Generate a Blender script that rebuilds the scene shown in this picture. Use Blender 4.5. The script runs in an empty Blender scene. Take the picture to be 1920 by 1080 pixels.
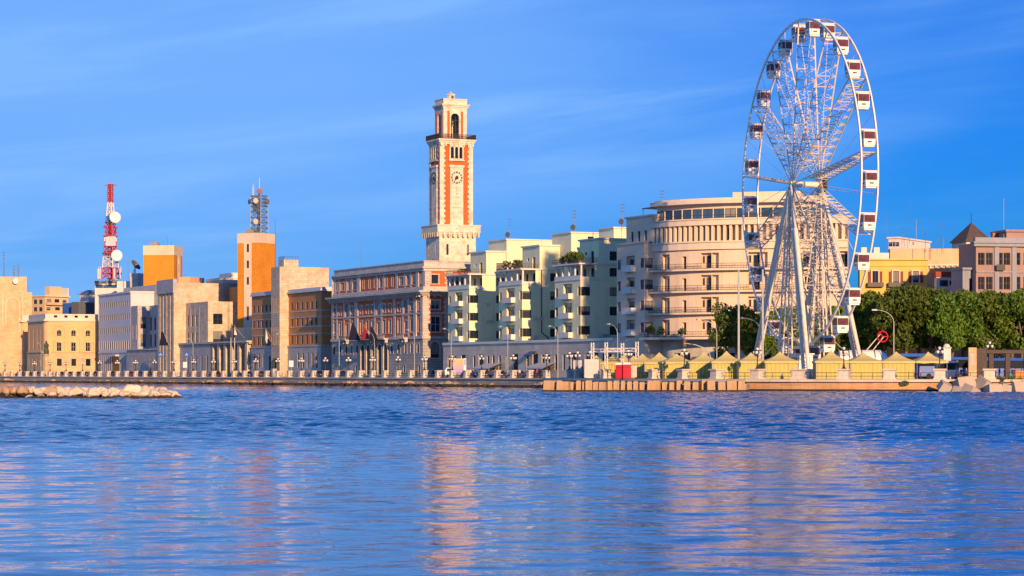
import bpy, bmesh, math, random
import numpy as np
from mathutils import Vector, Matrix
random.seed(7)
rng = np.random.default_rng(7)
scene = bpy.context.scene
C = scene.collection
R = math.radians

# ------------------------------------------------------------------ camera
FOC, CX, HY, EYE = 4400.0, 960.0, 700.0, 2.7      # focal length in photo pixels, centre column, horizon row, eye height
cam_data = bpy.data.cameras.new('camera')
cam = bpy.data.objects.new('camera', cam_data); C.objects.link(cam)
cam.location = (0, 0, EYE); cam.rotation_euler = (R(90), 0, 0)
cam_data.sensor_width = 36.0
cam_data.lens = 36.0 * FOC / 1920.0
cam_data.shift_y = (HY - 540.0) / 1920.0
cam_data.clip_start = 1.0; cam_data.clip_end = 20000.0
scene.camera = cam

# ------------------------------------------------------------------ light
SUN_AZ, SUN_EL = R(18), R(14)                      # azimuth from behind the camera towards the right
world = bpy.data.worlds.new('World'); scene.world = world; world.use_nodes = True
wn, wl = world.node_tree.nodes, world.node_tree.links
wn.clear()
def wnode(t, **k):
    n = wn.new(t)
    for a, b in k.items(): setattr(n, a, b)
    return n
def wmath(op, a, b=None, c=None):
    n = wnode('ShaderNodeMath', operation=op)
    for i, s in enumerate((a, b, c)):
        if s is None: continue
        if isinstance(s, (int, float)): n.inputs[i].default_value = s
        else: wl.new(s, n.inputs[i])
    return n.outputs[0]
def wmix(fac, a, b, mode='MIX'):
    n = wnode('ShaderNodeMix', data_type='RGBA', blend_type=mode)
    if isinstance(fac, (int, float)): n.inputs[0].default_value = fac
    else: wl.new(fac, n.inputs[0])
    for s, i in ((a, 6), (b, 7)):
        if isinstance(s, tuple): n.inputs[i].default_value = s
        else: wl.new(s, n.inputs[i])
    return n.outputs[2]
out = wnode('ShaderNodeOutputWorld')
SKY_TINT, CLOUD_COL = (0.034, 0.265, 0.80, 1), (1.45, 3.1, 6.2, 1)
bg = wnode('ShaderNodeBackground'); bg.inputs['Strength'].default_value = 0.128
sky = wnode('ShaderNodeTexSky', sky_type='NISHITA', sun_disc=False)
sky.sun_elevation = SUN_EL; sky.sun_rotation = math.pi - SUN_AZ
sky.air_density = 1.0; sky.dust_density = 0.2; sky.ozone_density = 3.0; sky.altitude = 0
# thin high cloud sheets, laid out by direction on a far flat layer
geo = wnode('ShaderNodeTexCoord')
sep = wnode('ShaderNodeSeparateXYZ'); wl.new(geo.outputs['Generated'], sep.inputs[0])
X_, Y_, Z_ = sep.outputs
def cloud(sx, sz, seed, rough, detail, dist, tilt):
    a = wmath('ADD', wmath('MULTIPLY', X_, math.cos(tilt)), wmath('MULTIPLY', Z_, math.sin(tilt)))
    b = wmath('SUBTRACT', wmath('MULTIPLY', Z_, math.cos(tilt)), wmath('MULTIPLY', X_, math.sin(tilt)))
    cb = wnode('ShaderNodeCombineXYZ')
    wl.new(wmath('MULTIPLY', a, sx), cb.inputs[0]); wl.new(wmath('MULTIPLY', b, sz), cb.inputs[1])
    wl.new(wmath('MULTIPLY_ADD', Y_, 2.0, seed), cb.inputs[2])
    n = wnode('ShaderNodeTexNoise', noise_dimensions='3D'); wl.new(cb.outputs[0], n.inputs['Vector'])
    n.inputs['Scale'].default_value = 1; n.inputs['Detail'].default_value = detail
    n.inputs['Roughness'].default_value = rough; n.inputs['Distortion'].default_value = dist
    return n.outputs[0]
def ramp(x, lo, hi):
    n = wnode('ShaderNodeMapRange', interpolation_type='SMOOTHSTEP'); wl.new(x, n.inputs[0])
    n.inputs[1].default_value = lo; n.inputs[2].default_value = hi
    return n.outputs[0]
# a thin cloud bank towards the left, drawn out into long streaks
bankf = wmath('SUBTRACT', wmath('SUBTRACT', wmath('MULTIPLY', wmath('MINIMUM', Z_, 0.17), 1.7), X_), wmath('MULTIPLY', wmath('MAXIMUM', wmath('SUBTRACT', Z_, 0.19), 0.0), 1.6))
soft = cloud(2.6, 8.0, 4.2, 0.5, 3, 0.2, 0.13)
streak = cloud(3.5, 30.0, 8.4, 0.6, 6, 0.4, 0.12)
bank = ramp(wmath('ADD', bankf, wmath('ADD', wmath('MULTIPLY', wmath('SUBTRACT', soft, 0.5), 0.9), wmath('MULTIPLY', wmath('SUBTRACT', streak, 0.5), 0.32))), -0.20, 0.32)
wisps = wmath('MULTIPLY', ramp(streak, 0.45, 0.8), wmath('ADD', wmath('MULTIPLY', bank, 0.25), 0.20))
veil = wmath('MINIMUM', wmath('ADD', wmath('MULTIPLY', bank, 0.72), wisps), 0.92)
blue = wmix(1.0, sky.outputs[0], SKY_TINT, 'MULTIPLY')
skyc = wmix(veil, blue, CLOUD_COL)
wl.new(skyc, bg.inputs['Color']); wl.new(bg.outputs[0], out.inputs['Surface'])

sun_data = bpy.data.lights.new('sun', 'SUN'); sun = bpy.data.objects.new('sun', sun_data); C.objects.link(sun)
sun_data.energy = 5.0; sun_data.angle = R(0.6); sun_data.color = (1.0, 0.62, 0.31)
to_sun = Vector((math.sin(SUN_AZ) * math.cos(SUN_EL), -math.cos(SUN_AZ) * math.cos(SUN_EL), math.sin(SUN_EL)))
sun.rotation_euler = to_sun.to_track_quat('Z', 'Y').to_euler(); sun.location = (200, -200, 120)
vs = scene.view_settings
vs.view_transform = 'Standard'; vs.look = 'None'; vs.exposure = 0.35; vs.gamma = 1.0; vs.use_curve_mapping = False
try:
    scene.cycles.use_denoising = True
    scene.cycles.max_bounces = 5; scene.cycles.diffuse_bounces = 2; scene.cycles.glossy_bounces = 3
    scene.cycles.transparent_max_bounces = 6
except Exception: pass

# ------------------------------------------------------------------ materials
def new_mat(name):
    m = bpy.data.materials.new(name); m.use_nodes = True
    nt = m.node_tree; b = nt.nodes['Principled BSDF']
    return m, nt, b
def N(nt, t, **k):
    n = nt.nodes.new(t)
    for a, b in k.items(): setattr(n, a, b)
    return n
def mixc(nt, fac, a, b, mode='MIX'):
    n = N(nt, 'ShaderNodeMix', data_type='RGBA', blend_type=mode)
    for s, i in ((fac, 0), (a, 6), (b, 7)):
        if isinstance(s, (int, float)): n.inputs[i].default_value = s
        elif isinstance(s, tuple): n.inputs[i].default_value = s if len(s) == 4 else (*s, 1)
        else: nt.links.new(s, n.inputs[i])
    return n.outputs[2]
def noise(nt, vec, scale, detail=4, rough=0.6, mul=None):
    if mul:
        mp = N(nt, 'ShaderNodeVectorMath', operation='MULTIPLY'); nt.links.new(vec, mp.inputs[0]); mp.inputs[1].default_value = mul
        vec = mp.outputs[0]
    n = N(nt, 'ShaderNodeTexNoise'); nt.links.new(vec, n.inputs['Vector'])
    n.inputs['Scale'].default_value = scale; n.inputs['Detail'].default_value = detail; n.inputs['Roughness'].default_value = rough
    return n.outputs[0]
def remap(nt, x, a, b, c=0.0, d=1.0):
    n = N(nt, 'ShaderNodeMapRange'); nt.links.new(x, n.inputs[0])
    for i, v in enumerate((a, b, c, d)): n.inputs[i + 1].default_value = v
    return n.outputs[0]
def scl(c, k): return tuple(min(1.0, x * k) for x in c)
def masonry(name, col, rough=0.85, block=None, joint=0.75, stain=0.35, var=0.16, bump=0.25, blotch=None):
    """plaster, stone or brick: colour drift, run-down stains, and (block = course length, height) joints"""
    m, nt, b = new_mat(name)
    tc = N(nt, 'ShaderNodeTexCoord').outputs['Object']
    big = noise(nt, tc, 0.22, 5, 0.6)
    c = mixc(nt, remap(nt, big, 0.3, 0.7), scl(col, 1 - var), scl(col, 1 + var))
    if blotch:
        f = remap(nt, noise(nt, tc, 0.45, 5, 0.62), 0.5, 0.62)
        c = mixc(nt, f, c, blotch)
    h = noise(nt, tc, 3.0, 5, 0.7)
    c = mixc(nt, 0.35, c, mixc(nt, h, scl(col, 0.72), scl(col, 1.2)))
    st = remap(nt, noise(nt, tc, 1.0, 5, 0.65, (1.1, 1.1, 0.12)), 0.52, 0.78)
    sm = N(nt, 'ShaderNodeMath', operation='MULTIPLY'); nt.links.new(st, sm.inputs[0]); sm.inputs[1].default_value = stain
    c = mixc(nt, sm.outputs[0], c, scl(col, 0.42))
    hgt = h
    if block:
        sp = N(nt, 'ShaderNodeSeparateXYZ'); nt.links.new(tc, sp.inputs[0])
        ad = N(nt, 'ShaderNodeMath', operation='ADD'); nt.links.new(sp.outputs[0], ad.inputs[0]); nt.links.new(sp.outputs[1], ad.inputs[1])
        cb = N(nt, 'ShaderNodeCombineXYZ'); nt.links.new(ad.outputs[0], cb.inputs[0]); nt.links.new(sp.outputs[2], cb.inputs[1])
        br = N(nt, 'ShaderNodeTexBrick'); nt.links.new(cb.outputs[0], br.inputs['Vector'])
        br.inputs['Scale'].default_value = 1; br.inputs['Brick Width'].default_value = block[0]; br.inputs['Row Height'].default_value = block[1]
        br.inputs['Mortar Size'].default_value = block[1] * 0.06; br.inputs['Mortar Smooth'].default_value = 0.3
        br.inputs['Color1'].default_value = (1.06, 1.06, 1.06, 1); br.inputs['Color2'].default_value = (0.86, 0.84, 0.82, 1)
        br.inputs['Mortar'].default_value = (joint, joint, joint, 1)
        c = mixc(nt, 1.0, c, br.outputs['Color'], 'MULTIPLY')
    nt.links.new(c, b.inputs['Base Color'])
    b.inputs['Roughness'].default_value = rough
    if bump:
        bp = N(nt, 'ShaderNodeBump'); bp.inputs['Strength'].default_value = bump; bp.inputs['Distance'].default_value = 0.05
        nt.links.new(hgt, bp.inputs['Height']); nt.links.new(bp.outputs[0], b.inputs['Normal'])
    return m
def paint(name, col, rough=0.45, metal=0.0, dirt=0.2):
    m, nt, b = new_mat(name)
    tc = N(nt, 'ShaderNodeTexCoord').outputs['Object']
    c = mixc(nt, remap(nt, noise(nt, tc, 1.7, 5, 0.65), 0.35, 0.75), col, scl(col, 1 - dirt))
    nt.links.new(c, b.inputs['Base Color'])
    b.inputs['Roughness'].default_value = rough; b.inputs['Metallic'].default_value = metal
    return m
def tinted(name, rough=0.5, dirt=0.12, metal=0.0):
    """colour comes from each object's own colour"""
    m, nt, b = new_mat(name)
    oi = N(nt, 'ShaderNodeObjectInfo'); tc = N(nt, 'ShaderNodeTexCoord').outputs['Object']
    g = remap(nt, noise(nt, tc, 4.0, 4, 0.6), 0.3, 0.7, 1 - dirt, 1 + dirt)
    c = mixc(nt, 1.0, oi.outputs['Color'], g, 'MULTIPLY')
    nt.links.new(c, b.inputs['Base Color']); b.inputs['Roughness'].default_value = rough; b.inputs['Metallic'].default_value = metal
    return m
def glass_mat(name, dark=(0.012, 0.018, 0.03), curtain=(0.24, 0.23, 0.2), share=0.3, rough=0.08, spec=0.25):
    m, nt, b = new_mat(name)
    oi = N(nt, 'ShaderNodeObjectInfo'); tc = N(nt, 'ShaderNodeTexCoord').outputs['Object']
    f = remap(nt, oi.outputs['Random'], 1 - share, 1 - share + 0.02)
    sp = N(nt, 'ShaderNodeSeparateXYZ'); nt.links.new(tc, sp.inputs[0])
    ad = N(nt, 'ShaderNodeMath', operation='MULTIPLY'); nt.links.new(f, ad.inputs[0])
    gt = N(nt, 'ShaderNodeMath', operation='GREATER_THAN'); nt.links.new(sp.outputs[2], gt.inputs[0])
    rr = remap(nt, oi.outputs['Random'], 1 - share, 1.0, 0.1, 1.6); nt.links.new(rr, gt.inputs[1]); nt.links.new(gt.outputs[0], ad.inputs[1])
    c = mixc(nt, ad.outputs[0], mixc(nt, oi.outputs['Random'], dark, scl(dark, 2.4)), curtain)
    nt.links.new(c, b.inputs['Base Color']); b.inputs['Roughness'].default_value = rough
    b.inputs['Specular IOR Level'].default_value = spec
    return m
M = {}
M['tower_stone'] = masonry('tower_stone', (0.78, 0.70, 0.56), block=(1.3, 0.55), joint=0.8, stain=0.22, blotch=(0.62, 0.44, 0.26))
M['palace_stone'] = masonry('palace_stone', (0.56, 0.52, 0.47), block=(1.4, 0.6), joint=0.7, stain=0.5)
M['palace_rustic'] = masonry('palace_rustic', (0.42, 0.40, 0.37), block=(1.5, 0.75), joint=0.45, stain=0.6, bump=0.5)
M['palace_brick'] = masonry('palace_brick', (0.64, 0.135, 0.032), block=(0.5, 0.16), joint=0.8, stain=0.35)
M['tower_brick'] = masonry('tower_brick', (0.64, 0.13, 0.028), block=(0.5, 0.16), joint=0.8, stain=0.2)
M['brown_brick'] = masonry('brown_brick', (0.62, 0.27, 0.095), block=(0.6, 0.2), joint=0.85, stain=0.3)
M['orange_brick'] = masonry('orange_brick', (0.70, 0.27, 0.02), block=(0.6, 0.2), joint=0.88, stain=0.12)
M['rose_stone'] = masonry('rose_stone', (0.66, 0.53, 0.39), block=(1.6, 0.7), joint=0.68, stain=0.4, blotch=(0.56, 0.38, 0.24))
M['grey_stone'] = masonry('grey_stone', (0.47, 0.45, 0.44), block=(1.6, 0.7), joint=0.75, stain=0.45)
M['cap_stone'] = masonry('cap_stone', (0.72, 0.58, 0.42), stain=0.2)
M['tan_stone'] = masonry('tan_stone', (0.66, 0.46, 0.26), stain=0.25, block=(1.5, 0.7), joint=0.85)
M['ochre_plaster'] = masonry('ochre_plaster', (0.76, 0.46, 0.22), stain=0.2)
M['pale_stone'] = masonry('pale_stone', (0.68, 0.60, 0.50), stain=0.3)
M['office_white'] = masonry('office_white', (0.60, 0.60, 0.62), stain=0.2, var=0.08)
M['flat_plaster'] = masonry('flat_plaster', (0.86, 0.80, 0.50), stain=0.34, var=0.10)
M['flat_white'] = masonry('flat_white', (0.70, 0.69, 0.62), stain=0.38, var=0.08)
M['flat_base'] = masonry('flat_base', (0.62, 0.57, 0.48), stain=0.35, block=(2.0, 1.0), joint=0.82)
M['hotel_plaster'] = masonry('hotel_plaster', (0.78, 0.60, 0.43), stain=0.28, var=0.07)
M['hotel_trim'] = masonry('hotel_trim', (0.76, 0.62, 0.46), stain=0.2, var=0.07)
M['yellow_plaster'] = masonry('yellow_plaster', (0.70, 0.50, 0.14), stain=0.25)
M['peach_plaster'] = masonry('peach_plaster', (0.66, 0.47, 0.27), stain=0.3)
M['white_plaster'] = masonry('white_plaster', (0.74, 0.70, 0.64), stain=0.3)
M['mauve_stone'] = masonry('mauve_stone', (0.36, 0.24, 0.21), stain=0.4)
M['slate_stone'] = masonry('slate_stone', (0.30, 0.31, 0.36), stain=0.4)
M['slate_roof'] = masonry('slate_roof', (0.10, 0.075, 0.07), block=(0.8, 0.4), joint=0.6, stain=0.3)
M['red_roof'] = masonry('red_roof', (0.32, 0.07, 0.05), stain=0.3)
M['roof_felt'] = masonry('roof_felt', (0.30, 0.28, 0.26), stain=0.4)
M['quay_stone'] = masonry('quay_stone', (0.40, 0.35, 0.29), block=(1.8, 0.8), joint=0.55, stain=0.55, bump=0.6)
M['pillar_stone'] = masonry('pillar_stone', (0.62, 0.55, 0.46), stain=0.4, block=(1.4, 0.6), joint=0.8)
M['pier_brick'] = masonry('pier_brick', (0.60, 0.34, 0.17), block=(1.1, 0.28), joint=0.5, stain=0.4, bump=0.6)
M['weed_stone'] = masonry('weed_stone', (0.035, 0.028, 0.018), stain=0.5, bump=0.8)
M['block_stone'] = masonry('block_stone', (0.50, 0.33, 0.19), stain=0.45, bump=0.7, blotch=(0.42, 0.27, 0.14))
M['concrete'] = masonry('concrete', (0.44, 0.37, 0.29), stain=0.4, bump=0.5)
M['asphalt'] = masonry('asphalt', (0.055, 0.055, 0.058), rough=0.95, stain=0.2)
M['pavement'] = masonry('pavement', (0.30, 0.27, 0.24), stain=0.3, block=(0.8, 0.8))
M['ground'] = masonry('ground', (0.16, 0.15, 0.13), stain=0.2)
M['frame_white'] = paint('frame_white', (0.62, 0.60, 0.56))
M['frame_dark'] = paint('frame_dark', (0.06, 0.055, 0.05))
M['frame_green'] = paint('frame_green', (0.05, 0.075, 0.06))
M['frame_blue'] = paint('frame_blue', (0.05, 0.08, 0.16))
M['shutter'] = paint('shutter', (0.22, 0.05, 0.03), rough=0.7)
M['blind_brown'] = paint('blind_brown', (0.20, 0.13, 0.08), rough=0.8)
M['glass'] = glass_mat('glass', share=0.42)
M['glass_plain'] = glass_mat('glass_plain', dark=(0.010, 0.013, 0.02), share=0.02, rough=0.2, spec=0.06)
M['glass_blue'] = glass_mat('glass_blue', dark=(0.02, 0.05, 0.10), share=0.15, rough=0.04)
M['iron'] = paint('iron', (0.022, 0.020, 0.020), rough=0.5, dirt=0.4)
M['rail_iron'] = paint('rail_iron', (0.05, 0.042, 0.038), rough=0.55)
M['steel'] = paint('steel', (0.42, 0.44, 0.46), rough=0.35, metal=0.5)
M['wheel_white'] = paint('wheel_white', (0.88, 0.83, 0.74), rough=0.4, dirt=0.12)
M['wheel_bone'] = paint('wheel_bone', (0.84, 0.75, 0.60), rough=0.45, dirt=0.25)
M['gondola_white'] = paint('gondola_white', (0.84, 0.82, 0.78), rough=0.3, dirt=0.1)
M['gondola_glass'] = paint('gondola_glass', (0.16, 0.045, 0.035), rough=0.15, dirt=0.5)
M['mast_red'] = paint('mast_red', (0.50, 0.035, 0.025), rough=0.5)
M['mast_white'] = paint('mast_white', (0.74, 0.70, 0.66), rough=0.5)
M['mast_blue'] = paint('mast_blue', (0.05, 0.12, 0.30), rough=0.5)
M['mast_grey'] = paint('mast_grey', (0.20, 0.22, 0.22), rough=0.5, metal=0.2)
M['dish_white'] = paint('dish_white', (0.82, 0.80, 0.78), rough=0.4, dirt=0.08)
M['dish_grey'] = paint('dish_grey', (0.12, 0.12, 0.13), rough=0.5)
M['tent'] = masonry('tent', (0.58, 0.50, 0.20), rough=0.8, stain=0.15, var=0.1, bump=0.1)
M['tent_wall'] = masonry('tent_wall', (0.52, 0.45, 0.13), rough=0.8, stain=0.3, var=0.1, bump=0.1)
M['lamp_glass'] = paint('lamp_glass', (0.80, 0.78, 0.72), rough=0.15, dirt=0.1)
M['pole_grey'] = paint('pole_grey', (0.48, 0.48, 0.47), rough=0.4, dirt=0.2)
M['red_plastic'] = paint('red_plastic', (0.55, 0.012, 0.03), rough=0.35)
M['blue_paint'] = paint('blue_paint', (0.03, 0.13, 0.50), rough=0.4)
M['navy'] = paint('navy', (0.012, 0.014, 0.045), rough=0.8)
M['flag_green'] = paint('flag_green', (0.02, 0.16, 0.04), rough=0.8)
M['flag_white'] = paint('flag_white', (0.7, 0.7, 0.7), rough=0.8)
M['flag_red'] = paint('flag_red', (0.45, 0.02, 0.02), rough=0.8)
M['awning'] = paint('awning', (0.50, 0.50, 0.52), rough=0.8)
M['awning_blue'] = paint('awning_blue', (0.05, 0.10, 0.26), rough=0.8)
M['tyre'] = paint('tyre', (0.02, 0.02, 0.02), rough=0.9)
M['chrome'] = paint('chrome', (0.5, 0.5, 0.5), rough=0.25, metal=0.8)
M['headlight'] = paint('headlight', (0.75, 0.75, 0.72), rough=0.1)
M['tail_light'] = paint('tail_light', (0.4, 0.01, 0.01), rough=0.2)
M['car_paint'] = tinted('car_paint', 0.25, 0.05, 0.2)
M['cloth'] = tinted('cloth', 0.85, 0.2)
M['skin'] = paint('skin', (0.50, 0.29, 0.19), rough=0.6)
M['trousers'] = paint('trousers', (0.03, 0.035, 0.06), rough=0.9)
M['hair'] = paint('hair', (0.03, 0.02, 0.015), rough=0.7)
M['bark'] = masonry('bark', (0.17, 0.12, 0.085), rough=0.95, stain=0.5, bump=0.8)
M['terracotta'] = paint('terracotta', (0.45, 0.17, 0.08), rough=0.8)
M['bell'] = paint('bell', (0.06, 0.08, 0.055), rough=0.4, metal=0.6)
M['clock_green'] = paint('clock_green', (0.05, 0.085, 0.03), rough=0.5)
M['orange_panel'] = paint('orange_panel', (0.75, 0.25, 0.04), rough=0.6)

def leaf_mat(name, a, b_):
    m, nt, b = new_mat(name)
    g = N(nt, 'ShaderNodeNewGeometry'); tc = N(nt, 'ShaderNodeTexCoord').outputs['Object']
    c = mixc(nt, g.outputs['Random Per Island'], a, b_)
    c = mixc(nt, remap(nt, noise(nt, tc, 0.5, 3, 0.6), 0.35, 0.7), c, scl(b_, 0.8))
    oi = N(nt, 'ShaderNodeObjectInfo')
    hs = N(nt, 'ShaderNodeHueSaturation'); nt.links.new(c, hs.inputs['Color'])
    nt.links.new(remap(nt, oi.outputs['Random'], 0, 1, 0.48, 0.52), hs.inputs['Hue'])
    nt.links.new(remap(nt, oi.outputs['Random'], 0, 1, 0.6, 1.35), hs.inputs['Value'])
    nt.links.new(hs.outputs[0], b.inputs['Base Color']); b.inputs['Roughness'].default_value = 0.6
    tr = N(nt, 'ShaderNodeBsdfTranslucent'); nt.links.new(hs.outputs[0], tr.inputs['Color'])
    mx = N(nt, 'ShaderNodeMixShader'); mx.inputs[0].default_value = 0.25
    nt.links.new(b.outputs[0], mx.inputs[1]); nt.links.new(tr.outputs[0], mx.inputs[2])
    nt.links.new(mx.outputs[0], nt.nodes['Material Output'].inputs['Surface'])
    return m
M['leaf'] = leaf_mat('leaf', (0.035, 0.10, 0.008), (0.15, 0.23, 0.016))
M['leaf_dry'] = leaf_mat('leaf_dry', (0.10, 0.07, 0.02), (0.10, 0.13, 0.03))
def water_mat():
    m, nt, b = new_mat('water')
    pos = N(nt, 'ShaderNodeNewGeometry').outputs['Position']
    b.inputs['Base Color'].default_value = (0.001, 0.085, 0.33, 1)
    b.inputs['Roughness'].default_value = 0.01; b.inputs['IOR'].default_value = 1.333
    # small ripples on top of the modelled waves, stronger in the wind-ruffled stretch
    at = N(nt, 'ShaderNodeAttribute', attribute_name='ruffle')
    n2 = noise(nt, pos, 1.0, 3, 0.6, (3.2, 4.6, 0)); n1 = noise(nt, pos, 1.0, 2, 0.55, (1.2, 2.0, 0))
    a = N(nt, 'ShaderNodeMath', operation='MULTIPLY_ADD'); nt.links.new(n2, a.inputs[0]); a.inputs[1].default_value = 0.45; nt.links.new(n1, a.inputs[2])
    bp = N(nt, 'ShaderNodeBump'); nt.links.new(a.outputs[0], bp.inputs['Height']); bp.inputs['Distance'].default_value = 0.06
    nt.links.new(remap(nt, at.outputs['Fac'], 0, 1, 0.05, 1.2), bp.inputs['Strength'])
    nt.links.new(bp.outputs[0], b.inputs['Normal'])
    return m
M['water'] = water_mat()

# ------------------------------------------------------------------ mesh helpers
def link(o, parent=None):
    C.objects.link(o)
    if parent is not None: o.parent = parent
    return o
class MB:
    """collects shapes; build() links them as one mesh object"""
    def __init__(s, off=(0, 0, 0)): s.v = []; s.f = []; s.off = off
    def add(s, vs_, fs):
        n = len(s.v); s.v.extend(vs_); s.f.extend([tuple(i + n for i in f) for f in fs])
    def quad(s, *p): s.add(list(p), [tuple(range(len(p)))])
    def box(s, x0, x1, y0, y1, z0, z1):
        s.add([(x0, y0, z0), (x1, y0, z0), (x1, y1, z0), (x0, y1, z0), (x0, y0, z1), (x1, y0, z1), (x1, y1, z1), (x0, y1, z1)],
              [(0, 3, 2, 1), (4, 5, 6, 7), (0, 1, 5, 4), (1, 2, 6, 5), (2, 3, 7, 6), (3, 0, 4, 7)])
    def frustum(s, x0, x1, y0, y1, z0, z1, inset):
        i = inset
        s.add([(x0, y0, z0), (x1, y0, z0), (x1, y1, z0), (x0, y1, z0), (x0 + i, y0 + i, z1), (x1 - i, y0 + i, z1), (x1 - i, y1 - i, z1), (x0 + i, y1 - i, z1)],
              [(0, 3, 2, 1), (4, 5, 6, 7), (0, 1, 5, 4), (1, 2, 6, 5), (2, 3, 7, 6), (3, 0, 4, 7)])
    def tube(s, p, q, r, n=6, r2=None, caps=True):
        p, q = Vector(p), Vector(q); d = (q - p)
        if d.length < 1e-6: return
        d.normalize(); a = d.orthogonal().normalized(); b = d.cross(a); r2 = r if r2 is None else r2
        vs_ = []
        for c, rr in ((p, r), (q, r2)):
            for k in range(n):
                t = 2 * math.pi * (k + 0.5) / n; vs_.append(tuple(c + (a * math.cos(t) + b * math.sin(t)) * rr))
        fs = [(k, (k + 1) % n, n + (k + 1) % n, n + k) for k in range(n)]
        if caps: fs += [tuple(range(n - 1, -1, -1)), tuple(range(n, 2 * n))]
        s.add(vs_, fs)
    def path(s, pts, r, n=6, r2=None):
        for i in range(len(pts) - 1):
            if r2 is None: a = b = r
            else:
                a = r + (r2 - r) * i / (len(pts) - 1); b = r + (r2 - r) * (i + 1) / (len(pts) - 1)
            s.tube(pts[i], pts[i + 1], a, n, b)
    def lathe(s, prof, cx=0, cy=0, n=12, z0=0):
        vs_, fs = [], []
        for r, z in prof:
            for k in range(n):
                t = 2 * math.pi * k / n; vs_.append((cx + r * math.cos(t), cy + r * math.sin(t), z0 + z))
        for i in range(len(prof) - 1):
            for k in range(n): fs.append((i * n + k, i * n + (k + 1) % n, (i + 1) * n + (k + 1) % n, (i + 1) * n + k))
        fs.append(tuple(range(n - 1, -1, -1))); fs.append(tuple((len(prof) - 1) * n + k for k in range(n)))
        s.add(vs_, fs)
    def prism(s, poly, z0, z1):
        n = len(poly)
        s.add([(x, y, z0) for x, y in poly] + [(x, y, z1) for x, y in poly],
              [tuple(range(n - 1, -1, -1)), tuple(range(n, 2 * n))] + [(k, (k + 1) % n, n + (k + 1) % n, n + k) for k in range(n)])
    def slab(s, line, depth, z0, z1, start=0.0):
        """horizontal slab that follows an open line of points, from start to depth outward (to the right of travel is outward)"""
        o = offset_line(line, depth); i = offset_line(line, start)
        for k in range(len(line) - 1):
            a, b, c, d = i[k], i[k + 1], o[k + 1], o[k]
            s.add([(*a, z0), (*b, z0), (*c, z0), (*d, z0), (*a, z1), (*b, z1), (*c, z1), (*d, z1)],
                  [(0, 1, 2, 3), (7, 6, 5, 4), (3, 2, 6, 7), (0, 4, 5, 1)] + ([(0, 3, 7, 4)] if k == 0 else []) + ([(1, 5, 6, 2)] if k == len(line) - 2 else []))
    def wall(s, o, d, w, z0, z1, openings=(), depth=0.3):
        """upright wall from point o along unit direction d, seen with d pointing right; openings = (a0, a1, z0, z1, arched)"""
        inw = (-d[1], d[0])
        def P(a, z, t=0.0): return (o[0] + d[0] * a + inw[0] * t, o[1] + d[1] * a + inw[1] * t, z)
        ops = [(max(p[0], 0), min(p[1], w), max(p[2], z0), min(p[3], z1), bool(p[4]) if len(p) > 4 else False) for p in openings]
        ops = [p for p in ops if p[1] > p[0] and p[3] > p[2]]
        xs = sorted({0.0, w, *[p[0] for p in ops], *[p[1] for p in ops]})
        for i in range(len(xs) - 1):
            a, b = xs[i], xs[i + 1]
            if b - a < 1e-6: continue
            mid = (a + b) / 2
            col = sorted([(p[2], p[3]) for p in ops if p[0] < mid < p[1]])
            z = z0
            for c0, c1 in col:
                if c0 > z + 1e-6: s.quad(P(a, z), P(b, z), P(b, c0), P(a, c0))
                z = max(z, c1)
            if z1 > z + 1e-6: s.quad(P(a, z), P(b, z), P(b, z1), P(a, z1))
        for a0, a1, c0, c1, arch in ops:
            if not arch:
                s.quad(P(a0, c0), P(a0, c1), P(a0, c1, depth), P(a0, c0, depth))
                s.quad(P(a1, c0), P(a1, c0, depth), P(a1, c1, depth), P(a1, c1))
                s.quad(P(a0, c1), P(a1, c1), P(a1, c1, depth), P(a0, c1, depth))
                s.quad(P(a0, c0), P(a0, c0, depth), P(a1, c0, depth), P(a1, c0))
            else:
                r = (a1 - a0) / 2; cm = (a0 + a1) / 2; zs = max(c0, c1 - r); ry = c1 - zs
                arc = [(cm - r * math.cos(math.pi * k / 10), zs + ry * math.sin(math.pi * k / 10)) for k in range(11)]
                for side in (0, 1):
                    cx_ = a0 if side == 0 else a1
                    seg = arc[:6] if side == 0 else arc[5:]
                    for k in range(len(seg) - 1): s.quad(P(cx_, c1), P(*seg[k]), P(*seg[k + 1]))
                for k in range(10): s.quad(P(*arc[k]), P(*arc[k + 1]), P(*arc[k + 1], depth), P(*arc[k], depth))
                s.quad(P(a0, c0), P(a0, zs), P(a0, zs, depth), P(a0, c0, depth))
                s.quad(P(a1, c0), P(a1, c0, depth), P(a1, zs, depth), P(a1, zs))
                s.quad(P(a0, c0), P(a0, c0, depth), P(a1, c0, depth), P(a1, c0))
    def mesh(s, name, mats, smooth=False):
        me = bpy.data.meshes.new(name)
        ox, oy, oz = s.off
        me.from_pydata([(x - ox, y - oy, z - oz) for x, y, z in s.v], [], s.f)
        bm = bmesh.new(); bm.from_mesh(me); bmesh.ops.recalc_face_normals(bm, faces=bm.faces); bm.to_mesh(me); bm.free()
        for m in (mats if isinstance(mats, (list, tuple)) else [mats]): me.materials.append(m)
        if smooth: me.polygons.foreach_set('use_smooth', [True] * len(me.polygons))
        return me
    def build(s, name, mat, parent=None, smooth=False, loc=None):
        o = bpy.data.objects.new(name, s.mesh(name, mat if not isinstance(mat, str) else M[mat], smooth))
        link(o, parent)
        if loc is not None: o.location = loc
        return o
def offset_line(line, t):
    """moves an open line sideways by t (right-hand side of travel is positive)"""
    n = len(line); out_ = []
    for i in range(n):
        a = line[max(i - 1, 0)]; b = line[min(i + 1, n - 1)]
        dx, dy = b[0] - a[0], b[1] - a[1]; l = math.hypot(dx, dy) or 1
        out_.append((line[i][0] + dy / l * t, line[i][1] - dx / l * t))
    return out_
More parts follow.
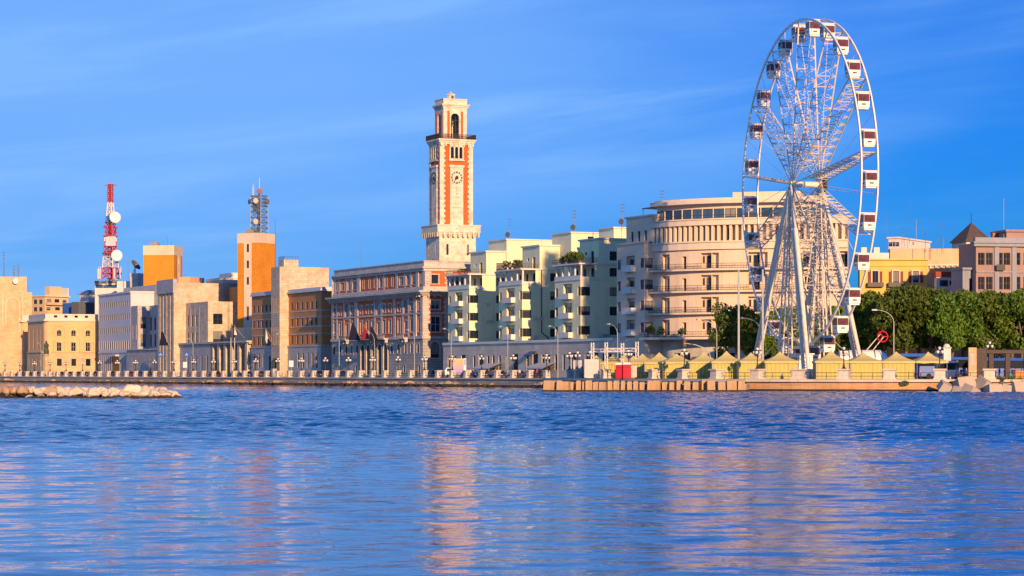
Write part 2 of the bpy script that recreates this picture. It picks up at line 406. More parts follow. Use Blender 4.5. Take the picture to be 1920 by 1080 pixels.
def tag(o, label=None, cat=None, group=None, kind=None):
    if label: o['label'] = label
    if cat: o['category'] = cat
    if group: o['group'] = group
    if kind: o['kind'] = kind
    return o
def thing(name, label, cat, loc=(0, 0, 0), rz=0.0, group=None):
    o = bpy.data.objects.new(name, None); link(o); o.location = loc; o.rotation_euler = (0, 0, rz); o.empty_display_size = 0.5; o['kind'] = 'thing'
    return tag(o, label, cat, group)
KIDS = {}
def clone(o, parent=None):
    c = o.copy(); link(c, parent)
    for ch in o.children: clone(ch, c)
    return c
def copy_tree(o, loc, rz=0.0, label=None, group=None, scale=None):
    c = clone(o); c.location = loc; c.rotation_euler = (0, 0, rz)
    if label: c['label'] = label
    if group: c['group'] = group
    if scale: c.scale = scale if isinstance(scale, tuple) else (scale,) * 3
    return c
ORD = ['first', 'second', 'third', 'fourth', 'fifth', 'sixth', 'seventh', 'eighth', 'ninth', 'tenth', 'eleventh', 'twelfth', 'thirteenth', 'fourteenth',
       'fifteenth', 'sixteenth', 'seventeenth', 'eighteenth', 'nineteenth', 'twentieth']
LAND = [(-999, 55, 'far-left stepped building'), (55, 183, 'three-arched tan building'), (183, 247, 'white office block'),
        (247, 350, 'pilastered stone block'), (350, 466, 'columned stone porch'), (466, 540, "brown building's left wing"),
        (540, 621, "brown building's right wing"), (621, 710, "brick palace's left half"), (710, 838, "brick palace's right half"),
        (838, 936, 'first apartment block'), (936, 1041, 'second apartment block'), (1041, 1155, 'third apartment block'),
        (1155, 1390, 'curved hotel'), (1390, 1640, 'ferris wheel'), (1640, 1830, 'green trees'), (1830, 9999, 'mauve palace')]
_cnt = {}
def which(desc, px, short=False):
    """a label that singles out one of many along the shore: what stands behind it and its place among its like there"""
    for a, b, t in LAND:
        if a <= px < b: break
    k = _cnt.get((desc, t), 0); _cnt[(desc, t)] = k + 1
    return desc + ' before ' + t + ', ' + ORD[min(k, 19)] + ' there'

# ------------------------------------------------------------------ pixel geometry: a pixel is a direction, planes give the distance
def ray(px): return (px - CX) / FOC
def W(px, py, D): return Vector((ray(px) * D, D, EYE + (HY - py) * D / FOC))
def to_px(x, y): return CX + x / y * FOC
class Frame:
    """a building's own axes: u to the right along its front, v inward"""
    def __init__(s, ox, oy, phi):
        s.o = (ox, oy); s.d = (math.cos(phi), math.sin(phi)); s.n = (-s.d[1], s.d[0]); s.phi = phi
    def u(s, px, v=0.0):
        k = ray(px); bx, by = s.o[0] + s.n[0] * v, s.o[1] + s.n[1] * v
        return (k * by - bx) / (s.d[0] - k * s.d[1])
    def v(s, px, u=0.0):
        k = ray(px); bx, by = s.o[0] + s.d[0] * u, s.o[1] + s.d[1] * u
        return (k * by - bx) / (s.n[0] - k * s.n[1])
    def depth(s, u, v): return s.o[1] + s.d[1] * u + s.n[1] * v
    def z(s, py, u, v=0.0): return EYE + (HY - py) * s.depth(u, v) / FOC
    def w(s, u, v, z=0.0): return Vector((s.o[0] + s.d[0] * u + s.n[0] * v, s.o[1] + s.d[1] * u + s.n[1] * v, z))
def frame_at(px, D, phi_deg): return Frame(ray(px) * D, D, R(phi_deg))
ST = 1.8                                             # street level above the water
ROW = frame_at(793, 555, -65)                        # the long line of facades along the shore road

# ------------------------------------------------------------------ windows
WCACHE = {}
def window_meshes(w, h, arch, nx, nz, fmat, gmat, fw, surround):
    key = (round(w, 2), round(h, 2), arch, nx, nz, fmat, gmat, fw, surround)
    if key in WCACHE: return WCACHE[key]
    fr, pn = MB(), MB(); r = w / 2
    if arch:
        zs = h - r if h > r else 0
        arc = [(r - r * math.cos(math.pi * k / 8), zs + (h - zs) * math.sin(math.pi * k / 8)) for k in range(9)]
        pn.add([(0, 0.06, 0), (w, 0.06, 0)] + [(x, 0.06, z) for x, z in reversed(arc)], [tuple(range(11))])
        inn = [(r - (r - fw) * math.cos(math.pi * k / 8), zs + (h - zs - fw) * math.sin(math.pi * k / 8)) for k in range(9)]
        for k in range(8): fr.quad((*_y(arc[k], 0.0),), (*_y(arc[k + 1], 0.0),), (*_y(inn[k + 1], 0.0),), (*_y(inn[k], 0.0),))
        fr.box(0, fw, 0, 0.05, 0, zs); fr.box(w - fw, w, 0, 0.05, 0, zs)
    else:
        pn.quad((0, 0.06, 0), (w, 0.06, 0), (w, 0.06, h), (0, 0.06, h))
        zs = h
        fr.box(0, fw, 0, 0.05, 0, h); fr.box(w - fw, w, 0, 0.05, 0, h); fr.box(fw, w - fw, 0, 0.05, h - fw, h)
    fr.box(fw, w - fw, 0, 0.05, 0, fw)
    for k in range(1, nx): fr.box(w * k / nx - fw * 0.4, w * k / nx + fw * 0.4, 0.005, 0.045, fw, (h if arch and nx == 2 else zs) - fw)
    for k in range(1, nz): fr.box(fw, w - fw, 0.01, 0.04, zs * k / nz - fw * 0.35, zs * k / nz + fw * 0.35)
    res = [fr.mesh('window', M[fmat]), pn.mesh('pane', M[gmat])]
    if surround:
        t, pr = surround; sb = MB()
        if arch:
            arc = [(r - r * math.cos(math.pi * k / 8), (h - r) + r * math.sin(math.pi * k / 8)) for k in range(9)]
            oc = [(r - (r + t) * math.cos(math.pi * k / 8), (h - r) + (r + t) * math.sin(math.pi * k / 8)) for k in range(9)]
            for k in range(8):
                a, b, c, d = arc[k], arc[k + 1], oc[k + 1], oc[k]
                sb.quad(_y(a, -pr), _y(b, -pr), _y(c, -pr), _y(d, -pr)); sb.quad(_y(d, -pr), _y(c, -pr), _y(c, 0.02), _y(d, 0.02)); sb.quad(_y(a, -pr), _y(a, 0.1), _y(b, 0.1), _y(b, -pr))
            sb.box(-t, 0, -pr, 0.02, 0, h - r); sb.box(w, w + t, -pr, 0.02, 0, h - r)
        else:
            sb.box(-t, 0, -pr, 0.02, 0, h); sb.box(w, w + t, -pr, 0.02, 0, h); sb.box(-t * 1.3, w + t * 1.3, -pr * 1.5, 0.02, h, h + t)
        sb.box(-t * 1.3, w + t * 1.3, -pr * 1.9, 0.02, -t * 0.7, 0)
        res.append(sb)
    WCACHE[key] = res
    return res
def _y(p, y): return (p[0], y, p[1])

class Building:
    def __init__(s, name, label, cat, frame, u0, v0=0.0, z0=ST, group=None):
        s.fr = frame; s.u0, s.v0, s.z0 = u0, v0, z0
        s.e = thing(name, label, cat, frame.w(u0, v0, z0), frame.phi, group)
        s.mbs = {}
    def mb(s, part, mat):
        k = (part, mat)
        if k not in s.mbs: s.mbs[k] = MB((s.u0, s.v0, s.z0))
        return s.mbs[k]
    def part(s, part, mat, parent=None, smooth=False):
        m = MB((s.u0, s.v0, s.z0)); m.final = lambda: m.build(part, mat, parent or s.e, smooth); return m
    def win(s, o, d, a0, a1, z0, z1, arch=False, depth=0.25, nx=2, nz=1, frame='frame_dark', glass='glass', fw=0.09, surround=None, smat='palace_stone', name='window'):
        ms = window_meshes(a1 - a0, z1 - z0, arch, nx, nz, frame, glass, fw, surround)
        inw = (-d[1], d[0]); rz = math.atan2(d[1], d[0])
        ob = bpy.data.objects.new(name, ms[0]); link(ob, s.e)
        ob.location = (o[0] + d[0] * a0 + inw[0] * depth - s.u0, o[1] + d[1] * a0 + inw[1] * depth - s.v0, z0 - s.z0); ob.rotation_euler = (0, 0, rz)
        p = bpy.data.objects.new('pane', ms[1]); link(p, ob)
        if surround:
            if isinstance(ms[2], MB): ms[2] = (lambda m: m.mesh('window_surround', M[smat]))(ms[2])
            q = bpy.data.objects.new('window_surround', ms[2]); link(q, ob); q.location = (0, -depth, 0)
        return ob
    def face(s, part, mat, o, d, w, z0, z1, wins=(), depth=0.25, **style):
        """wall face with window openings; wins = (a0, a1, z0, z1[, arched[, own style]])"""
        s.mb(part, mat).wall(o, d, w, z0, z1, [x[:5] for x in wins], depth)
        for x in wins:
            st = dict(style)
            if len(x) > 5 and x[5]: st.update(x[5])
            if st.pop('blank', False): continue
            s.win(o, d, x[0], x[1], x[2], x[3], x[4] if len(x) > 4 else False, depth - 0.06, **st)
    def block(s, part, mat, u0, u1, v0, v1, z0, z1, front=(), side=(), depth=0.25, roof=True, fstyle=None, sstyle=None, left=True, **style):
        """box-shaped mass with openings on its front (v0) and on its right side (u1)"""
        st1 = dict(style); st1.update(fstyle or {}); st2 = dict(style); st2.update(sstyle or {})
        s.face(part, mat, (u0, v0), (1, 0), u1 - u0, z0, z1, front, depth, **st1)
        s.face(part, mat, (u1, v0), (0, 1), v1 - v0, z0, z1, side, depth, **st2)
        m = s.mb(part, mat)
        m.quad((u0, v1, z0), (u0, v1, z1), (u1, v1, z1), (u1, v1, z0))
        if left: m.quad((u0, v0, z0), (u0, v0, z1), (u0, v1, z1), (u0, v1, z0))
        if roof: s.mb('roof', 'roof_felt').quad((u0, v0, z1 - 0.02), (u1, v0, z1 - 0.02), (u1, v1, z1 - 0.02), (u0, v1, z1 - 0.02))
    def box(s, part, mat, u0, u1, v0, v1, z0, z1): s.mb(part, mat).box(u0, u1, v0, v1, z0, z1)
    def one(s, part, mat, fn, parent=None, smooth=False):
        """a part of its own, filled by fn(mesh builder)"""
        m = MB((s.u0, s.v0, s.z0)); fn(m); return m.build(part, mat, parent or s.e, smooth)
    def done(s):
        for (part, mat), m in s.mbs.items():
            if m.f: m.build(part.split('#')[0], mat, s.e)
        return s.e
def cols(frame, pxs, w, v=0.0, origin=0.0):
    """window columns on a front face: centres given by photo columns, width in metres"""
    return [(frame.u(p, v) - origin - w / 2, frame.u(p, v) - origin + w / 2) for p in pxs]

# ------------------------------------------------------------------ the setting: water, ground, quay
def water():
    # wave field: fine rows near the viewer, coarser far off; sheltered slicks and wind-ruffled bands
    ys = [26.0]
    while ys[-1] < 470: ys.append(ys[-1] + 0.12 + 0.0007 * ys[-1])
    ys = np.array(ys); nc = 560; t = np.linspace(-1, 1, nc)
    Yg = np.repeat(ys[:, None], nc, 1); Xg = t[None, :] * (0.26 * Yg + 5)
    r = np.random.default_rng(4)
    def field(n, lx, ly):
        f = np.zeros_like(Xg)
        for _ in range(n): f += np.sin(Xg / lx * r.uniform(0.4, 1.6) + Yg / ly * r.uniform(0.4, 1.6) * r.choice([-1, 1]) + r.uniform(0, 6.28))
        return f / math.sqrt(n / 2)
    sm = lambda x, a, b: (lambda q: q * q * (3 - 2 * q))(np.clip((x - a) / (b - a), 0, 1))
    ruf = sm(Yg + 7 * field(5, 22, 16) + 0.10 * Xg, 66, 108) * 0.79 + 0.21
    ruf = np.clip(ruf * (1 + 0.30 * field(6, 45, 24)), 0.2, 1.25)
    ruf *= 1 - 0.45 * sm(Yg, 300, 420)
    H = np.zeros_like(Xg); n = 60
    for i in range(n):
        lam = 0.55 * (3.4 / 0.55) ** (r.random() ** 1.1); th = r.normal(math.pi / 2 + 0.25, 0.5); k = 2 * math.pi / lam
        H += 0.165 * math.sqrt(2.0 / n) / k * np.sin(k * (np.cos(th) * Xg + np.sin(th) * Yg) + r.uniform(0, 6.28))
    H *= ruf
    e = np.minimum(sm(Yg, 26, 28), 1 - sm(Yg, 462, 470)) * (1 - sm(np.abs(np.repeat(t[None, :], len(ys), 0)), 0.97, 1.0)); H *= e
    V = np.stack([Xg, Yg, H], -1).reshape(-1, 3).astype(np.float32); nr = len(ys)
    idx = np.arange(nr * nc).reshape(nr, nc); Q = np.stack([idx[:-1, :-1], idx[:-1, 1:], idx[1:, 1:], idx[1:, :-1]], -1).reshape(-1, 4)
    y0, y1 = float(ys[0]), float(ys[-1]); h0, h1 = 0.26 * y0 + 5, 0.26 * y1 + 5
    ex = np.array([(-9000, -400, 0), (9000, -400, 0), (9000, 9000, 0), (-9000, 9000, 0), (-h0, y0, 0), (h0, y0, 0), (h1, y1, 0), (-h1, y1, 0)], np.float32); b0 = len(V)
    V = np.concatenate([V, ex]); Q = np.concatenate([Q, np.array([[0, 1, 5, 4], [1, 2, 6, 5], [2, 3, 7, 6], [3, 0, 4, 7]]) + b0]).astype(np.int32)
    me = bpy.data.meshes.new('water'); me.vertices.add(len(V)); me.vertices.foreach_set('co', V.ravel()); me.loops.add(Q.size); me.loops.foreach_set('vertex_index', Q.ravel())
    me.polygons.add(len(Q)); me.polygons.foreach_set('loop_start', np.arange(0, Q.size, 4, dtype=np.int32)); me.polygons.foreach_set('loop_total', np.full(len(Q), 4, np.int32))
    me.polygons.foreach_set('use_smooth', np.ones(len(Q), bool)); at = me.attributes.new('ruffle', 'FLOAT', 'POINT'); at.data.foreach_set('value', np.concatenate([ruf.ravel(), np.full(8, 0.8)]).astype(np.float32))
    me.update(); me.validate(); me.materials.append(M['water']); return tag(link(bpy.data.objects.new('water', me)), kind='structure')
water()

QP = [(-260, 860), (-120, 775), (18, 715), (335, 605), (605, 530), (900, 460), (1051, 432)]
PP = [(1064, 426), (1079, 418), (1102, 409), (1132, 400), (1174, 390), (1223, 380), (1279, 370), (1341, 361), (1417, 354), (1495, 350), (1581, 347),
      (1668, 345), (1762, 344), (1855, 343), (1950, 342), (2045, 341), (2140, 340)]
quay = [(ray(p) * d, d) for p, d in QP]
pier = [(ray(p) * d, d) for p, d in PP]
shore = quay + pier
g = MB()
edge = [(-900, 1150)] + offset_line(shore, -1.2)[:] + [(420, 335), (6000, 300), (6000, 9000), (-6000, 9000), (-6000, 2200)]
g.v = [(x, y, ST - 0.05) for x, y in edge]; g.f = [tuple(range(len(edge)))]
gm = bpy.data.meshes.new('ground'); gm.from_pydata(g.v, [], g.f)
bm = bmesh.new(); bm.from_mesh(gm); bmesh.ops.triangulate(bm, faces=bm.faces, ngon_method='EAR_CLIP'); bmesh.ops.recalc_face_normals(bm, faces=bm.faces); bm.to_mesh(gm); bm.free()
gm.materials.append(M['ground']); tag(link(bpy.data.objects.new('ground', gm)), kind='structure')
pv = MB(); pv.slab([(x, y) for x, y in quay], -6.5, ST - 0.30, ST, 0.6)
tag(pv.build('pavement', 'pavement'), kind='structure')
tp = MB()
tpoly = offset_line(pier, 0.5) + [(pier[-1][0], 410), (20, 470)]
tp.v = [(x, y, ST) for x, y in tpoly]; tp.f = [tuple(range(len(tpoly)))]
tm = bpy.data.meshes.new('pier_paving'); tm.from_pydata(tp.v, [], tp.f)
bm = bmesh.new(); bm.from_mesh(tm); bmesh.ops.triangulate(bm, faces=bm.faces, ngon_method='EAR_CLIP'); bmesh.ops.recalc_face_normals(bm, faces=bm.faces); bm.to_mesh(tm); bm.free()
tm.materials.append(M['pavement']); tag(link(bpy.data.objects.new('pier_pavement', tm)), kind='structure')
rd = MB(); rd.slab([(x, y) for x, y in quay], -19, ST - 0.2, ST - 0.04, -6.7)
tag(rd.build('road', 'asphalt'), kind='structure')
mk = MB(); mid = offset_line(quay, -13)
for i in range(len(mid) - 1):
    a, b = Vector(mid[i]), Vector(mid[i + 1]); L = (b - a).length; d = (b - a) / L; n = Vector((d.y, -d.x)); t = 1.0
    while t + 3 < L:
        p, q = a + d * t, a + d * (t + 3)
        mk.quad((*(p - n * 0.08), ST - 0.035), (*(q - n * 0.08), ST - 0.035), (*(q + n * 0.08), ST - 0.035), (*(p + n * 0.08), ST - 0.035)); t += 7.5
tag(mk.build('road_marking', 'frame_white'), kind='structure')
# sea wall of the promenade: face, coping and a dark tide line
sw = thing('sea_wall', 'long low grey stone sea wall under the promenade balustrade', 'wall', (*quay[3], 0))
o3 = (quay[3][0], quay[3][1], 0)
m = MB(o3); m.slab(quay, 0.9, 0.45, ST - 0.25, -1.2); m.build('wall_face', 'quay_stone', sw)
m = MB(o3); m.slab(quay, 1.15, ST - 0.25, ST + 0.02, -0.7); m.build('coping', 'pillar_stone', sw)
m = MB(o3); m.slab(quay, 1.3, -0.6, 0.45, -1.2); m.build('tide_line', 'weed_stone', sw)
# pier wall
pw = thing('pier_wall', 'warm coursed stone pier wall with projecting ledge below the tents', 'wall', (*pier[10], 0))
o4 = (pier[10][0], pier[10][1], 0)
pl = [quay[-1]] + pier
m = MB(o4); m.slab(pl, 2.0, 0.35, ST - 0.35, -1.2); m.build('wall_face', 'pier_brick', pw)
m = MB(o4); m.slab(pl, 2.5, ST - 0.35, ST + 0.03, 0.4); m.build('coping', 'pillar_stone', pw)
m = MB(o4); m.slab(pl, 2.25, -0.6, 0.35, -1.2); m.build('tide_line', 'weed_stone', pw)

# ------------------------------------------------------------------ the red brick palace
def palace():
    fr = ROW; U0 = fr.u(622); dep = 34.0
    B = Building('brick_palace', 'red brick palace with pale stone bands, arcaded base and deep cornice, below the clock tower', 'palace', fr, U0)
    Ls = -U0
    def ctr(pxs, w): return [(fr.u(p) - U0 - w / 2, fr.u(p) - U0 + w / 2) for p in pxs]
    # stone base with arches
    base = [(a, b, 7.6, 9.9, True) for a, b in ctr([627, 638.5, 650, 660, 670], 1.7)] + [(a, b, 7.6, 9.9, True) for a, b in ctr([735, 748, 760.5, 772, 784], 1.7)]
    arc = [(a, b, 2.2, 9.9, True) for a, b in ctr([682, 692.5, 703, 714, 724.5], 2.7)]
    low = [(a, b, 2.9, 4.6, False) for a, b in ctr([638, 668, 746, 758.5, 786], 1.2)]
    B.face('base_wall', 'palace_rustic', (U0, 0), (1, 0), Ls, ST, 11.0, base + low, 0.2, nx=1, frame='frame_dark', surround=(0.2, 0.05))
    # entrance arches: dark panes on the wall face, in place of deep openings
    mbw = B.mb('base_wall', 'palace_rustic')
    mbw_f = [i for i, f in enumerate(mbw.f)]
    for a, b, z0, z1, _ in arc:
        B.win((U0, -0.12), (1, 0), a, b, z0, z1, True, 0.02, nx=1, nz=3, frame='frame_dark', glass='glass_plain', surround=(0.3, 0.25), smat='palace_stone', name='arch_door')
    B.face('base_wall', 'palace_rustic', (0, 0), (0, 1), dep, ST, 11.0, [(2.0, 4.2, 6.4, 10.2, True), (2.0, 4.4, 2.4, 3.6, True), (8, 10.2, 6.4, 10.2, True), (14, 16.2, 6.4, 10.2, True)], 0.35, nx=2, nz=2, frame='frame_dark', surround=(0.35, 0.15))
    # brick storeys
    wp = [627.7, 637.8, 659.7, 677.5, 688.6, 698.7, 720.4, 731.2, 748, 772, 786.6]; npx = [650.6, 709.6, 760.6]
    W1 = [(a, b, 12.5, 15.9) for a, b in ctr(wp, 1.7)]
    W2 = [(a, b, 17.7, 19.7) for a, b in ctr(wp, 1.7)]
    A1 = [(a, b, 12.3, 15.4, False) for a, b in ctr(npx, 1.9)]; A2 = [(a, b, 16.6, 20.6, True) for a, b in ctr(npx, 2.6)]
    B.face('brick_wall', 'palace_brick', (U0, 0), (1, 0), Ls, 11.0, 21.2, W1 + W2 + A1 + A2, 0.16, nx=2, nz=2, frame='frame_white', glass='glass', fw=0.12, surround=(0.22, 0.05))
    sd = [(2.1, 4.5, 12.5, 16.2), (2.1, 4.3, 17.9, 20.0)] + [(k, k + 2.2, 12.5, 16.2) for k in (9, 15, 21)] + [(k, k + 2.2, 17.9, 20.0) for k in (9, 15, 21)]
    B.face('brick_wall', 'palace_brick', (0, 0), (0, 1), dep, 11.0, 21.2, sd, 0.3, nx=2, nz=2, frame='frame_white', fw=0.12, surround=(0.28, 0.1))
    # top storey
    T1 = [(a, b, 24.0, 26.1) for a, b in ctr([637.8, 659.7, 748, 772], 2.6)]
    T2 = [(a, b, 24.0, 26.3, True) for a, b in ctr([677.5, 688.6, 698.7, 720.4, 731.2, 627, 786.6], 1.0)]
    T3 = [(a, b, 23.9, 26.6, True) for a, b in ctr(npx, 2.2)]
    B.face('upper_wall', 'palace_brick', (U0 + 0.6, 0.6), (1, 0), Ls - 1.2, 22.2, 27.0, [(a - 0.6, b - 0.6, c, d, *e) for a, b, c, d, *e in T1 + T2 + T3], 0.16, nx=3, frame='frame_white', surround=(0.2, 0.05))
    B.face('upper_wall', 'palace_brick', (-0.6, 0.6), (0, 1), dep - 1.2, 22.2, 27.0, [(1.8, 3.6, 24.0, 26.1), (8, 10, 24, 26.1), (14, 16, 24, 26.1)], 0.3, nx=1, frame='frame_dark', glass='glass', surround=(0.25, 0.12))
    st = lambda *a: B.box(*a)
    S = 'palace_stone'
    # belts and cornices
    for nm, z0, z1, pr in (('belt_course', 10.9, 11.55, 0.35), ('belt_course', 16.75, 17.15, 0.14), ('plinth', ST, 2.5, 0.2)):
        B.one(nm, S, lambda m: (m.box(U0, pr, -pr, 0.0, z0, z1), m.box(0.0, pr, 0.001, dep, z0, z1)))
    def corn(m):
        for k, (z0, z1, pr) in enumerate(((21.1, 21.5, 0.5), (21.5, 21.9, 1.1), (21.9, 22.3, 1.7))):
            m.box(U0 - 0.4, pr, -pr, 0.5, z0, z1); m.box(-0.5, pr, 0.5, dep, z0, z1)
    B.one('cornice', S, corn)
    for k in range(46):
        u = U0 + 0.7 + k * (Ls - 1.2) / 45
        B.one('cornice_bracket', S, lambda m: m.box(u - 0.16, u + 0.16, -0.95, -0.5, 20.8, 21.5))
    for k in range(20): B.one('cornice_bracket', S, lambda m: m.box(0.5, 0.95, 1 + k * 1.6, 1.32 + k * 1.6, 20.8, 21.5))
    def attic(m):
        m.box(U0 + 0.3, -0.3, 0.3, 0.9, 27.0, 27.6); m.box(-0.9, -0.3, 0.9, dep, 27.0, 27.6)
        m.box(U0 - 0.1, 0.1, -0.1, 1.0, 27.6, 28.0); m.box(-1.0, 0.1, 1.0, dep, 27.6, 28.0)
        m.box(U0 + 0.6, -0.5, 0.5, 1.1, 28.0, 29.2); m.box(-1.1, -0.5, 1.1, dep, 28.0, 29.2)
        m.box(U0 + 0.4, -0.3, 0.3, 1.3, 29.2, 29.45); m.box(-1.3, -0.3, 1.3, dep, 29.2, 29.45)
    B.one('attic_parapet', S, attic)
    B.one('balcony_parapet', S, lambda m: (m.box(U0 + 0.5, -0.2, 0.2, 0.58, 22.3, 23.3), m.box(-0.58, -0.2, 0.6, dep, 22.3, 23.3)))
    B.mb('roof', 'roof_felt').quad((U0 + 0.6, 0.6, 27.9), (-0.6, 0.6, 27.9), (-0.6, dep, 27.9), (U0 + 0.6, dep, 27.9))
    B.mb('base_wall', 'palace_rustic').quad((U0, 0, ST), (U0, dep, ST), (U0, dep, 27.9), (U0, 0, 27.9))
    B.mb('base_wall', 'palace_rustic').quad((0, dep, ST), (0, dep, 27.9), (U0, dep, 27.9), (U0, dep, ST))
    # pilasters on the front, one part each
    for px, w, top in ((624, 1.6, 0), (631.5, 0.9, 0), (645, 0.8, 0), (656, 0.8, 0), (669, 2.2, 1), (702.5, 0.9, 0), (715.5, 0.9, 0), (739.5, 1.4, 0), (755, 0.8, 0), (766, 0.8, 0), (779, 1.7, 1), (791.5, 1.6, 0)):
        u = min(fr.u(px), -w / 2); pr = 0.08 if not top else 0.22
        for v_, za, zb in ((0, 11.55, 16.74), (0, 17.16, 20.8), (0.6, 23.31, 26.99)): B.one('pilaster', S, lambda m: m.box(u - w / 2, u + w / 2, v_ - pr, v_, za, zb))
    # corner quoins on the sunlit side
    for v0, v1 in ((0.0, 1.4), (5.6, 7.0)):
        for zz, ze, uo, vo in ((11.56, 20.7, 0.0, 0.0), (23.32, 26.4, -0.6, 0.6)):
            z = zz; k = 0
            while z < ze:
                t = 0.35 if k % 2 else 0.0
                B.one('quoin', S, lambda m: m.box(uo, uo + 0.13, v0 + vo - (0 if v0 == 0 else t), v1 + vo + t, z, z + 0.56)); z += 0.6; k += 1
    # balconies above the entrance
    for a, b in ((676, 730), (644, 657), (755, 767)):
        u0, u1 = fr.u(a), fr.u(b)
        def bal(m):
            m.box(u0, u1, -1.5, -0.36, 11.0, 11.3); m.box(u0, u1, -1.5, -1.3, 11.9, 12.05)
            n = int((u1 - u0) / 0.5)
            for k in range(n + 1): x = u0 + 0.1 + k * (u1 - u0 - 0.2) / n; m.box(x - 0.07, x + 0.07, -1.47, -1.33, 11.3, 11.9)
            for x in (u0 + 0.3, u1 - 0.3, (u0 + u1) / 2): m.box(x - 0.25, x + 0.25, -1.1, -0.36, 10.2, 11.0)
        B.one('balcony', S, bal)
    for px in (667,):
        u = fr.u(px); B.one('roof_pole', 'mast_grey', lambda m: m.tube((u, 1.5, 27.9), (u, 1.5, 36.5), 0.14, 5, 0.05))
    B.done()
palace()

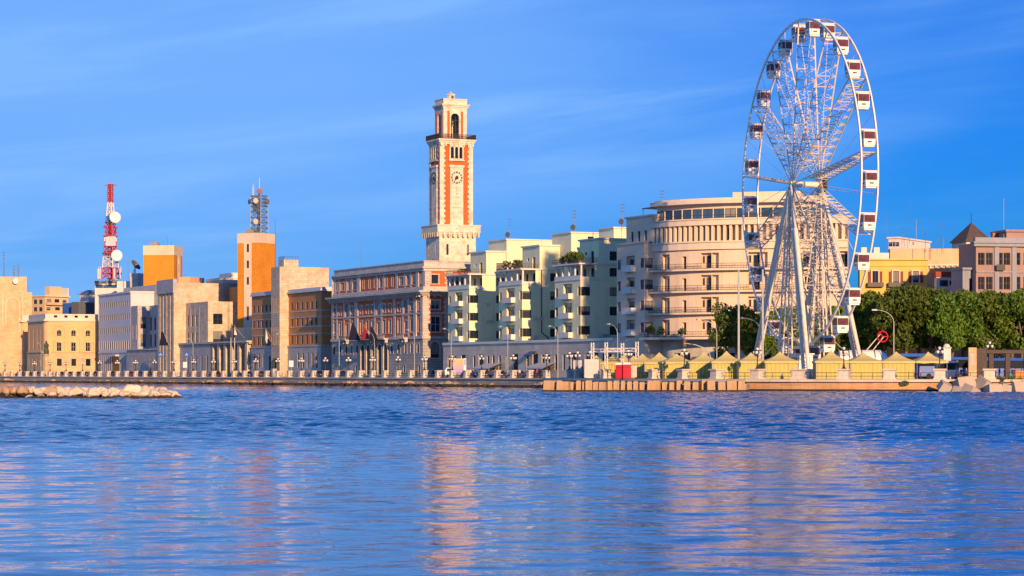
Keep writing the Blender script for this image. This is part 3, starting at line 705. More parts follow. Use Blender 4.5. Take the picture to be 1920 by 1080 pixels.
# ------------------------------------------------------------------ the clock tower
def clock_tower():
    fr = ROW; UC, VC = -3.0, 5.8                     # corner nearest the camera
    B = Building('clock_tower', 'tall white stone and red brick clock tower rising behind the palace', 'clock tower', fr, UC - 4.0, VC + 4.0, 26.0)
    cu, cv = UC - 3.9, VC + 4.4
    S, K = 'tower_stone', 'tower_brick'
    def sq(m, hu, hv, z0, z1): m.box(cu - hu, cu + hu, cv - hv, cv + hv, z0, z1)
    # lower stage
    hu, hv = 4.1, 4.75
    def wf(w, items): return items
    slit = [(hv * 2 * 0.22 - 0.3, hv * 2 * 0.22 + 0.3, 31.0, 33.6), (hv * 2 * 0.78 - 0.3, hv * 2 * 0.78 + 0.3, 31.0, 33.6)]
    slf = [(hu * 2 * 0.25 - 0.25, hu * 2 * 0.25 + 0.25, 31.0, 33.6), (hu * 2 * 0.75 - 0.25, hu * 2 * 0.75 + 0.25, 31.0, 33.6), (hu - 0.4, hu + 0.4, 28.6, 30.2)]
    B.face('lower_stage', S, (cu - hu, cv - hv), (1, 0), 2 * hu, 26.0, 36.4, slf, 0.3, nx=1, frame='frame_dark')
    B.face('lower_stage', S, (cu + hu, cv - hv), (0, 1), 2 * hv, 26.0, 36.4, slit, 0.3, nx=1, frame='frame_dark')
    mm = B.mb('lower_stage', S); mm.quad((cu - hu, cv - hv, 26), (cu - hu, cv + hv, 26), (cu - hu, cv + hv, 36.4), (cu - hu, cv - hv, 36.4)); mm.quad((cu - hu, cv + hv, 26), (cu + hu, cv + hv, 26), (cu + hu, cv + hv, 36.4), (cu - hu, cv + hv, 36.4))
    def band(m):
        sq(m, 4.3, 4.95, 35.6, 36.0); sq(m, 4.95, 5.6, 36.4, 38.0); sq(m, 5.1, 5.75, 38.0, 38.25); sq(m, 4.6, 5.25, 36.0, 36.4)
    B.one('gallery_band', S, band)
    for k in range(9):
        v = cv - 5.1 + k * 10.2 / 8
        B.one('band_bracket', S, lambda m: m.box(cu + 4.6, cu + 5.05, v - 0.22, v + 0.22, 35.3, 36.4))
    for k in range(8):
        u = cu - 4.5 + k * 9.0 / 7
        B.one('band_bracket', S, lambda m: m.box(u - 0.22, u + 0.22, cv - 5.7, cv - 5.25, 35.3, 36.4))
    # shaft: brick core, stone corners with toothed edges, stone clock panel
    hu, hv, z0, z1 = 3.45, 4.3, 38.25, 57.6
    B.one('shaft_core', K, lambda m: sq(m, hu - 0.25, hv - 0.25, z0 - 0.5, z1))
    for sx in (-1, 1):
        for sy in (-1, 1):
            def cor(m):
                w, t = 0.75, 0.3; z = z0; k = 0
                while z < z1 - 0.05:
                    zz = min(z + 0.6, z1); e = t if k % 2 else 0
                    u_o, v_o = cu + sx * hu, cv + sy * hv
                    m.box(min(u_o, u_o - sx * (w + e)), max(u_o, u_o - sx * (w + e)), min(v_o, v_o - sy * (w + 0.3 + e)), max(v_o, v_o - sy * (w + 0.3 + e)), z, zz); z = zz; k += 1
            B.one('corner_quoins', S, cor)
    pz1 = 52.6
    B.one('clock_panel', S, lambda m: (m.box(cu + hu - 0.3, cu + hu + 0.12, cv - 1.7, cv + 1.7, z0, pz1 - 0.5), m.box(cu + hu - 0.3, cu + hu + 0.3, cv - 1.95, cv + 1.95, pz1 - 0.5, pz1)))
    B.one('clock_panel', S, lambda m: (m.box(cu - 1.6, cu + 1.6, cv - hv - 0.12, cv - hv + 0.3, z0, pz1 - 0.5), m.box(cu - 1.85, cu + 1.85, cv - hv - 0.3, cv - hv + 0.3, pz1 - 0.5, pz1)))
    B.one('panel_door', S, lambda m: (m.box(cu + hu + 0.12, cu + hu + 0.24, cv - 0.9, cv + 0.9, z0, 42.4), m.box(cu + hu + 0.12, cu + hu + 0.4, cv - 1.1, cv + 1.1, 42.4, 42.75)))
    # clocks: ring of numerals, hub and hands
    def clock(side):
        zc = 49.6; rr = 1.3
        def pt(a, r, t):
            x, z = r * math.sin(a), r * math.cos(a)
            return (cu + hu + 0.12 + t, cv + x, zc + z) if side else (cu - x, cv - hv - 0.12 - t, zc + z)
        def bar(m, a, r0, r1, w, t=0.06):
            c, s_ = math.cos(a), math.sin(a)
            ps = [(r0, -w), (r0, w), (r1, w), (r1, -w)]
            q = []
            for tt in (0.0, t):
                for r, o in ps:
                    x, z = r * s_ + o * c, r * c - o * s_
                    q.append((cu + hu + 0.12 + tt, cv + x, zc + z) if side else (cu - x, cv - hv - 0.12 - tt, zc + z))
            m.add(q, [(0, 1, 2, 3), (7, 6, 5, 4), (0, 4, 5, 1), (1, 5, 6, 2), (2, 6, 7, 3), (3, 7, 4, 0)])
        ring = MB((B.u0, B.v0, B.z0))
        for k in range(12):
            a = k * math.pi / 6
            for o in ((-0.14, 0.0, 0.14) if k % 3 else (-0.2, -0.07, 0.07, 0.2)): bar(ring, a + o / rr, rr - 0.22, rr + 0.22, 0.05)
        f = ring.build('clock_face', 'clock_green', B.e)
        h = MB((B.u0, B.v0, B.z0)); bar(h, R(215), -0.25, 0.95, 0.09, 0.14); bar(h, R(232), -0.2, 0.7, 0.13, 0.12)
        for k in range(8): bar(h, k * math.pi / 4, 0.0, 0.42, 0.17, 0.1)
        h.build('clock_hand', 'iron', f)
        p = MB((B.u0, B.v0, B.z0)); bar(p, math.pi, 2.0, 3.4, 0.035, 0.05); bar(p, math.pi, 3.7, 4.0, 0.1, 0.05); p.build('sundial_mark', 'clock_green', f)
    clock(True); clock(False)
    # three-arch arcade under the balcony
    def arcade(side):
        o, d, w = ((cu + hu, cv - hv + 1.25), (0, 1), 2 * hv - 2.5) if side else ((cu - hu + 1.25, cv - hv), (1, 0), 2 * hu - 2.5)
        cw = 0.82; gap = 0.3; tot = 3 * cw + 2 * gap; s0 = (w - tot) / 2
        ops = [(s0 + k * (cw + gap), s0 + k * (cw + gap) + cw, 54.2, 57.0, True) for k in range(3)]
        B.face('arcade#%d' % side, S, (o[0] + (0.05 if side else 0) + d[0] * (s0 - 0.35), o[1] - (0 if side else 0.05) + d[1] * (s0 - 0.35)), d, tot + 0.7, 53.9, 57.6, [(a - s0 + 0.35, b - s0 + 0.35, c, e, t) for a, b, c, e, t in ops], 0.25, nx=1, frame='frame_dark', glass='glass_plain')
    arcade(True); arcade(False)
    B.one('arcade_sill', S, lambda m: (m.box(cu + hu, cu + hu + 0.2, cv - 2.0, cv + 2.0, 53.6, 53.9), m.box(cu - 1.9, cu + 1.9, cv - hv - 0.2, cv - hv, 53.6, 53.9)))
    def balc(m):
        sq(m, hu + 0.1, hv + 0.1, 57.6, 58.0); sq(m, hu + 0.6, hv + 0.6, 58.4, 58.8); sq(m, hu + 0.35, hv + 0.35, 58.0, 58.4)
    B.one('balcony', S, balc)
    for k in range(8):
        v = cv - hv + 0.2 + k * (2 * hv - 0.4) / 7; B.one('balcony_bracket', S, lambda m: m.box(cu + hu, cu + hu + 0.45, v - 0.2, v + 0.2, 57.1, 57.98))
    def rail(m):
        a, b = hu + 0.5, hv + 0.5
        for z in (58.95, 59.4, 59.9):
            m.box(cu - a, cu + a, cv - b - 0.04, cv - b + 0.04, z - 0.05, z + 0.05); m.box(cu + a - 0.04, cu + a + 0.04, cv - b, cv + b, z - 0.05, z + 0.05)
            m.box(cu - a, cu + a, cv + b - 0.04, cv + b + 0.04, z - 0.05, z + 0.05); m.box(cu - a - 0.04, cu - a + 0.04, cv - b, cv + b, z - 0.05, z + 0.05)
        for k in range(29):
            t = -1 + 2 * k / 28
            for (x, y) in ((cu + a, cv + t * b), (cu - a, cv + t * b), (cu + t * a, cv - b), (cu + t * a, cv + b)): m.box(x - 0.05, x + 0.05, y - 0.05, y + 0.05, 58.8, 60.0)
    B.one('balcony_railing', 'iron', rail)
    # belfry with open arches and a bell
    bu, bv, z0, z1 = 2.6, 3.05, 58.8, 66.2
    for (o, d, w) in (((cu - bu, cv - bv), (1, 0), 2 * bu), ((cu + bu, cv - bv), (0, 1), 2 * bv), ((cu + bu, cv + bv), (-1, 0), 2 * bu), ((cu - bu, cv + bv), (0, -1), 2 * bv)):
        aw = 0.95 if w < 5.5 else 1.1
        B.mb('belfry', S).wall(o, d, w, z0, z1, [(w / 2 - aw, w / 2 + aw, z0 + 0.2, z1 - 1.1, True)], 0.7)
    for sy in (-1, 1):
        B.one('brick_strip', K, lambda m: m.box(cu + bu, cu + bu + 0.07, cv + sy * 1.75 - 0.3, cv + sy * 1.75 + 0.3, z0 + 0.2, z1 - 0.6))
        B.one('brick_strip', K, lambda m: m.box(cu + sy * 1.6 - 0.25, cu + sy * 1.6 + 0.25, cv - bv - 0.07, cv - bv, z0 + 0.2, z1 - 0.6))
    bl = B.one('bell', 'bell', lambda m: m.lathe([(0.55, 62.2), (0.5, 62.5), (0.36, 62.9), (0.3, 63.3), (0.1, 63.5)], cu + 1.2, cv - 0.1, 12))
    B.one('bell_yoke', 'iron', lambda m: (m.box(cu + 1.1, cu + 1.3, cv - 1.3, cv + 1.3, 63.5, 63.7), m.tube((cu + 1.2, cv - 0.8, 59.0), (cu + 1.2, cv - 0.8, 65.0), 0.07, 5), m.tube((cu + 1.2, cv + 0.7, 59.0), (cu + 1.2, cv + 0.7, 65.0), 0.07, 5)))
    def top(m):
        sq(m, bu + 0.12, bv + 0.12, 66.2, 66.6); sq(m, bu + 0.35, bv + 0.35, 66.6, 66.95); sq(m, bu + 0.6, bv + 0.6, 66.95, 67.25)
    B.one('belfry_cornice', S, top)
    B.one('attic', S, lambda m: (sq(m, bu + 0.02, bv + 0.02, 67.25, 68.4), sq(m, bu + 0.12, bv + 0.12, 68.4, 68.6)))
    B.one('cupola', S, lambda m: (m.lathe([(1.0, 68.6), (1.0, 69.6), (1.18, 69.7), (1.1, 69.9), (0.6, 70.2), (0.12, 70.35), (0.1, 70.6)], cu, cv, 8)))
    B.one('cupola_opening_shade', 'frame_dark', lambda m: m.box(cu + 0.9, cu + 1.03, cv - 0.3, cv + 0.3, 68.75, 69.5))  # no hole cut: dark block paints the shade of an opening
    B.done()
clock_tower()

# ------------------------------------------------------------------ brown brick building with stone stair tower
def brown_building():
    fr = ROW; U0, US0, US1, U1 = fr.u(466), fr.u(511), fr.u(527), fr.u(603, 2.2)
    B = Building('brown_building', 'brown brick building with pale bands and a tall stone stair tower', 'building', fr, U0)
    V = 1.0; V2 = 2.2; top = 24.6
    rows = ((20.0, 22.0), (15.6, 17.6), (10.7, 13.0))
    def wing(u0, u1, v, pxs, side):
        wins = []
        for p in pxs:
            a = fr.u(p, v) - u0
            for z0, z1 in rows: wins.append((a - 0.8, a + 0.8, z0, z1))
        sw_ = []
        B.block('brick_wall', 'brown_brick', u0, u1, v, 26, 10.1, top, wins, sw_, 0.14, nx=1, frame='frame_dark', glass='glass_plain')
        for z in (19.4, 17.75, 15.2, 13.2): B.one('band', 'palace_stone', lambda m: (m.box(u0, u1 + 0.08, v - 0.08, v - 0.002, z, z + 0.3), m.box(u1 + 0.002, u1 + 0.08, v, 26, z, z + 0.3)))
        B.one('roof_cornice', 'office_white', lambda m: (m.box(u0, u1 + 0.4, v - 0.5, v + 0.5, top, top + 0.5), m.box(u0, u1 + 0.25, v - 0.3, v + 0.6, top + 0.5, top + 1.1), m.box(u1 - 0.5, u1 + 0.4, v + 0.5, 26, top, top + 0.5), m.box(u1 - 0.6, u1 + 0.25, v + 0.6, 26, top + 0.5, top + 1.1)))
    wing(U0, US0 - 0.01, V, [475.8, 484, 492, 500, 508], False)
    wing(US1 + 0.01, U1, V2, [547.5, 557.7, 566.4, 575.4, 584.6, 593.3], True)
    def base(u0, u1, v, pxs, dpx):
        ops = [(fr.u(p, v) - u0 - 0.6, fr.u(p, v) - u0 + 0.6, 4.2, 8.2) for p in pxs] + [(fr.u(p, v) - u0 - 1.1, fr.u(p, v) - u0 + 1.1, ST, 7.6) for p in dpx]
        B.face('base_wall', 'grey_stone', (u0, v), (1, 0), u1 - u0, ST, 10.1, ops, 0.18, nx=1, frame='frame_dark', glass='glass_plain')
        B.mb('base_wall', 'grey_stone').wall((u1, v), (0, 1), 26 - v, ST, 10.1)
    base(U0, US0, V - 0.3, [477, 485.5, 494], [506.5])
    base(US1, U1 + 0.3, V2 - 0.3, [559, 568, 577, 586, 594], [535])
    B.one('base_ledge', 'palace_stone', lambda m: (m.box(U0, US0, V - 0.45, V, 9.9, 10.3), m.box(US1, U1 + 0.45, V2 - 0.45, V2, 9.9, 10.3), m.box(U1, U1 + 0.45, V2, 26, 9.9, 10.3)))
    # stair tower
    zt = fr.z(500, US1, 0)
    w = US1 - US0
    sl = [(w * k / 4 + 0.55, w * k / 4 + 1.15, z0, z1) for k in range(4) for z0, z1 in ((19.3, 23.8), (10.6, 15.6))]
    B.block('stair_tower', 'rose_stone', US0, US1, -0.4, 14, ST, zt, [x for x in sl if x[1] < w - 0.3] + [(w / 2 - 0.9, w / 2 + 0.9, ST, 6.8)], (), 0.4, nx=1, frame='frame_dark', glass='glass_plain')
    B.one('tower_cap', 'rose_stone', lambda m: (m.box(US0 + 2, US1 - 0.5, 1, 5.2, zt, zt + 2.0)))
    def rl(m):
        for k in range(9): t = k / 8; m.box(US0 + 2.1 + t * (w - 2.8) - 0.04, US0 + 2.1 + t * (w - 2.8) + 0.04, 1.05, 1.13, zt + 2.0, zt + 2.9)
        for k in range(6): v = 1.1 + k * 0.8; m.box(US1 - 0.6, US1 - 0.52, v, v + 0.08, zt + 2.0, zt + 2.9)
        m.box(US0 + 2.05, US1 - 0.5, 1.05, 1.13, zt + 2.8, zt + 2.9); m.box(US1 - 0.6, US1 - 0.52, 1.05, 5.2, zt + 2.8, zt + 2.9)
    B.one('roof_railing', 'frame_blue', rl)
    B.one('flagpole', 'frame_blue', lambda m: m.tube((US0 + 1.2, 0.4, zt), (US0 + 1.2, 0.4, zt + 13.5), 0.15, 6, 0.05))
    # statue niche
    B.one('statue', 'bell', lambda m: m.lathe([(0.45, 4.0), (0.5, 4.3), (0.35, 4.6), (0.42, 5.6), (0.5, 6.2), (0.2, 6.5), (0.24, 6.8), (0.1, 7.05)], fr.u(514, -0.9), -0.95, 8))
    B.one('statue_plinth', 'grey_stone', lambda m: m.box(fr.u(514, -0.9) - 0.8, fr.u(514, -0.9) + 0.8, -1.6, -0.401, ST, 4.0))
    # roof rooms behind the parapet
    ua, ub = fr.u(567, 12), fr.u(580, 12)
    B.block('roof_room', 'ochre_plaster', US1 + 18, U1 + 10 - 10.5, 10, 16, top, top + 3.4, [(1, 2.6, top + 1.0, top + 2.4)], [(2, 3.4, top + 1.2, top + 2.4)], 0.2, nx=2, frame='frame_dark')
    B.block('roof_room', 'peach_plaster', U1 - 0.3, U1 + 12, 14, 24, ST, top + 4.2, (), [(2, 3.4, top + 1.2, top + 2.4)], 0.2, nx=2, frame='frame_dark')
    u = fr.u(612, 6); B.one('roof_pole', 'mast_grey', lambda m: m.tube((U1 - 1, 6, top), (U1 - 1, 6, top + 9), 0.12, 5, 0.04))
    B.done()
brown_building()

# ------------------------------------------------------------------ grey and rose stone block with pilasters and columned porch
def stone_block():
    fr = ROW; U0, UE = fr.u(246), fr.u(465.5)
    B = Building('stone_block', 'long rose and grey stone block with pilastered centre, two low wings and columned porch', 'building', fr, U0)
    S, G = 'rose_stone', 'grey_stone'
    # left wing
    ua, ub = fr.u(258), fr.u(278, 4.0)
    zl = fr.z(573, ua); zb = fr.z(657, ua)
    B.block('wing', G, U0, ua, 0, 24, ST, zl, [(2, 3.2, 14, 19), (6, 7.2, 14, 19)], [(1.0, 2.9, fr.z(616, ua, 2), fr.z(595, ua, 2)), (1.0, 2.9, fr.z(650, ua, 2), fr.z(627, ua, 2), False, dict(glass='glass_blue'))], 0.3, nx=2, nz=2, frame='frame_green', glass='glass')
    uc = fr.u(301, 4.0)
    sl = [(fr.u(p, 4) - ua - 0.85, fr.u(p, 4) - ua + 0.85, z0, z1) for p in (283, 291, 298) for z0, z1 in ((fr.z(620, ua, 4), fr.z(596, ua, 4)), (fr.z(650, ua, 4), fr.z(627, ua, 4)))]
    B.block('wing', G, ua, uc, 4, 24, ST, zl, [(a, b, c, d) for a, b, c, d in sl], (), 0.15, nx=1, frame='frame_dark', glass='glass_plain')
    lp = fr.u(313, -1.5)
    low = [(fr.u(p, -1.5) - U0 - 0.5, fr.u(p, -1.5) - U0 + 0.5, 3.0, 8.0) for p in (248.5, 258, 282, 290, 298)]
    B.block('low_base', G, U0, fr.u(302, -1.5), -1.5, 3.9, ST, zb, low, (), 0.15, nx=1, frame='frame_dark', glass='glass_plain')
    B.one('base_ledge', 'palace_stone', lambda m: m.box(U0, fr.u(302, -1.5), -1.9, 3.9, zb, zb + 0.4))
    # central mass with pilasters
    uc0, uc1 = fr.u(301, -1), fr.u(331, -1)
    zc = fr.z(530, uc1, -1); zp = fr.z(549, uc1, -1)
    vs_ = fr.v(385, uc1)
    B.block('central_mass', S, uc0, uc1, -1, 30, ST, zc, [((uc1 - uc0) * (k + 0.5) / 4 - 0.9, (uc1 - uc0) * (k + 0.5) / 4 + 0.9, 3.0, 9.0) for k in range(4)], (), 0.5, nx=2, nz=2, frame='frame_dark', glass='glass_plain')
    n = 5
    for k in range(n):
        u = uc0 + (uc1 - uc0 - 2.4) * k / (n - 1)
        B.one('pilaster', S, lambda m: m.box(u, u + 2.4, -1.9, -1.001, ST, zp))
    B.one('pilaster_cap', G, lambda m: m.box(uc0 - 0.3, uc1 + 0.3, -2.2, -1.001, zp, zc + 1.2))
    # right wing
    ur0, ur1 = uc1, fr.u(390, 2)
    zr = fr.z(565, ur1, 2); zbr = fr.z(645, ur1, 1)
    sw_ = [(fr.u(p, 2) - ur0 - 0.9, fr.u(p, 2) - ur0 + 0.9, fr.z(b, fr.u(p, 2), 2), fr.z(a, fr.u(p, 2), 2)) for p in (352.5, 360.5, 368.5) for a, b in ((591, 612), (624, 646))]
    sd = [(1.6, 4.6, fr.z(608, ur1, 4), fr.z(588, ur1, 4)), (1.6, 4.6, fr.z(643, ur1, 4), fr.z(621, ur1, 4))]
    B.block('wing#2', S, ur0, ur1, 2, 26, ST, zr, sw_, sd, 0.16, nx=2, nz=2, frame='frame_green', glass='glass', fstyle=dict(nx=1, glass='glass_plain', frame='frame_dark'))
    for p in (357, 365, 373):
        u = fr.u(p, 2); B.one('pilaster', G, lambda m: m.box(u - 0.5, u + 0.5, 1.93, 1.999, zbr + 0.6, zr - 1.5))
    uq = fr.u(398, 0)
    B.block('low_base#2', G, ur0, uq, 0, 1.99, ST, zbr, [(fr.u(p, 0) - ur0 - 0.7, fr.u(p, 0) - ur0 + 0.7, 3.0, 8.2) for p in (352, 360, 367, 378, 388)], (), 0.15, nx=1, frame='frame_dark', glass='glass_plain')
    B.one('base_ledge', 'palace_stone', lambda m: m.box(ur0, UE, -0.5, 2.0, zbr, zbr + 0.5))
    # columned porch and the wall beside it
    B.block('porch_wall', S, ur1, UE, 9, 26, ST, fr.z(610, UE, 9), [(3, 5, 13, 17.5)], (), 0.4, nx=2, nz=2, frame='frame_green')
    for p in (397, 409, 421, 433, 447, 461):
        u = fr.u(p, 0); B.one('porch_column', S, lambda m: m.box(u - 1.0, u + 1.0, 0, 1.6, ST, zbr))
    B.one('porch_ceiling', G, lambda m: m.box(uq, UE, 0.2, 9, zbr - 0.5, zbr - 0.02))
    for p in (433, 440): 
        u = fr.u(p, -3); B.one('flagpole', 'pole_grey', lambda m: m.tube((u, -3, ST), (u, -3, 13), 0.11, 6))
    # upper mass behind, stepped
    um = fr.u(412, 12)
    B.block('upper_mass', S, uc1, fr.u(386, 14), 14, 32, 15, fr.z(528, fr.u(386, 14), 14), (), (), 0.3)
    B.block('upper_mass', 'pale_stone', fr.u(386, 20), fr.u(412, 20), 20, 34, 15, fr.z(522, fr.u(400, 20), 20), (), (), 0.3)
    B.block('roof_room', 'white_plaster', fr.u(411, 24), fr.u(434, 24), 24, 30, 15, fr.z(513, fr.u(420, 24), 24), (), [(1, 3, 25, 27)], 0.3, nx=2, frame='frame_dark')
    B.block('brick_room', 'brown_brick', fr.u(424, 16), fr.u(446, 16), 16, 28, 10, fr.z(538, fr.u(440, 16), 16), [(4, 6, 20, 24), (9, 11, 20, 24)], (), 0.3, nx=1, frame='frame_dark', glass='glass_plain')
    B.done()
stone_block()

# ------------------------------------------------------------------ blue-white office block
def office():
    fr = ROW; U0, U1 = fr.u(185), fr.u(245)
    B = Building('office_block', 'plain white office block with five rows of narrow windows, in blue shade', 'office block', fr, U0)
    zt = fr.z(549, U1)
    wins = []
    rows = [(576, 566.5), (600.5, 590), (625.5, 614.5), (655.5, 641)]
    n = 15
    for k in range(n):
        a = 1.2 + (U1 - U0 - 3.2) * k / (n - 1)
        for b, t in rows:
            um = fr.u(215); wins.append((a - 0.1, a + 1.15, fr.z(b, um), fr.z(t, um)))
        if not 6 <= k <= 9: wins.append((a - 0.1, a + 1.15, 3.4, 8.6))
    wins.append((1.2 + (U1 - U0 - 3.2) * 6 / 14, 1.2 + (U1 - U0 - 3.2) * 9.4 / 14, ST, 8.4, False, dict(nx=3, nz=2)))
    B.block('wall', 'office_white', U0, U1, 0, 22, ST, zt, wins, (), 0.12, nx=1, frame='frame_dark', glass='glass_plain')
    B.one('cornice', 'office_white', lambda m: (m.box(U0 - 0.2, U1 + 0.3, -0.3, 0.4, zt, zt + 0.6), m.box(U1 - 0.4, U1 + 0.3, 0.4, 22, zt, zt + 0.6)))
    zb = fr.z(657, fr.u(215))
    B.one('belt_course', 'office_white', lambda m: m.box(U0, U1 + 0.2, -0.25, -0.002, zb - 0.9, zb - 0.3))
    for k in range(16):
        a = U0 + 0.55 + (U1 - U0 - 3.2) * k / 14
        if k < 16 and a < U1 - 0.4: B.one('pilaster', 'office_white', lambda m: m.box(a - 0.25, a + 0.25, -0.07, -0.003, zb + 0.2, fr.z(639, fr.u(215))))
    B.one('entrance_canopy', 'office_white', lambda m: m.box(U0 + 1 + (U1 - U0) * 6 / 15, U0 + (U1 - U0) * 9.6 / 15, -1.2, -0.003, 8.5, 9.0))
    # set-back top storey
    B.block('roof_room', 'pale_stone', U0 + 3, U1 + 6, 8, 30, zt - 6, fr.z(540, fr.u(235, 8), 8), (), (), 0.3)
    B.block('roof_room', 'brown_brick', U1 + 1, U1 + 16, 12, 24, 8, fr.z(549, fr.u(285, 12), 12), [(2 + 2.4 * k, 3.4 + 2.4 * k, fr.z(572, fr.u(285, 12), 12), fr.z(560, fr.u(285, 12), 12)) for k in range(4)], [(2, 4, 24, 26)], 0.3, nx=1, frame='frame_dark')
    B.done()
office()

# ------------------------------------------------------------------ tan buildings at the far end of the bay
def tan_building(px0, px1, px2, D, label, name, nslits, side_wins, topy, second):
    fr = frame_at(px1, D, -65); U0 = fr.u(px0); dv = fr.v(px2)
    B = Building(name, label, 'building', fr, U0)
    zt = fr.z(topy, 0); zb = fr.z(661, 0); zg = fr.z(690, 0)
    n = nslits; w = -U0
    sl = [(w * (k + 0.7) / (n + 0.6) - 0.75, w * (k + 0.7) / (n + 0.6) + 0.75, fr.z(655, 0), fr.z(615, 0), True) for k in range(n)]
    lo = [(w * (k + 0.7) / (n + 0.6) - 0.7, w * (k + 0.7) / (n + 0.6) + 0.7, fr.z(687, 0), fr.z(672, 0)) for k in range(n)]
    rc = 2.2
    B.face('wall', 'ochre_plaster', (U0, 0), (1, 0), w - rc, zb, zt, sl, 0.15, nx=1, frame='frame_dark', glass='glass_plain')
    B.face('base_wall', 'tan_stone', (U0, -0.25), (1, 0), w - rc, ST, zb, lo, 0.15, nx=1, frame='frame_dark', glass='glass_plain')
    # rounded corner
    for (z0, z1, mt, nm, e) in ((zb, zt, 'ochre_plaster', 'wall', 0.0), (ST, zb, 'tan_stone', 'base_wall', 0.25)):
        pts = [(-rc + (rc + e) * math.sin(t), rc - (rc + e) * math.cos(t)) for t in [math.pi / 2 * k / 8 for k in range(9)]]
        for a, b in zip(pts, pts[1:]): B.mb(nm, mt).quad((*a, z0), (*b, z0), (*b, z1), (*a, z1))
    W1, W2 = [], []
    for c in side_wins:
        v = fr.v(c) - rc
        W1 += [(v - 0.85, v + 0.85, fr.z(630, 0), fr.z(618.5, 0), True), (v - 0.85, v + 0.85, fr.z(660, 0) + 0.3, fr.z(642, 0))]
        W2 += [(v - 0.85, v + 0.85, fr.z(686, 0), fr.z(672.5, 0))]
    B.face('wall', 'ochre_plaster', (0, rc), (0, 1), dv - rc, zb, zt, W1, 0.35, nx=2, nz=2, frame='frame_white', glass='glass_plain', surround=(0.35, 0.12), smat='tan_stone')
    B.face('base_wall', 'tan_stone', (0.25, rc), (0, 1), dv - rc, ST, zb, W2, 0.35, nx=1, frame='frame_dark', glass='glass_plain')
    for c in side_wins:                              # big blind arches round each window
        v = fr.v(c); r0, r1 = 1.9, 2.25; zc = fr.z(622, 0)
        def ring(m):
            for k in range(12):
                t0, t1 = math.pi * k / 12, math.pi * (k + 1) / 12
                q = [(v + r * math.cos(t), zc + r * math.sin(t)) for r, t in ((r0, t0), (r1, t0), (r1, t1), (r0, t1))]
                m.add([(0.001, y, z) for y, z in q] + [(0.16, y, z) for y, z in q], [(4, 5, 6, 7), (0, 3, 7, 4), (1, 5, 6, 2), (0, 4, 5, 1), (3, 2, 6, 7)])
            for s_ in (-1, 1): m.box(0.001, 0.16, v + s_ * (r0 + r1) / 2 - 0.18, v + s_ * (r0 + r1) / 2 + 0.18, zb + 0.4, zc)
        B.one('arch_moulding', 'tan_stone', ring)
    def cor(m):
        m.box(U0, 0.45, -0.45, 0.3, zt - 0.4, zt); m.box(-0.4, 0.45, 0.3, dv, zt - 0.4, zt); m.box(U0, 0.3, -0.3, 0.3, zt, zt + 0.3); m.box(-0.4, 0.3, 0.3, dv, zt, zt + 0.3)
    B.one('cornice', 'pale_stone', cor)
    vents = [(3 + (dv - 8) * k / 3, 4.2 + (dv - 8) * k / 3, zt + 0.9, zt + 1.7) for k in range(4)] if side_wins else []
    B.face('attic', 'pale_stone', (U0, 0.3), (1, 0), w - 0.3, zt + 0.3, zt + 2.2, (), 0.3)
    B.face('attic', 'pale_stone', (-0.3, 0.3), (0, 1), dv - 0.3, zt + 0.3, zt + 2.2, vents, 0.3, nx=1, frame='frame_dark', glass='glass_plain')
    B.mb('roof', 'roof_felt').quad((U0, 0.3, zt + 1.2), (-0.3, 0.3, zt + 1.2), (-0.3, dv, zt + 1.2), (U0, dv, zt + 1.2))
    B.one('base_ledge', 'tan_stone', lambda m: (m.box(U0, -rc, -0.5, -0.003, zb, zb + 0.35), m.box(0.003, 0.5, rc, dv, zb, zb + 0.35)))
    B.mb('wall', 'ochre_plaster').quad((U0, 0, ST), (U0, dv, ST), (U0, dv, zt), (U0, 0, zt)); B.mb('wall', 'ochre_plaster').quad((U0, dv, ST), (0, dv, ST), (0, dv, zt + 2.2), (U0, dv, zt + 2.2))
    if second: second(B, fr, U0, dv, zt)
    B.done()
tan_building(52, 84, 184, 820, 'tan building with rounded corner and three tall arched windows on its sunlit side', 'tan_building', 4, [111, 138, 165], 600, None)
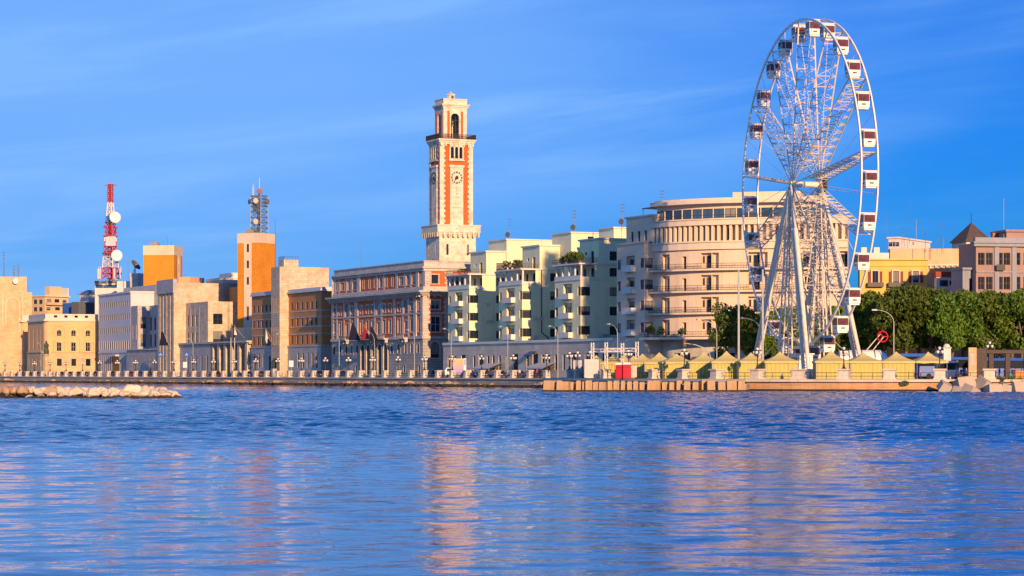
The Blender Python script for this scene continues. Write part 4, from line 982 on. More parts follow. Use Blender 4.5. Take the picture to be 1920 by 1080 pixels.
def far_left_top(B, fr, U0, dv, zt):
    fs = frame_at(10, 860, 12)
    z0 = zt + 0.3
    def conv(px, v): return px
    # tall square stone mass behind with an arched relief
    for (pa, pb, ya, yb, v) in ((-30, 60, 548, 610, 0.0), (-30, 50, 519, 548, 4.0)):
        w0, w1 = fs.w(fs.u(pa, v), v), fs.w(fs.u(pb, v), v)
        def mass(m):
            ps = [fs.w(fs.u(pa, v), v), fs.w(fs.u(pb, v), v), fs.w(fs.u(pb, v), v + 18), fs.w(fs.u(pa, v), v + 18)]
            loc = [((p.x - fr.o[0]) * fr.d[0] + (p.y - fr.o[1]) * fr.d[1], (p.x - fr.o[0]) * fr.n[0] + (p.y - fr.o[1]) * fr.n[1]) for p in ps]
            m.prism(loc, ST, fs.z(ya, fs.u(pb, v), v))
        B.one('upper_mass', 'tan_stone', mass)
    def loc(u, v, z):
        p = fs.w(u, v); return ((p.x - fr.o[0]) * fr.d[0] + (p.y - fr.o[1]) * fr.d[1], (p.x - fr.o[0]) * fr.n[0] + (p.y - fr.o[1]) * fr.n[1], z)
    def rel(m):
        uc = fs.u(24, 0); zc = fs.z(570, uc)
        for k in range(10):
            t0, t1 = math.pi * k / 10, math.pi * (k + 1) / 10
            for r0, r1 in ((2.3, 2.6),):
                q = [(uc + r * math.cos(t), zc + r * math.sin(t)) for r, t in ((r0, t0), (r1, t0), (r1, t1), (r0, t1))]
                m.add([loc(u, 0.0, z) for u, z in q] + [loc(u, -0.2, z) for u, z in q], [(4, 5, 6, 7), (0, 3, 7, 4), (1, 5, 6, 2)])
        for s_ in (-1, 1):
            q = [(uc + s_ * 2.3, zc - 8), (uc + s_ * 2.6, zc - 8), (uc + s_ * 2.6, zc), (uc + s_ * 2.3, zc)]
            m.add([loc(u, 0.0, z) for u, z in q] + [loc(u, -0.2, z) for u, z in q], [(4, 5, 6, 7), (0, 3, 7, 4), (1, 5, 6, 2)])
        for s_ in (-1, 1):
            q = [(uc + s_ * 3.6 - 0.15, zc - 8), (uc + s_ * 3.6 + 0.15, zc - 8), (uc + s_ * 3.6 + 0.15, zc + 4), (uc + s_ * 3.6 - 0.15, zc + 4)]
            m.add([loc(u, 0.0, z) for u, z in q] + [loc(u, -0.2, z) for u, z in q], [(4, 5, 6, 7), (0, 3, 7, 4), (1, 5, 6, 2)])
    B.one('arch_relief', 'cap_stone', rel)
    for px, y0, y1 in ((7, 520, 473), (26, 520, 500), (34, 520, 497)):
        u = fs.u(px, 6)
        B.one('roof_mast', 'mast_grey', lambda m: (m.tube(loc(u, 6, fs.z(y0, u, 6)), loc(u, 6, fs.z(y1, u, 6)), 0.28, 5, 0.1), [m.tube(loc(u - 0.5, 6, fs.z(y1, u, 6) - k * 1.1), loc(u + 0.5, 6, fs.z(y1, u, 6) - k * 1.1), 0.1, 4) for k in range(3)]))
    u = fs.u(28, 3.2)
    B.one('roof_dish', 'dish_white', lambda m: [m.tube(loc(u, 3.2, fs.z(527, u, 3.2)), loc(u + 0.3, 2.6, fs.z(527, u, 3.2)), 1.1, 10)])
tan_building(-30, 40, 58, 860, 'tan stepped building with a tall arch relief and rooftop masts, far left', 'stepped_building', 7, [], 602, far_left_top)

# ------------------------------------------------------------------ three pale green apartment blocks
def shrub(name, label_parent, loc, h, w, n, mat='leaf', seed=1, parent=None):
    r = random.Random(seed); m = MB()
    for _ in range(n):
        t = r.random() * 2 * math.pi; rr = w * math.sqrt(r.random()); z = h * (0.1 + 0.9 * r.random()) * (1 - 0.35 * (rr / w) ** 2)
        c = Vector((rr * math.cos(t), rr * math.sin(t), z)); a = Vector((r.uniform(-1, 1), r.uniform(-1, 1), r.uniform(-0.6, 1))).normalized(); b = a.orthogonal().normalized()
        s = r.uniform(0.10, 0.22) * (1 + h * 0.15)
        m.add([tuple(c - a * s), tuple(c + b * s * 0.6), tuple(c + a * s), tuple(c - b * s * 0.6)], [(0, 1, 2, 3)])
    return m.build(name, mat, parent, loc=loc)
def flats(idx, label, hut, plants):
    fr = ROW; U0 = 15 + 28 * idx; U1 = U0 + 12; top = 21.8; G = 28
    B = Building('apartment_block', label, 'apartment block', fr, U0, group='pale green apartment blocks on the shore road')
    # ground floor runs on below the courtyards
    e0, e1 = (U0 - 1.5 if idx == 0 else U0), (U0 + G if idx < 2 else U0 + G)
    ops = []
    r = random.Random(idx)
    for x, w, z1 in ((1.2, 1.1, 6.6), (5.0, 1.0, 6.6), (8.8, 2.4, 6.9), (15.5, 1.1, 6.6), (18.5, 2.6, 6.9), (23, 1.2, 6.6), (25.8, 1.2, 6.6)):
        ops.append((x + U0 - e0, x + w + U0 - e0, ST + 0.05 if w > 2 else 3.4, z1, False, dict(frame='frame_blue' if w > 2 else 'frame_dark')))
    B.face('ground_floor', 'flat_base', (e0, -0.6), (1, 0), e1 - e0, ST, 9.6, ops, 0.2, nx=2, nz=2, glass='glass_plain')
    B.mb('ground_floor', 'flat_base').quad((e0, -0.6, 9.6), (e1, -0.6, 9.6), (e1, 14, 9.6), (e0, 14, 9.6))
    B.one('base_ledge', 'flat_white', lambda m: m.box(e0, e1 - 0.01, -0.85, -0.603, 9.2, 9.75))
    rows = [9.9, 13.9, 17.9]
    # front: left strip, balcony recess, right strip with the corner window
    F = [(0.35, 1.5, z + 0.7, z + 2.5) for z in rows] + [(10.7, 12.0, z + 0.7, z + 2.5) for z in rows]
    rec = (4.0, 8.2)
    Fr = F + [(rec[0], rec[1], z + 0.25, z + 3.3, False, dict(blank=True)) for z in rows]
    S = [(0.0, 2.2, z + 0.7, z + 2.5) for z in rows] + [(6.7, 8.8, z + 0.7, z + 2.5) for z in rows + [21.9, 25.6]]
    Sl = [x for x in S if x[2] < top]; Su = [x for x in S if x[2] > top]
    B.block('wall', 'flat_plaster', U0, U1, 0, 14, 9.6, top, Fr, Sl, 0.18, nx=2, nz=1, frame='frame_dark', glass='glass')
    for z in rows:
        # recess box
        m = B.mb('wall', 'flat_plaster'); a, b = U0 + rec[0], U0 + rec[1]; z0, z1 = z + 0.25, z + 3.3
        m.quad((a, 0, z0), (a, 0, z1), (a, 0.8, z1), (a, 0.8, z0)); m.quad((b, 0, z0), (b, 0.8, z0), (b, 0.8, z1), (b, 0, z1)); m.quad((a, 0.8, z0), (a, 0.8, z1), (b, 0.8, z1), (b, 0.8, z0)); m.quad((a, 0, z1), (b, 0, z1), (b, 0.8, z1), (a, 0.8, z1)); m.quad((a, 0, z0), (a, 0.8, z0), (b, 0.8, z0), (b, 0, z0))
        B.win((U0, 0.66), (1, 0), rec[0] + 0.25, rec[0] + 1.9, z0 + 0.02, z0 + 2.4, False, 0.0, nx=2, frame='frame_dark', glass='glass', name='balcony_door')
        B.one('balcony', 'flat_white', lambda m: (m.box(a - 0.4, b + 0.2, -1.0, -0.002, z0 - 0.15, z0), m.box(a - 0.4, b + 0.2, -1.0, -0.85, z0, z0 + 1.0), m.box(a - 0.4, a - 0.25, -0.85, -0.002, z0, z0 + 1.0), m.box(b + 0.05, b + 0.2, -0.85, -0.002, z0, z0 + 1.0)))
    # corner pillar of the wrapped window
    B.one('corner_post', 'frame_dark', lambda m: [m.box(U1 - 0.12, U1, 0, 0.12, z + 0.7, z + 2.5) for z in rows])
    # loggia storey with columns, and terrace above
    zl, zt = top, 25.0
    B.one('loggia_floor', 'flat_white', lambda m: m.box(U0 - 0.15, U1 + 0.15, -0.15, 4.2, zl, zl + 0.25))
    B.face('wall', 'flat_plaster', (U0, 4.2), (1, 0), 12, zl, zt, [(1.5, 2.6, zl + 0.4, zl + 2.5), (5, 6.2, zl + 0.3, zl + 2.6), (8.5, 10.2, zl + 0.3, zl + 2.6)], 0.25, nx=2, frame='frame_dark', glass='glass')
    for x in (0.15, 3.0, 5.9, 8.8, 11.55):
        B.one('loggia_column', 'flat_white', lambda m: m.box(U0 + x, U0 + x + 0.35, 0.1, 0.45, zl + 0.25, zt))
    B.one('loggia_parapet', 'flat_white', lambda m: (m.box(U0, U1, -0.05, 0.08, zl + 0.25, zl + 1.0), m.box(U1 - 0.1, U1 + 0.05, 0.081, 3.2, zl + 0.25, zl + 0.7)))
    B.face('wall', 'flat_plaster', (U1, 3.2), (0, 1), 10.8, zl + 0.01, zt, [(a - 3.2, b - 3.2, c, d) for a, b, c, d in Su if c < zt], 0.3, nx=2, frame='frame_dark')
    B.mb('wall', 'flat_plaster').quad((U0, 4.2, zl), (U0, 14, zl), (U0, 14, zt), (U0, 4.2, zt))
    B.one('terrace_slab', 'flat_white', lambda m: m.box(U0 - 0.5, U1 + 0.3, -0.5, 14, zt, zt + 0.3))
    def rl(m):
        for z in (zt + 0.75, zt + 1.3): m.box(U0 - 0.4, U1 + 0.2, -0.42, -0.36, z - 0.03, z + 0.03); m.box(U1 + 0.14, U1 + 0.2, -0.4, 4.0, z - 0.03, z + 0.03)
        for k in range(33): x = U0 - 0.4 + k * 12.6 / 32; m.box(x - 0.025, x + 0.025, -0.41, -0.37, zt + 0.3, zt + 1.3)
        for k in range(12): v = -0.36 + k * 0.36; m.box(U1 + 0.15, U1 + 0.19, v - 0.02, v + 0.02, zt + 0.3, zt + 1.3)
    B.one('terrace_railing', 'rail_iron', rl)
    # penthouse
    p0 = U0 + 3.2
    B.block('penthouse', 'flat_plaster', p0, U1, 4.2, 14, zt + 0.3, 30.2, [(2.5, 3.4, zt + 2.2, zt + 2.8), (5.2, 6.6, zt + 0.4, zt + 2.9)], [(2.5, 4.6, zt + 0.9, zt + 2.8)] if idx != 1 else [(5.5, 7.3, zt + 0.6, zt + 2.9, False, dict(frame='shutter', glass='glass_plain'))], 0.25, nx=2, frame='frame_dark', glass='glass')
    B.one('penthouse_cornice', 'flat_white', lambda m: (m.box(p0 - 0.3, U1 + 0.3, 3.9, 14, 30.2, 30.55)))
    hl, hc, hy = hut; hv = 9.0; hu1 = fr.u(hc, hv); h0, h1 = fr.u(hl, hv) - U0, hu1 - U0; hz = fr.z(hy, hu1, hv)
    B.block('stair_hut', 'flat_plaster', U0 + h0, U0 + h1, hv, hv + 12, 9.7, hz, [(1, 1.12, 31.0, hz - 0.4)], [(4, 5.4, 31.0, 32.2)] if idx else (), 0.1, nx=1, frame='frame_dark', glass='glass_plain')
    B.one('hut_cornice', 'flat_white', lambda m: m.box(U0 + h0 - 0.25, U0 + h1 + 0.25, hv - 0.25, hv + 12, hz, hz + 0.3))
    # courtyard back wall, seen above the ground floor
    B.block('courtyard_wing', 'flat_plaster', U0 - 1 if idx == 0 else U0 - 2, U0 + G - 1, 14, 26, 9.6, 29.0, [(13 + 4 * k, 14.6 + 4 * k, z + 0.8, z + 2.6) for k in range(3) for z in rows + [21.9]], (), 0.25, nx=2, frame='frame_dark')
    B.one('drain_pipe', 'frame_dark', lambda m: m.path([(U1 + 0.12, 4.6, zt), (U1 + 0.12, 4.6, 11.5), (U1 + 0.12, 6.2, 10.4), (U1 + 0.12, 6.2, 9.7)], 0.11, 5)) if idx == 1 else None
    for k_ in range(5):
        zz = rows[r.randrange(3)] + r.uniform(0.1, 0.5); vv = r.choice([2.6, 4.2, 5.4, 9.3, 10.6])
        B.one('air_conditioner', 'frame_white', lambda m: (m.box(U1 + 0.002, U1 + 0.4, vv, vv + 0.85, zz, zz + 0.6)))
    B.one('rain_pipe', 'flat_white', lambda m: m.tube((U1 + 0.1, 12.6, 9.7), (U1 + 0.1, 12.6, zt), 0.07, 5))
    # aerial
    ax = U0 + h0 + 5
    def aer(m):
        m.tube((ax, hv + 3, hz), (ax, hv + 3, hz + 5.2), 0.07, 5)
        for k in range(3): m.tube((ax - 0.9, hv + 3, hz + 5.1 - k * 0.7), (ax + 0.9, hv + 3, hz + 5.1 - k * 0.7), 0.04, 4)
    B.one('roof_aerial', 'mast_grey', aer)
    B.one('satellite_dish', 'dish_grey', lambda m: (m.tube((ax + 1.6, hv + 2, hz + 0.3), (ax + 1.6, hv + 2, hz + 1.4), 0.06, 5), m.tube((ax + 1.6, hv + 1.95, hz + 1.4), (ax + 1.75, hv + 1.6, hz + 1.5), 0.6, 12)))
    B.done()
    for k in range(plants):
        x = r.uniform(2.5, 11.4); v = r.uniform(0.2, 1.0) if k % 3 else 0.4
        p = fr.w(U0 + x, v, zt + 0.3)
        hh = r.uniform(1.0, 2.2) if idx == 2 else r.uniform(0.7, 1.9) if idx == 1 else r.uniform(0.5, 1.0)
        e = thing('potted_shrub', ['potted shrub on the terrace of the first apartment block', 'potted plant on the terrace of the second apartment block', 'leafy potted shrub on the terrace of the third apartment block'][idx] + ', %s from left' % 'x', 'shrub', p, 0, 'potted shrubs on the apartment terraces')
        e['_u'] = x; e['_i'] = idx; POTS.append(e)
        pm = MB(); pm.lathe([(0.25, 0), (0.38, 0.5), (0.42, 0.55)], 0, 0, 8); pm.build('pot', 'terracotta', e)
        shrub('foliage', None, (0, 0, 0.45), hh, 0.4 + hh * 0.24, int((130 if idx == 2 else 70) * hh), 'leaf' if idx == 2 else 'leaf_dry', 100 * idx + k, e)
POTS = []
flats(0, 'pale green apartment block beside the red brick palace, first of three', (916, 950, 450), 4)
flats(1, 'pale green apartment block with dry plants on its terrace, middle of three', (1035, 1071, 437), 8)
flats(2, 'pale green apartment block with lush terrace plants, third, beside the hotel', (1123, 1151, 428), 11)
for i in range(3):
    for k, e in enumerate(sorted([p for p in POTS if p.get('_i') == i], key=lambda p: p['_u'])):
        e['label'] = e['label'].replace('x from', ORD[k] + ' from'); del e['_u'], e['_i']

# ------------------------------------------------------------------ the curved hotel
def hotel():
    fr = ROW; U0, U1 = 99.0, 110.5
    B = Building('curved_hotel', 'large cream curved hotel with long iron balconies behind the ferris wheel', 'hotel', fr, U0)
    H, T = 'hotel_plaster', 'hotel_trim'
    rows = [9.9, 14.1, 18.2, 22.4]; top = 28.0
    F = [(0.4, 1.7, z + 0.8, z + 2.7) for z in rows] + [(9.9, 11.5, z + 0.8, z + 2.7) for z in rows]
    rec = (4.2, 7.6)
    Fr = F + [(rec[0], rec[1], z + 0.3, z + 3.3, False, dict(blank=True)) for z in rows]
    vS = fr.v(1225, U1)
    S = [(0.0, 1.9, z + 0.8, z + 2.7) for z in rows]
    B.block('wing_wall', H, U0, U1, 0, 26, 9.6, top, Fr, S, 0.18, nx=2, nz=2, frame='frame_blue', glass='glass')
    B.face('ground_floor', 'flat_base', (U0, -0.6), (1, 0), U1 - U0 + 1.5, ST, 9.6, [(2, 4, ST + 0.1, 6.5), (7, 9, 3.2, 6.5)], 0.4, nx=2, nz=2, frame='frame_dark', glass='glass_plain')
    B.mb('ground_floor', 'flat_base').wall((U1 + 1.5, -0.6), (0, 1), 22, ST, 9.6)
    for z in rows:
        m = B.mb('wing_wall', H); a, b = U0 + rec[0], U0 + rec[1]; z0, z1 = z + 0.3, z + 3.3
        m.quad((a, 0, z0), (a, 0, z1), (a, 0.8, z1), (a, 0.8, z0)); m.quad((b, 0, z0), (b, 0.8, z0), (b, 0.8, z1), (b, 0, z1)); m.quad((a, 0.8, z0), (a, 0.8, z1), (b, 0.8, z1), (b, 0.8, z0)); m.quad((a, 0, z1), (b, 0, z1), (b, 0.8, z1), (a, 0.8, z1)); m.quad((a, 0, z0), (a, 0.8, z0), (b, 0.8, z0), (b, 0, z0))
        B.win((U0, 0.66), (1, 0), rec[0] + 0.2, rec[0] + 1.7, z0 + 0.02, z0 + 2.4, False, 0.0, nx=2, frame='frame_blue', glass='glass', name='balcony_door')
        B.one('wing_balcony', 'flat_white', lambda m: (m.box(a - 0.3, b + 0.3, -1.0, -0.002, z0 - 0.15, z0), m.box(a - 0.3, b + 0.3, -1.0, -0.86, z0, z0 + 1.1), m.box(a - 0.3, a - 0.16, -0.86, -0.002, z0, z0 + 1.1), m.box(b + 0.16, b + 0.3, -0.86, -0.002, z0, z0 + 1.1)))
    B.one('wing_cornice', T, lambda m: (m.box(U0 - 0.2, U1 + 0.25, -0.25, 1.0, top, top + 0.3)))
    B.block('wing_top', H, U0 + 1.0, U1 + 0.0, 1.6, 26, top + 0.3, 33.3, [(2.0 + 2.8 * k, 3.0 + 2.8 * k, 28.6, 30.6) for k in range(3)], (), 0.3, nx=1, frame='frame_dark', glass='glass_plain')
    B.one('wing_top_cornice', T, lambda m: m.box(U0 + 0.7, U1 + 0.2, 1.3, 26, 33.3, 33.6))
    # curved body: a line of points in the building's axes
    pts = []; p = Vector(fr.w(U1, vS)[:2]); hd = 36.0; seg = 2.35; n = 17
    for k in range(n + 1):
        pts.append(p.copy()); a = R(hd); p = p + Vector((math.sin(a), -math.cos(a))) * seg
        hd = min(hd + (5.2 if k < 7 else 1.0), 82)
    def loc2(q): return ((q.x - fr.o[0]) * fr.d[0] + (q.y - fr.o[1]) * fr.d[1], (q.x - fr.o[0]) * fr.n[0] + (q.y - fr.o[1]) * fr.n[1])
    line = [loc2(q) for q in pts]
    npx = [to_px(q.x, q.y) for q in pts]
    import bisect
    def faces(part, mat, off, z0, z1, wfun, depth, **st):
        ln = offset_line(line, off)
        for k in range(n):
            a, b = ln[k], ln[k + 1]; L = math.hypot(b[0] - a[0], b[1] - a[1]); d = ((b[0] - a[0]) / L, (b[1] - a[1]) / L)
            B.face(part, mat, a, d, L, z0, z1, wfun(k, L), depth, **st)
    fl = [(9.75, 14.0), (14.0, 18.2), (18.2, 22.4), (22.4, 26.3)]
    baysA = (1, 5, 9, 13, 16)                     # bays with deep balcony doors
    def dw(k, L, z0):
        if k in baysA: return [(0.08, L - 0.02, z0 + 0.3, z0 + 3.25, False, dict(blank=True))]
        if k - 1 in baysA and k > 4: return [(0.02, L * 0.62, z0 + 0.3, z0 + 3.25, False, dict(blank=True))]
        if k in (3,): return [(0.7, L - 0.7, z0 + 0.3, z0 + 2.7)]
        if k in (7, 11, 14, 17, 20, 21) and k > 12: return [(0.5, L - 0.5, z0 + 0.9, z0 + 2.8)]
        return []
    for i, (z0, z1) in enumerate(fl):
        faces('curved_wall', H, 0.0, z0, z1, lambda k, L: dw(k, L, z0), 1.1, nx=2, nz=2, frame='frame_blue', glass='glass')
    for i, (z0, z1) in enumerate(fl):                 # back walls and doors of the balcony recesses
        bk = offset_line(line, -1.1)
        for k in range(n):
            two = k + 1 < n and k + 1 > 4
            if k not in baysA: continue
            a, b = Vector(bk[k]), Vector(bk[k + 1]); c = b + (Vector(bk[k + 2]) - b) * 0.62 if two and k + 2 <= n else b
            d = (b - a).normalized(); L = (b - a).length
            m = B.mb('curved_wall', H); m.quad((*a, z0 + 0.3), (*b, z0 + 0.3), (*b, z0 + 3.3), (*a, z0 + 3.3)); m.quad((*b, z0 + 0.3), (*c, z0 + 0.3), (*c, z0 + 3.3), (*b, z0 + 3.3))
            ln0, ln1 = Vector(line[k]), Vector(line[k + 1]); e_ = ln1 + (Vector(line[k + 2]) - ln1) * 0.62 if two and k + 2 <= n else ln1
            m.quad((*ln0, z0 + 0.3), (*ln1, z0 + 0.3), (*b, z0 + 0.3), (*a, z0 + 0.3)); m.quad((*ln1, z0 + 0.3), (*e_, z0 + 0.3), (*c, z0 + 0.3), (*b, z0 + 0.3))
            B.win(tuple(a), tuple(d), L * 0.42, L * 0.42 + 1.35, z0 + 0.32, z0 + 2.75, False, -0.14, nx=2, nz=3, frame='frame_blue', glass='glass_plain', name='balcony_door')
            if two and k + 2 <= n: B.win(tuple(a), tuple(d), 0.15, 0.5, z0 + 1.4, z0 + 2.7, False, -0.14, nx=1, frame='frame_dark', glass='glass_plain')
    def bands(m, z0, z1, t): m.slab(line, t, z0, z1, -0.2)
    for z in (14.0, 18.15, 22.3): B.one('balcony_slab', T, lambda m: m.slab(line, 1.25, z - 0.05, z + 0.28, -0.1))
    B.one('storey_band', T, lambda m: (m.slab(line, 0.55, 26.3, 27.6, -0.2), m.slab(line, 0.8, 27.6, 27.9, -0.2)))
    B.one('canopy_slab', T, lambda m: (m.slab(line[:14], 3.6, 9.15, 9.6, -0.2)))
    for z in (14.28, 18.43, 22.58, 9.6):
        off = 1.15 if z > 10 else 3.4; ln = offset_line(line if z > 10 else line[:14], off)
        def rl(m):
            for k in range(len(ln) - 1):
                a, b = Vector(ln[k]), Vector(ln[k + 1])
                for zz in (0.15, 0.55, 1.0): m.tube((*a, z + zz), (*b, z + zz), 0.035, 4)
                for j in range(8): q = a + (b - a) * j / 8; m.tube((*q, z), (*q, z + 1.0), 0.022 if j else 0.045, 4)
        B.one('balcony_railing', 'rail_iron', rl)
    # loggia storey with close uprights
    faces('loggia_wall', H, -1.0, 27.9, 30.9, lambda k, L: [(0.6, L - 0.7, 28.2, 30.3)] if k % 2 else [], 0.2, nx=1, frame='frame_dark', glass='glass')
    for k in range(n):
        for j in range(2):
            a, b = Vector(line[k]), Vector(line[k + 1]); q = a + (b - a) * (j + 0.25) / 2; d = (b - a).normalized(); nn = Vector((d.y, -d.x))
            def up(m):
                c = [q + d * sx * 0.22 + nn * sy for sx, sy in ((-1, -0.9), (1, -0.9), (1, 0.35), (-1, 0.35))]
                m.prism([(x.x, x.y) for x in c], 27.91, 30.9)
            B.one('loggia_upright', T, up)
    B.one('storey_band', T, lambda m: (m.slab(line, 0.7, 30.9, 31.9, -2.0), m.slab(line, 0.9, 31.9, 32.1, -2.0)))
    # glazed top floor and wide eaves
    tn = 15; tl = offset_line(line, -0.9)[:tn + 1]
    for k in range(tn):
        a, b = tl[k], tl[k + 1]; L = math.hypot(b[0] - a[0], b[1] - a[1]); d = ((b[0] - a[0]) / L, (b[1] - a[1]) / L)
        B.face('top_wall', H, a, d, L, 32.1, 35.0, [(0.08, L - 0.08, 32.3, 34.1)], 0.2, nx=2, nz=1, frame='frame_dark', glass='glass_blue')
    B.one('top_railing', 'rail_iron', lambda m: [m.tube((*offset_line(line, 0.5)[k], 32.8), (*offset_line(line, 0.5)[k + 1], 32.8), 0.04, 4) for k in range(tn)])
    ex = [loc2(pts[0] + Vector((-6.5, 5.5)))]
    B.one('eaves', T, lambda m: (m.slab(tl, 1.7, 35.0, 35.7, -14), m.slab(tl, 0.6, 35.7, 36.1, -13)))
    inner = offset_line(line, -22)
    def rf(m):
        m.add([(*q, 32.05) for q in line] + [(*q, 32.05) for q in inner], [(k, k + 1, n + 2 + k, n + 1 + k) for k in range(n)])
    B.one('roof', 'roof_felt', rf)
    B.one('roof_room', H, lambda m: m.slab(offset_line(line, -7)[7:14], -0.0, 36.1, 37.6, -6))
    # left end of the glazed floor, and the blunt right end
    a, b = Vector(tl[0]), Vector(offset_line(line, -14)[0])
    B.mb('top_wall', H).quad((*a, 32.1), (*b, 32.1), (*b, 35.0), (*a, 35.0))
    a, b = Vector(tl[-1]), Vector(offset_line(line, -14)[tn]); B.mb('top_wall', H).quad((*a, 32.1), (*b, 32.1), (*b, 35.0), (*a, 35.0))
    a, b = Vector(line[-1]), Vector(inner[-1]); B.mb('curved_wall', H).quad((*a, ST), (*b, ST), (*b, 32.1), (*a, 32.1))
    a2, b2 = Vector(line[0]), Vector(inner[0]); B.mb('curved_wall', H).quad((*a2, ST), (*b2, ST), (*b2, 32.1), (*a2, 32.1))
    B.mb('curved_wall', H).quad((*b, ST), (*b2, ST), (*b2, 32.1), (*b, 32.1))
    faces('shop_front', 'flat_base', -0.8, ST, 9.4, lambda k, L: [(0.3, L - 0.3, 2.2, 6.6)] if k in (2, 3, 6, 7, 10, 11, 14, 15, 18) else [], 0.4, nx=2, nz=2, frame='frame_green', glass='glass_plain')
    u = fr.u(1170, 8)
    B.one('roof_aerial', 'mast_grey', lambda m: (m.tube((U0 + 4, 8, 33.6), (U0 + 4, 8, 39), 0.07, 5), [m.tube((U0 + 3.2, 8, 38.8 - k * 0.6), (U0 + 4.8, 8, 38.8 - k * 0.6), 0.04, 4) for k in range(3)]))
    B.one('roof_pergola', 'rail_iron', lambda m: (m.box(U0 + 3, U1 + 2, 4, 9, 35.2, 35.35), m.tube((U0 + 3.2, 4.2, 33.6), (U0 + 3.2, 4.2, 35.2), 0.07, 4), m.tube((U1, 4.2, 33.6), (U1, 4.2, 35.2), 0.07, 4)))
    B.done()
    for k, j in enumerate((1, 2, 4)):
        q = offset_line(line, 2.6)[j]; w = fr.w(q[0], q[1], 9.6)
        e = thing('potted_palm', 'potted palm on the hotel first floor terrace, %s from left' % ORD[k], 'plant', w, 0, 'potted palms on the hotel terrace')
        pm = MB(); pm.lathe([(0.3, 0), (0.45, 0.6), (0.5, 0.65)], 0, 0, 8); pm.build('pot', 'flat_white', e)
        shrub('foliage', None, (0, 0, 0.5), 1.9 - 0.3 * k, 0.8, 170, 'leaf', 300 + k, e)
    return pts
hotel_pts = hotel()

# ------------------------------------------------------------------ orange brick towers and what stands on the roofs behind
def slab_tower(name, label, px0, pxc, px1, D, phi, ytop, ycap, front_strip, side_strip):
    fr = frame_at(pxc, D, phi); U0 = fr.u(px0); V1 = fr.v(px1); zt, zc = fr.z(ytop, 0), fr.z(ycap, 0)
    B = Building(name, label, 'tower', fr, U0)
    O, P = 'orange_brick', 'cap_stone'
    w = -U0; fs, ss = [], []
    B.block('brick_wall', O, U0, 0, 0, V1, ST, zc)
    B.one('stone_cap', P, lambda m: (m.box(U0 - 0.1, 0.1, -0.1, V1, zc, zt)))
    if front_strip:
        a, b, ys = front_strip
        ua, ub = fr.u(a), fr.u(b)
        B.face('stone_strip', P, (ua, -0.32), (1, 0), ub - ua, ST, zc, [((ub - ua) / 2 - 0.45, (ub - ua) / 2 + 0.45, fr.z(y1, ua), fr.z(y0, ua)) for y0, y1 in ys], 0.3, nx=1, frame='frame_dark', glass='glass_plain')
    if side_strip:
        a, b, ys = side_strip
        va, vb = fr.v(a), fr.v(b)
        B.face('stone_strip', P, (0.32, va), (0, 1), vb - va, ST, zc, [((vb - va) / 2 - 0.3, (vb - va) / 2 + 0.3, fr.z(y1, 0), fr.z(y0, 0)) for y0, y1 in ys], 0.3, nx=1, frame='frame_dark', glass='glass_plain')
    B.one('roof_hatch', 'roof_felt', lambda m: m.frustum(U0 + 1.5, U0 + 5, 1, 4, zt, zt + 1.3, 0.7))
    for k in range(3): 
        u = U0 + w * (0.6 + 0.13 * k); B.one('roof_aerial', 'mast_grey', lambda m: m.tube((u, 2, zt), (u, 2, zt + 1.8 + 1.3 * (k % 2)), 0.06, 4))
    B.done(); return fr, U0, V1, zt
slab_tower('brick_tower', 'broad orange brick tower with pale cap, beside the dish antenna', 269, 326, 342, 800, -8, 460, 478, None, (330, 337, [(481, 494), (509, 521)]))
fr2, U2, V2_, zt2 = slab_tower('brick_tower', 'slim orange brick tower with white window strip, carrying a grey lattice mast', 445.5, 486, 515.5, 705, -28, 436.5, 455, (458, 473, [(458, 473), (489, 503), (520, 534), (575, 600)]), None)

def lattice(m_by, w0, w1, z0, z1, n, legs_r, br_r, colour):
    """square lattice: m_by(colour) gives the mesh builder of a section"""
    def c(k, t): h = (w0 + (w1 - w0) * t) / 2; return [(-h, -h), (h, -h), (h, h), (-h, h)][k % 4]
    for i in range(n):
        t0, t1 = i / n, (i + 1) / n; za, zb = z0 + (z1 - z0) * t0, z0 + (z1 - z0) * t1; m = m_by(colour(i))
        for k in range(4):
            a, b = c(k, t0), c(k, t1); a2, b2 = c(k + 1, t0), c(k + 1, t1)
            m.tube((*a, za), (*b, zb), legs_r, 4); m.tube((*a, za), (*b2, zb), br_r, 4); m.tube((*a2, za), (*b, zb), br_r, 4); m.tube((*b, zb), (*b2, zb), br_r, 4)
def drum(parent, loc, direction, r, dep, mat='dish_white'):
    m = MB(); d = Vector(direction).normalized(); p = Vector(loc)
    m.tube(p, p + d * dep, r * 0.93, 18, r); m.tube(p + d * dep, p + d * (dep + r * 0.12), r, 18, r * 0.8)
    return m.build('drum_antenna', mat, parent)
CAMD = Vector((0.35, -0.9, 0)).normalized()
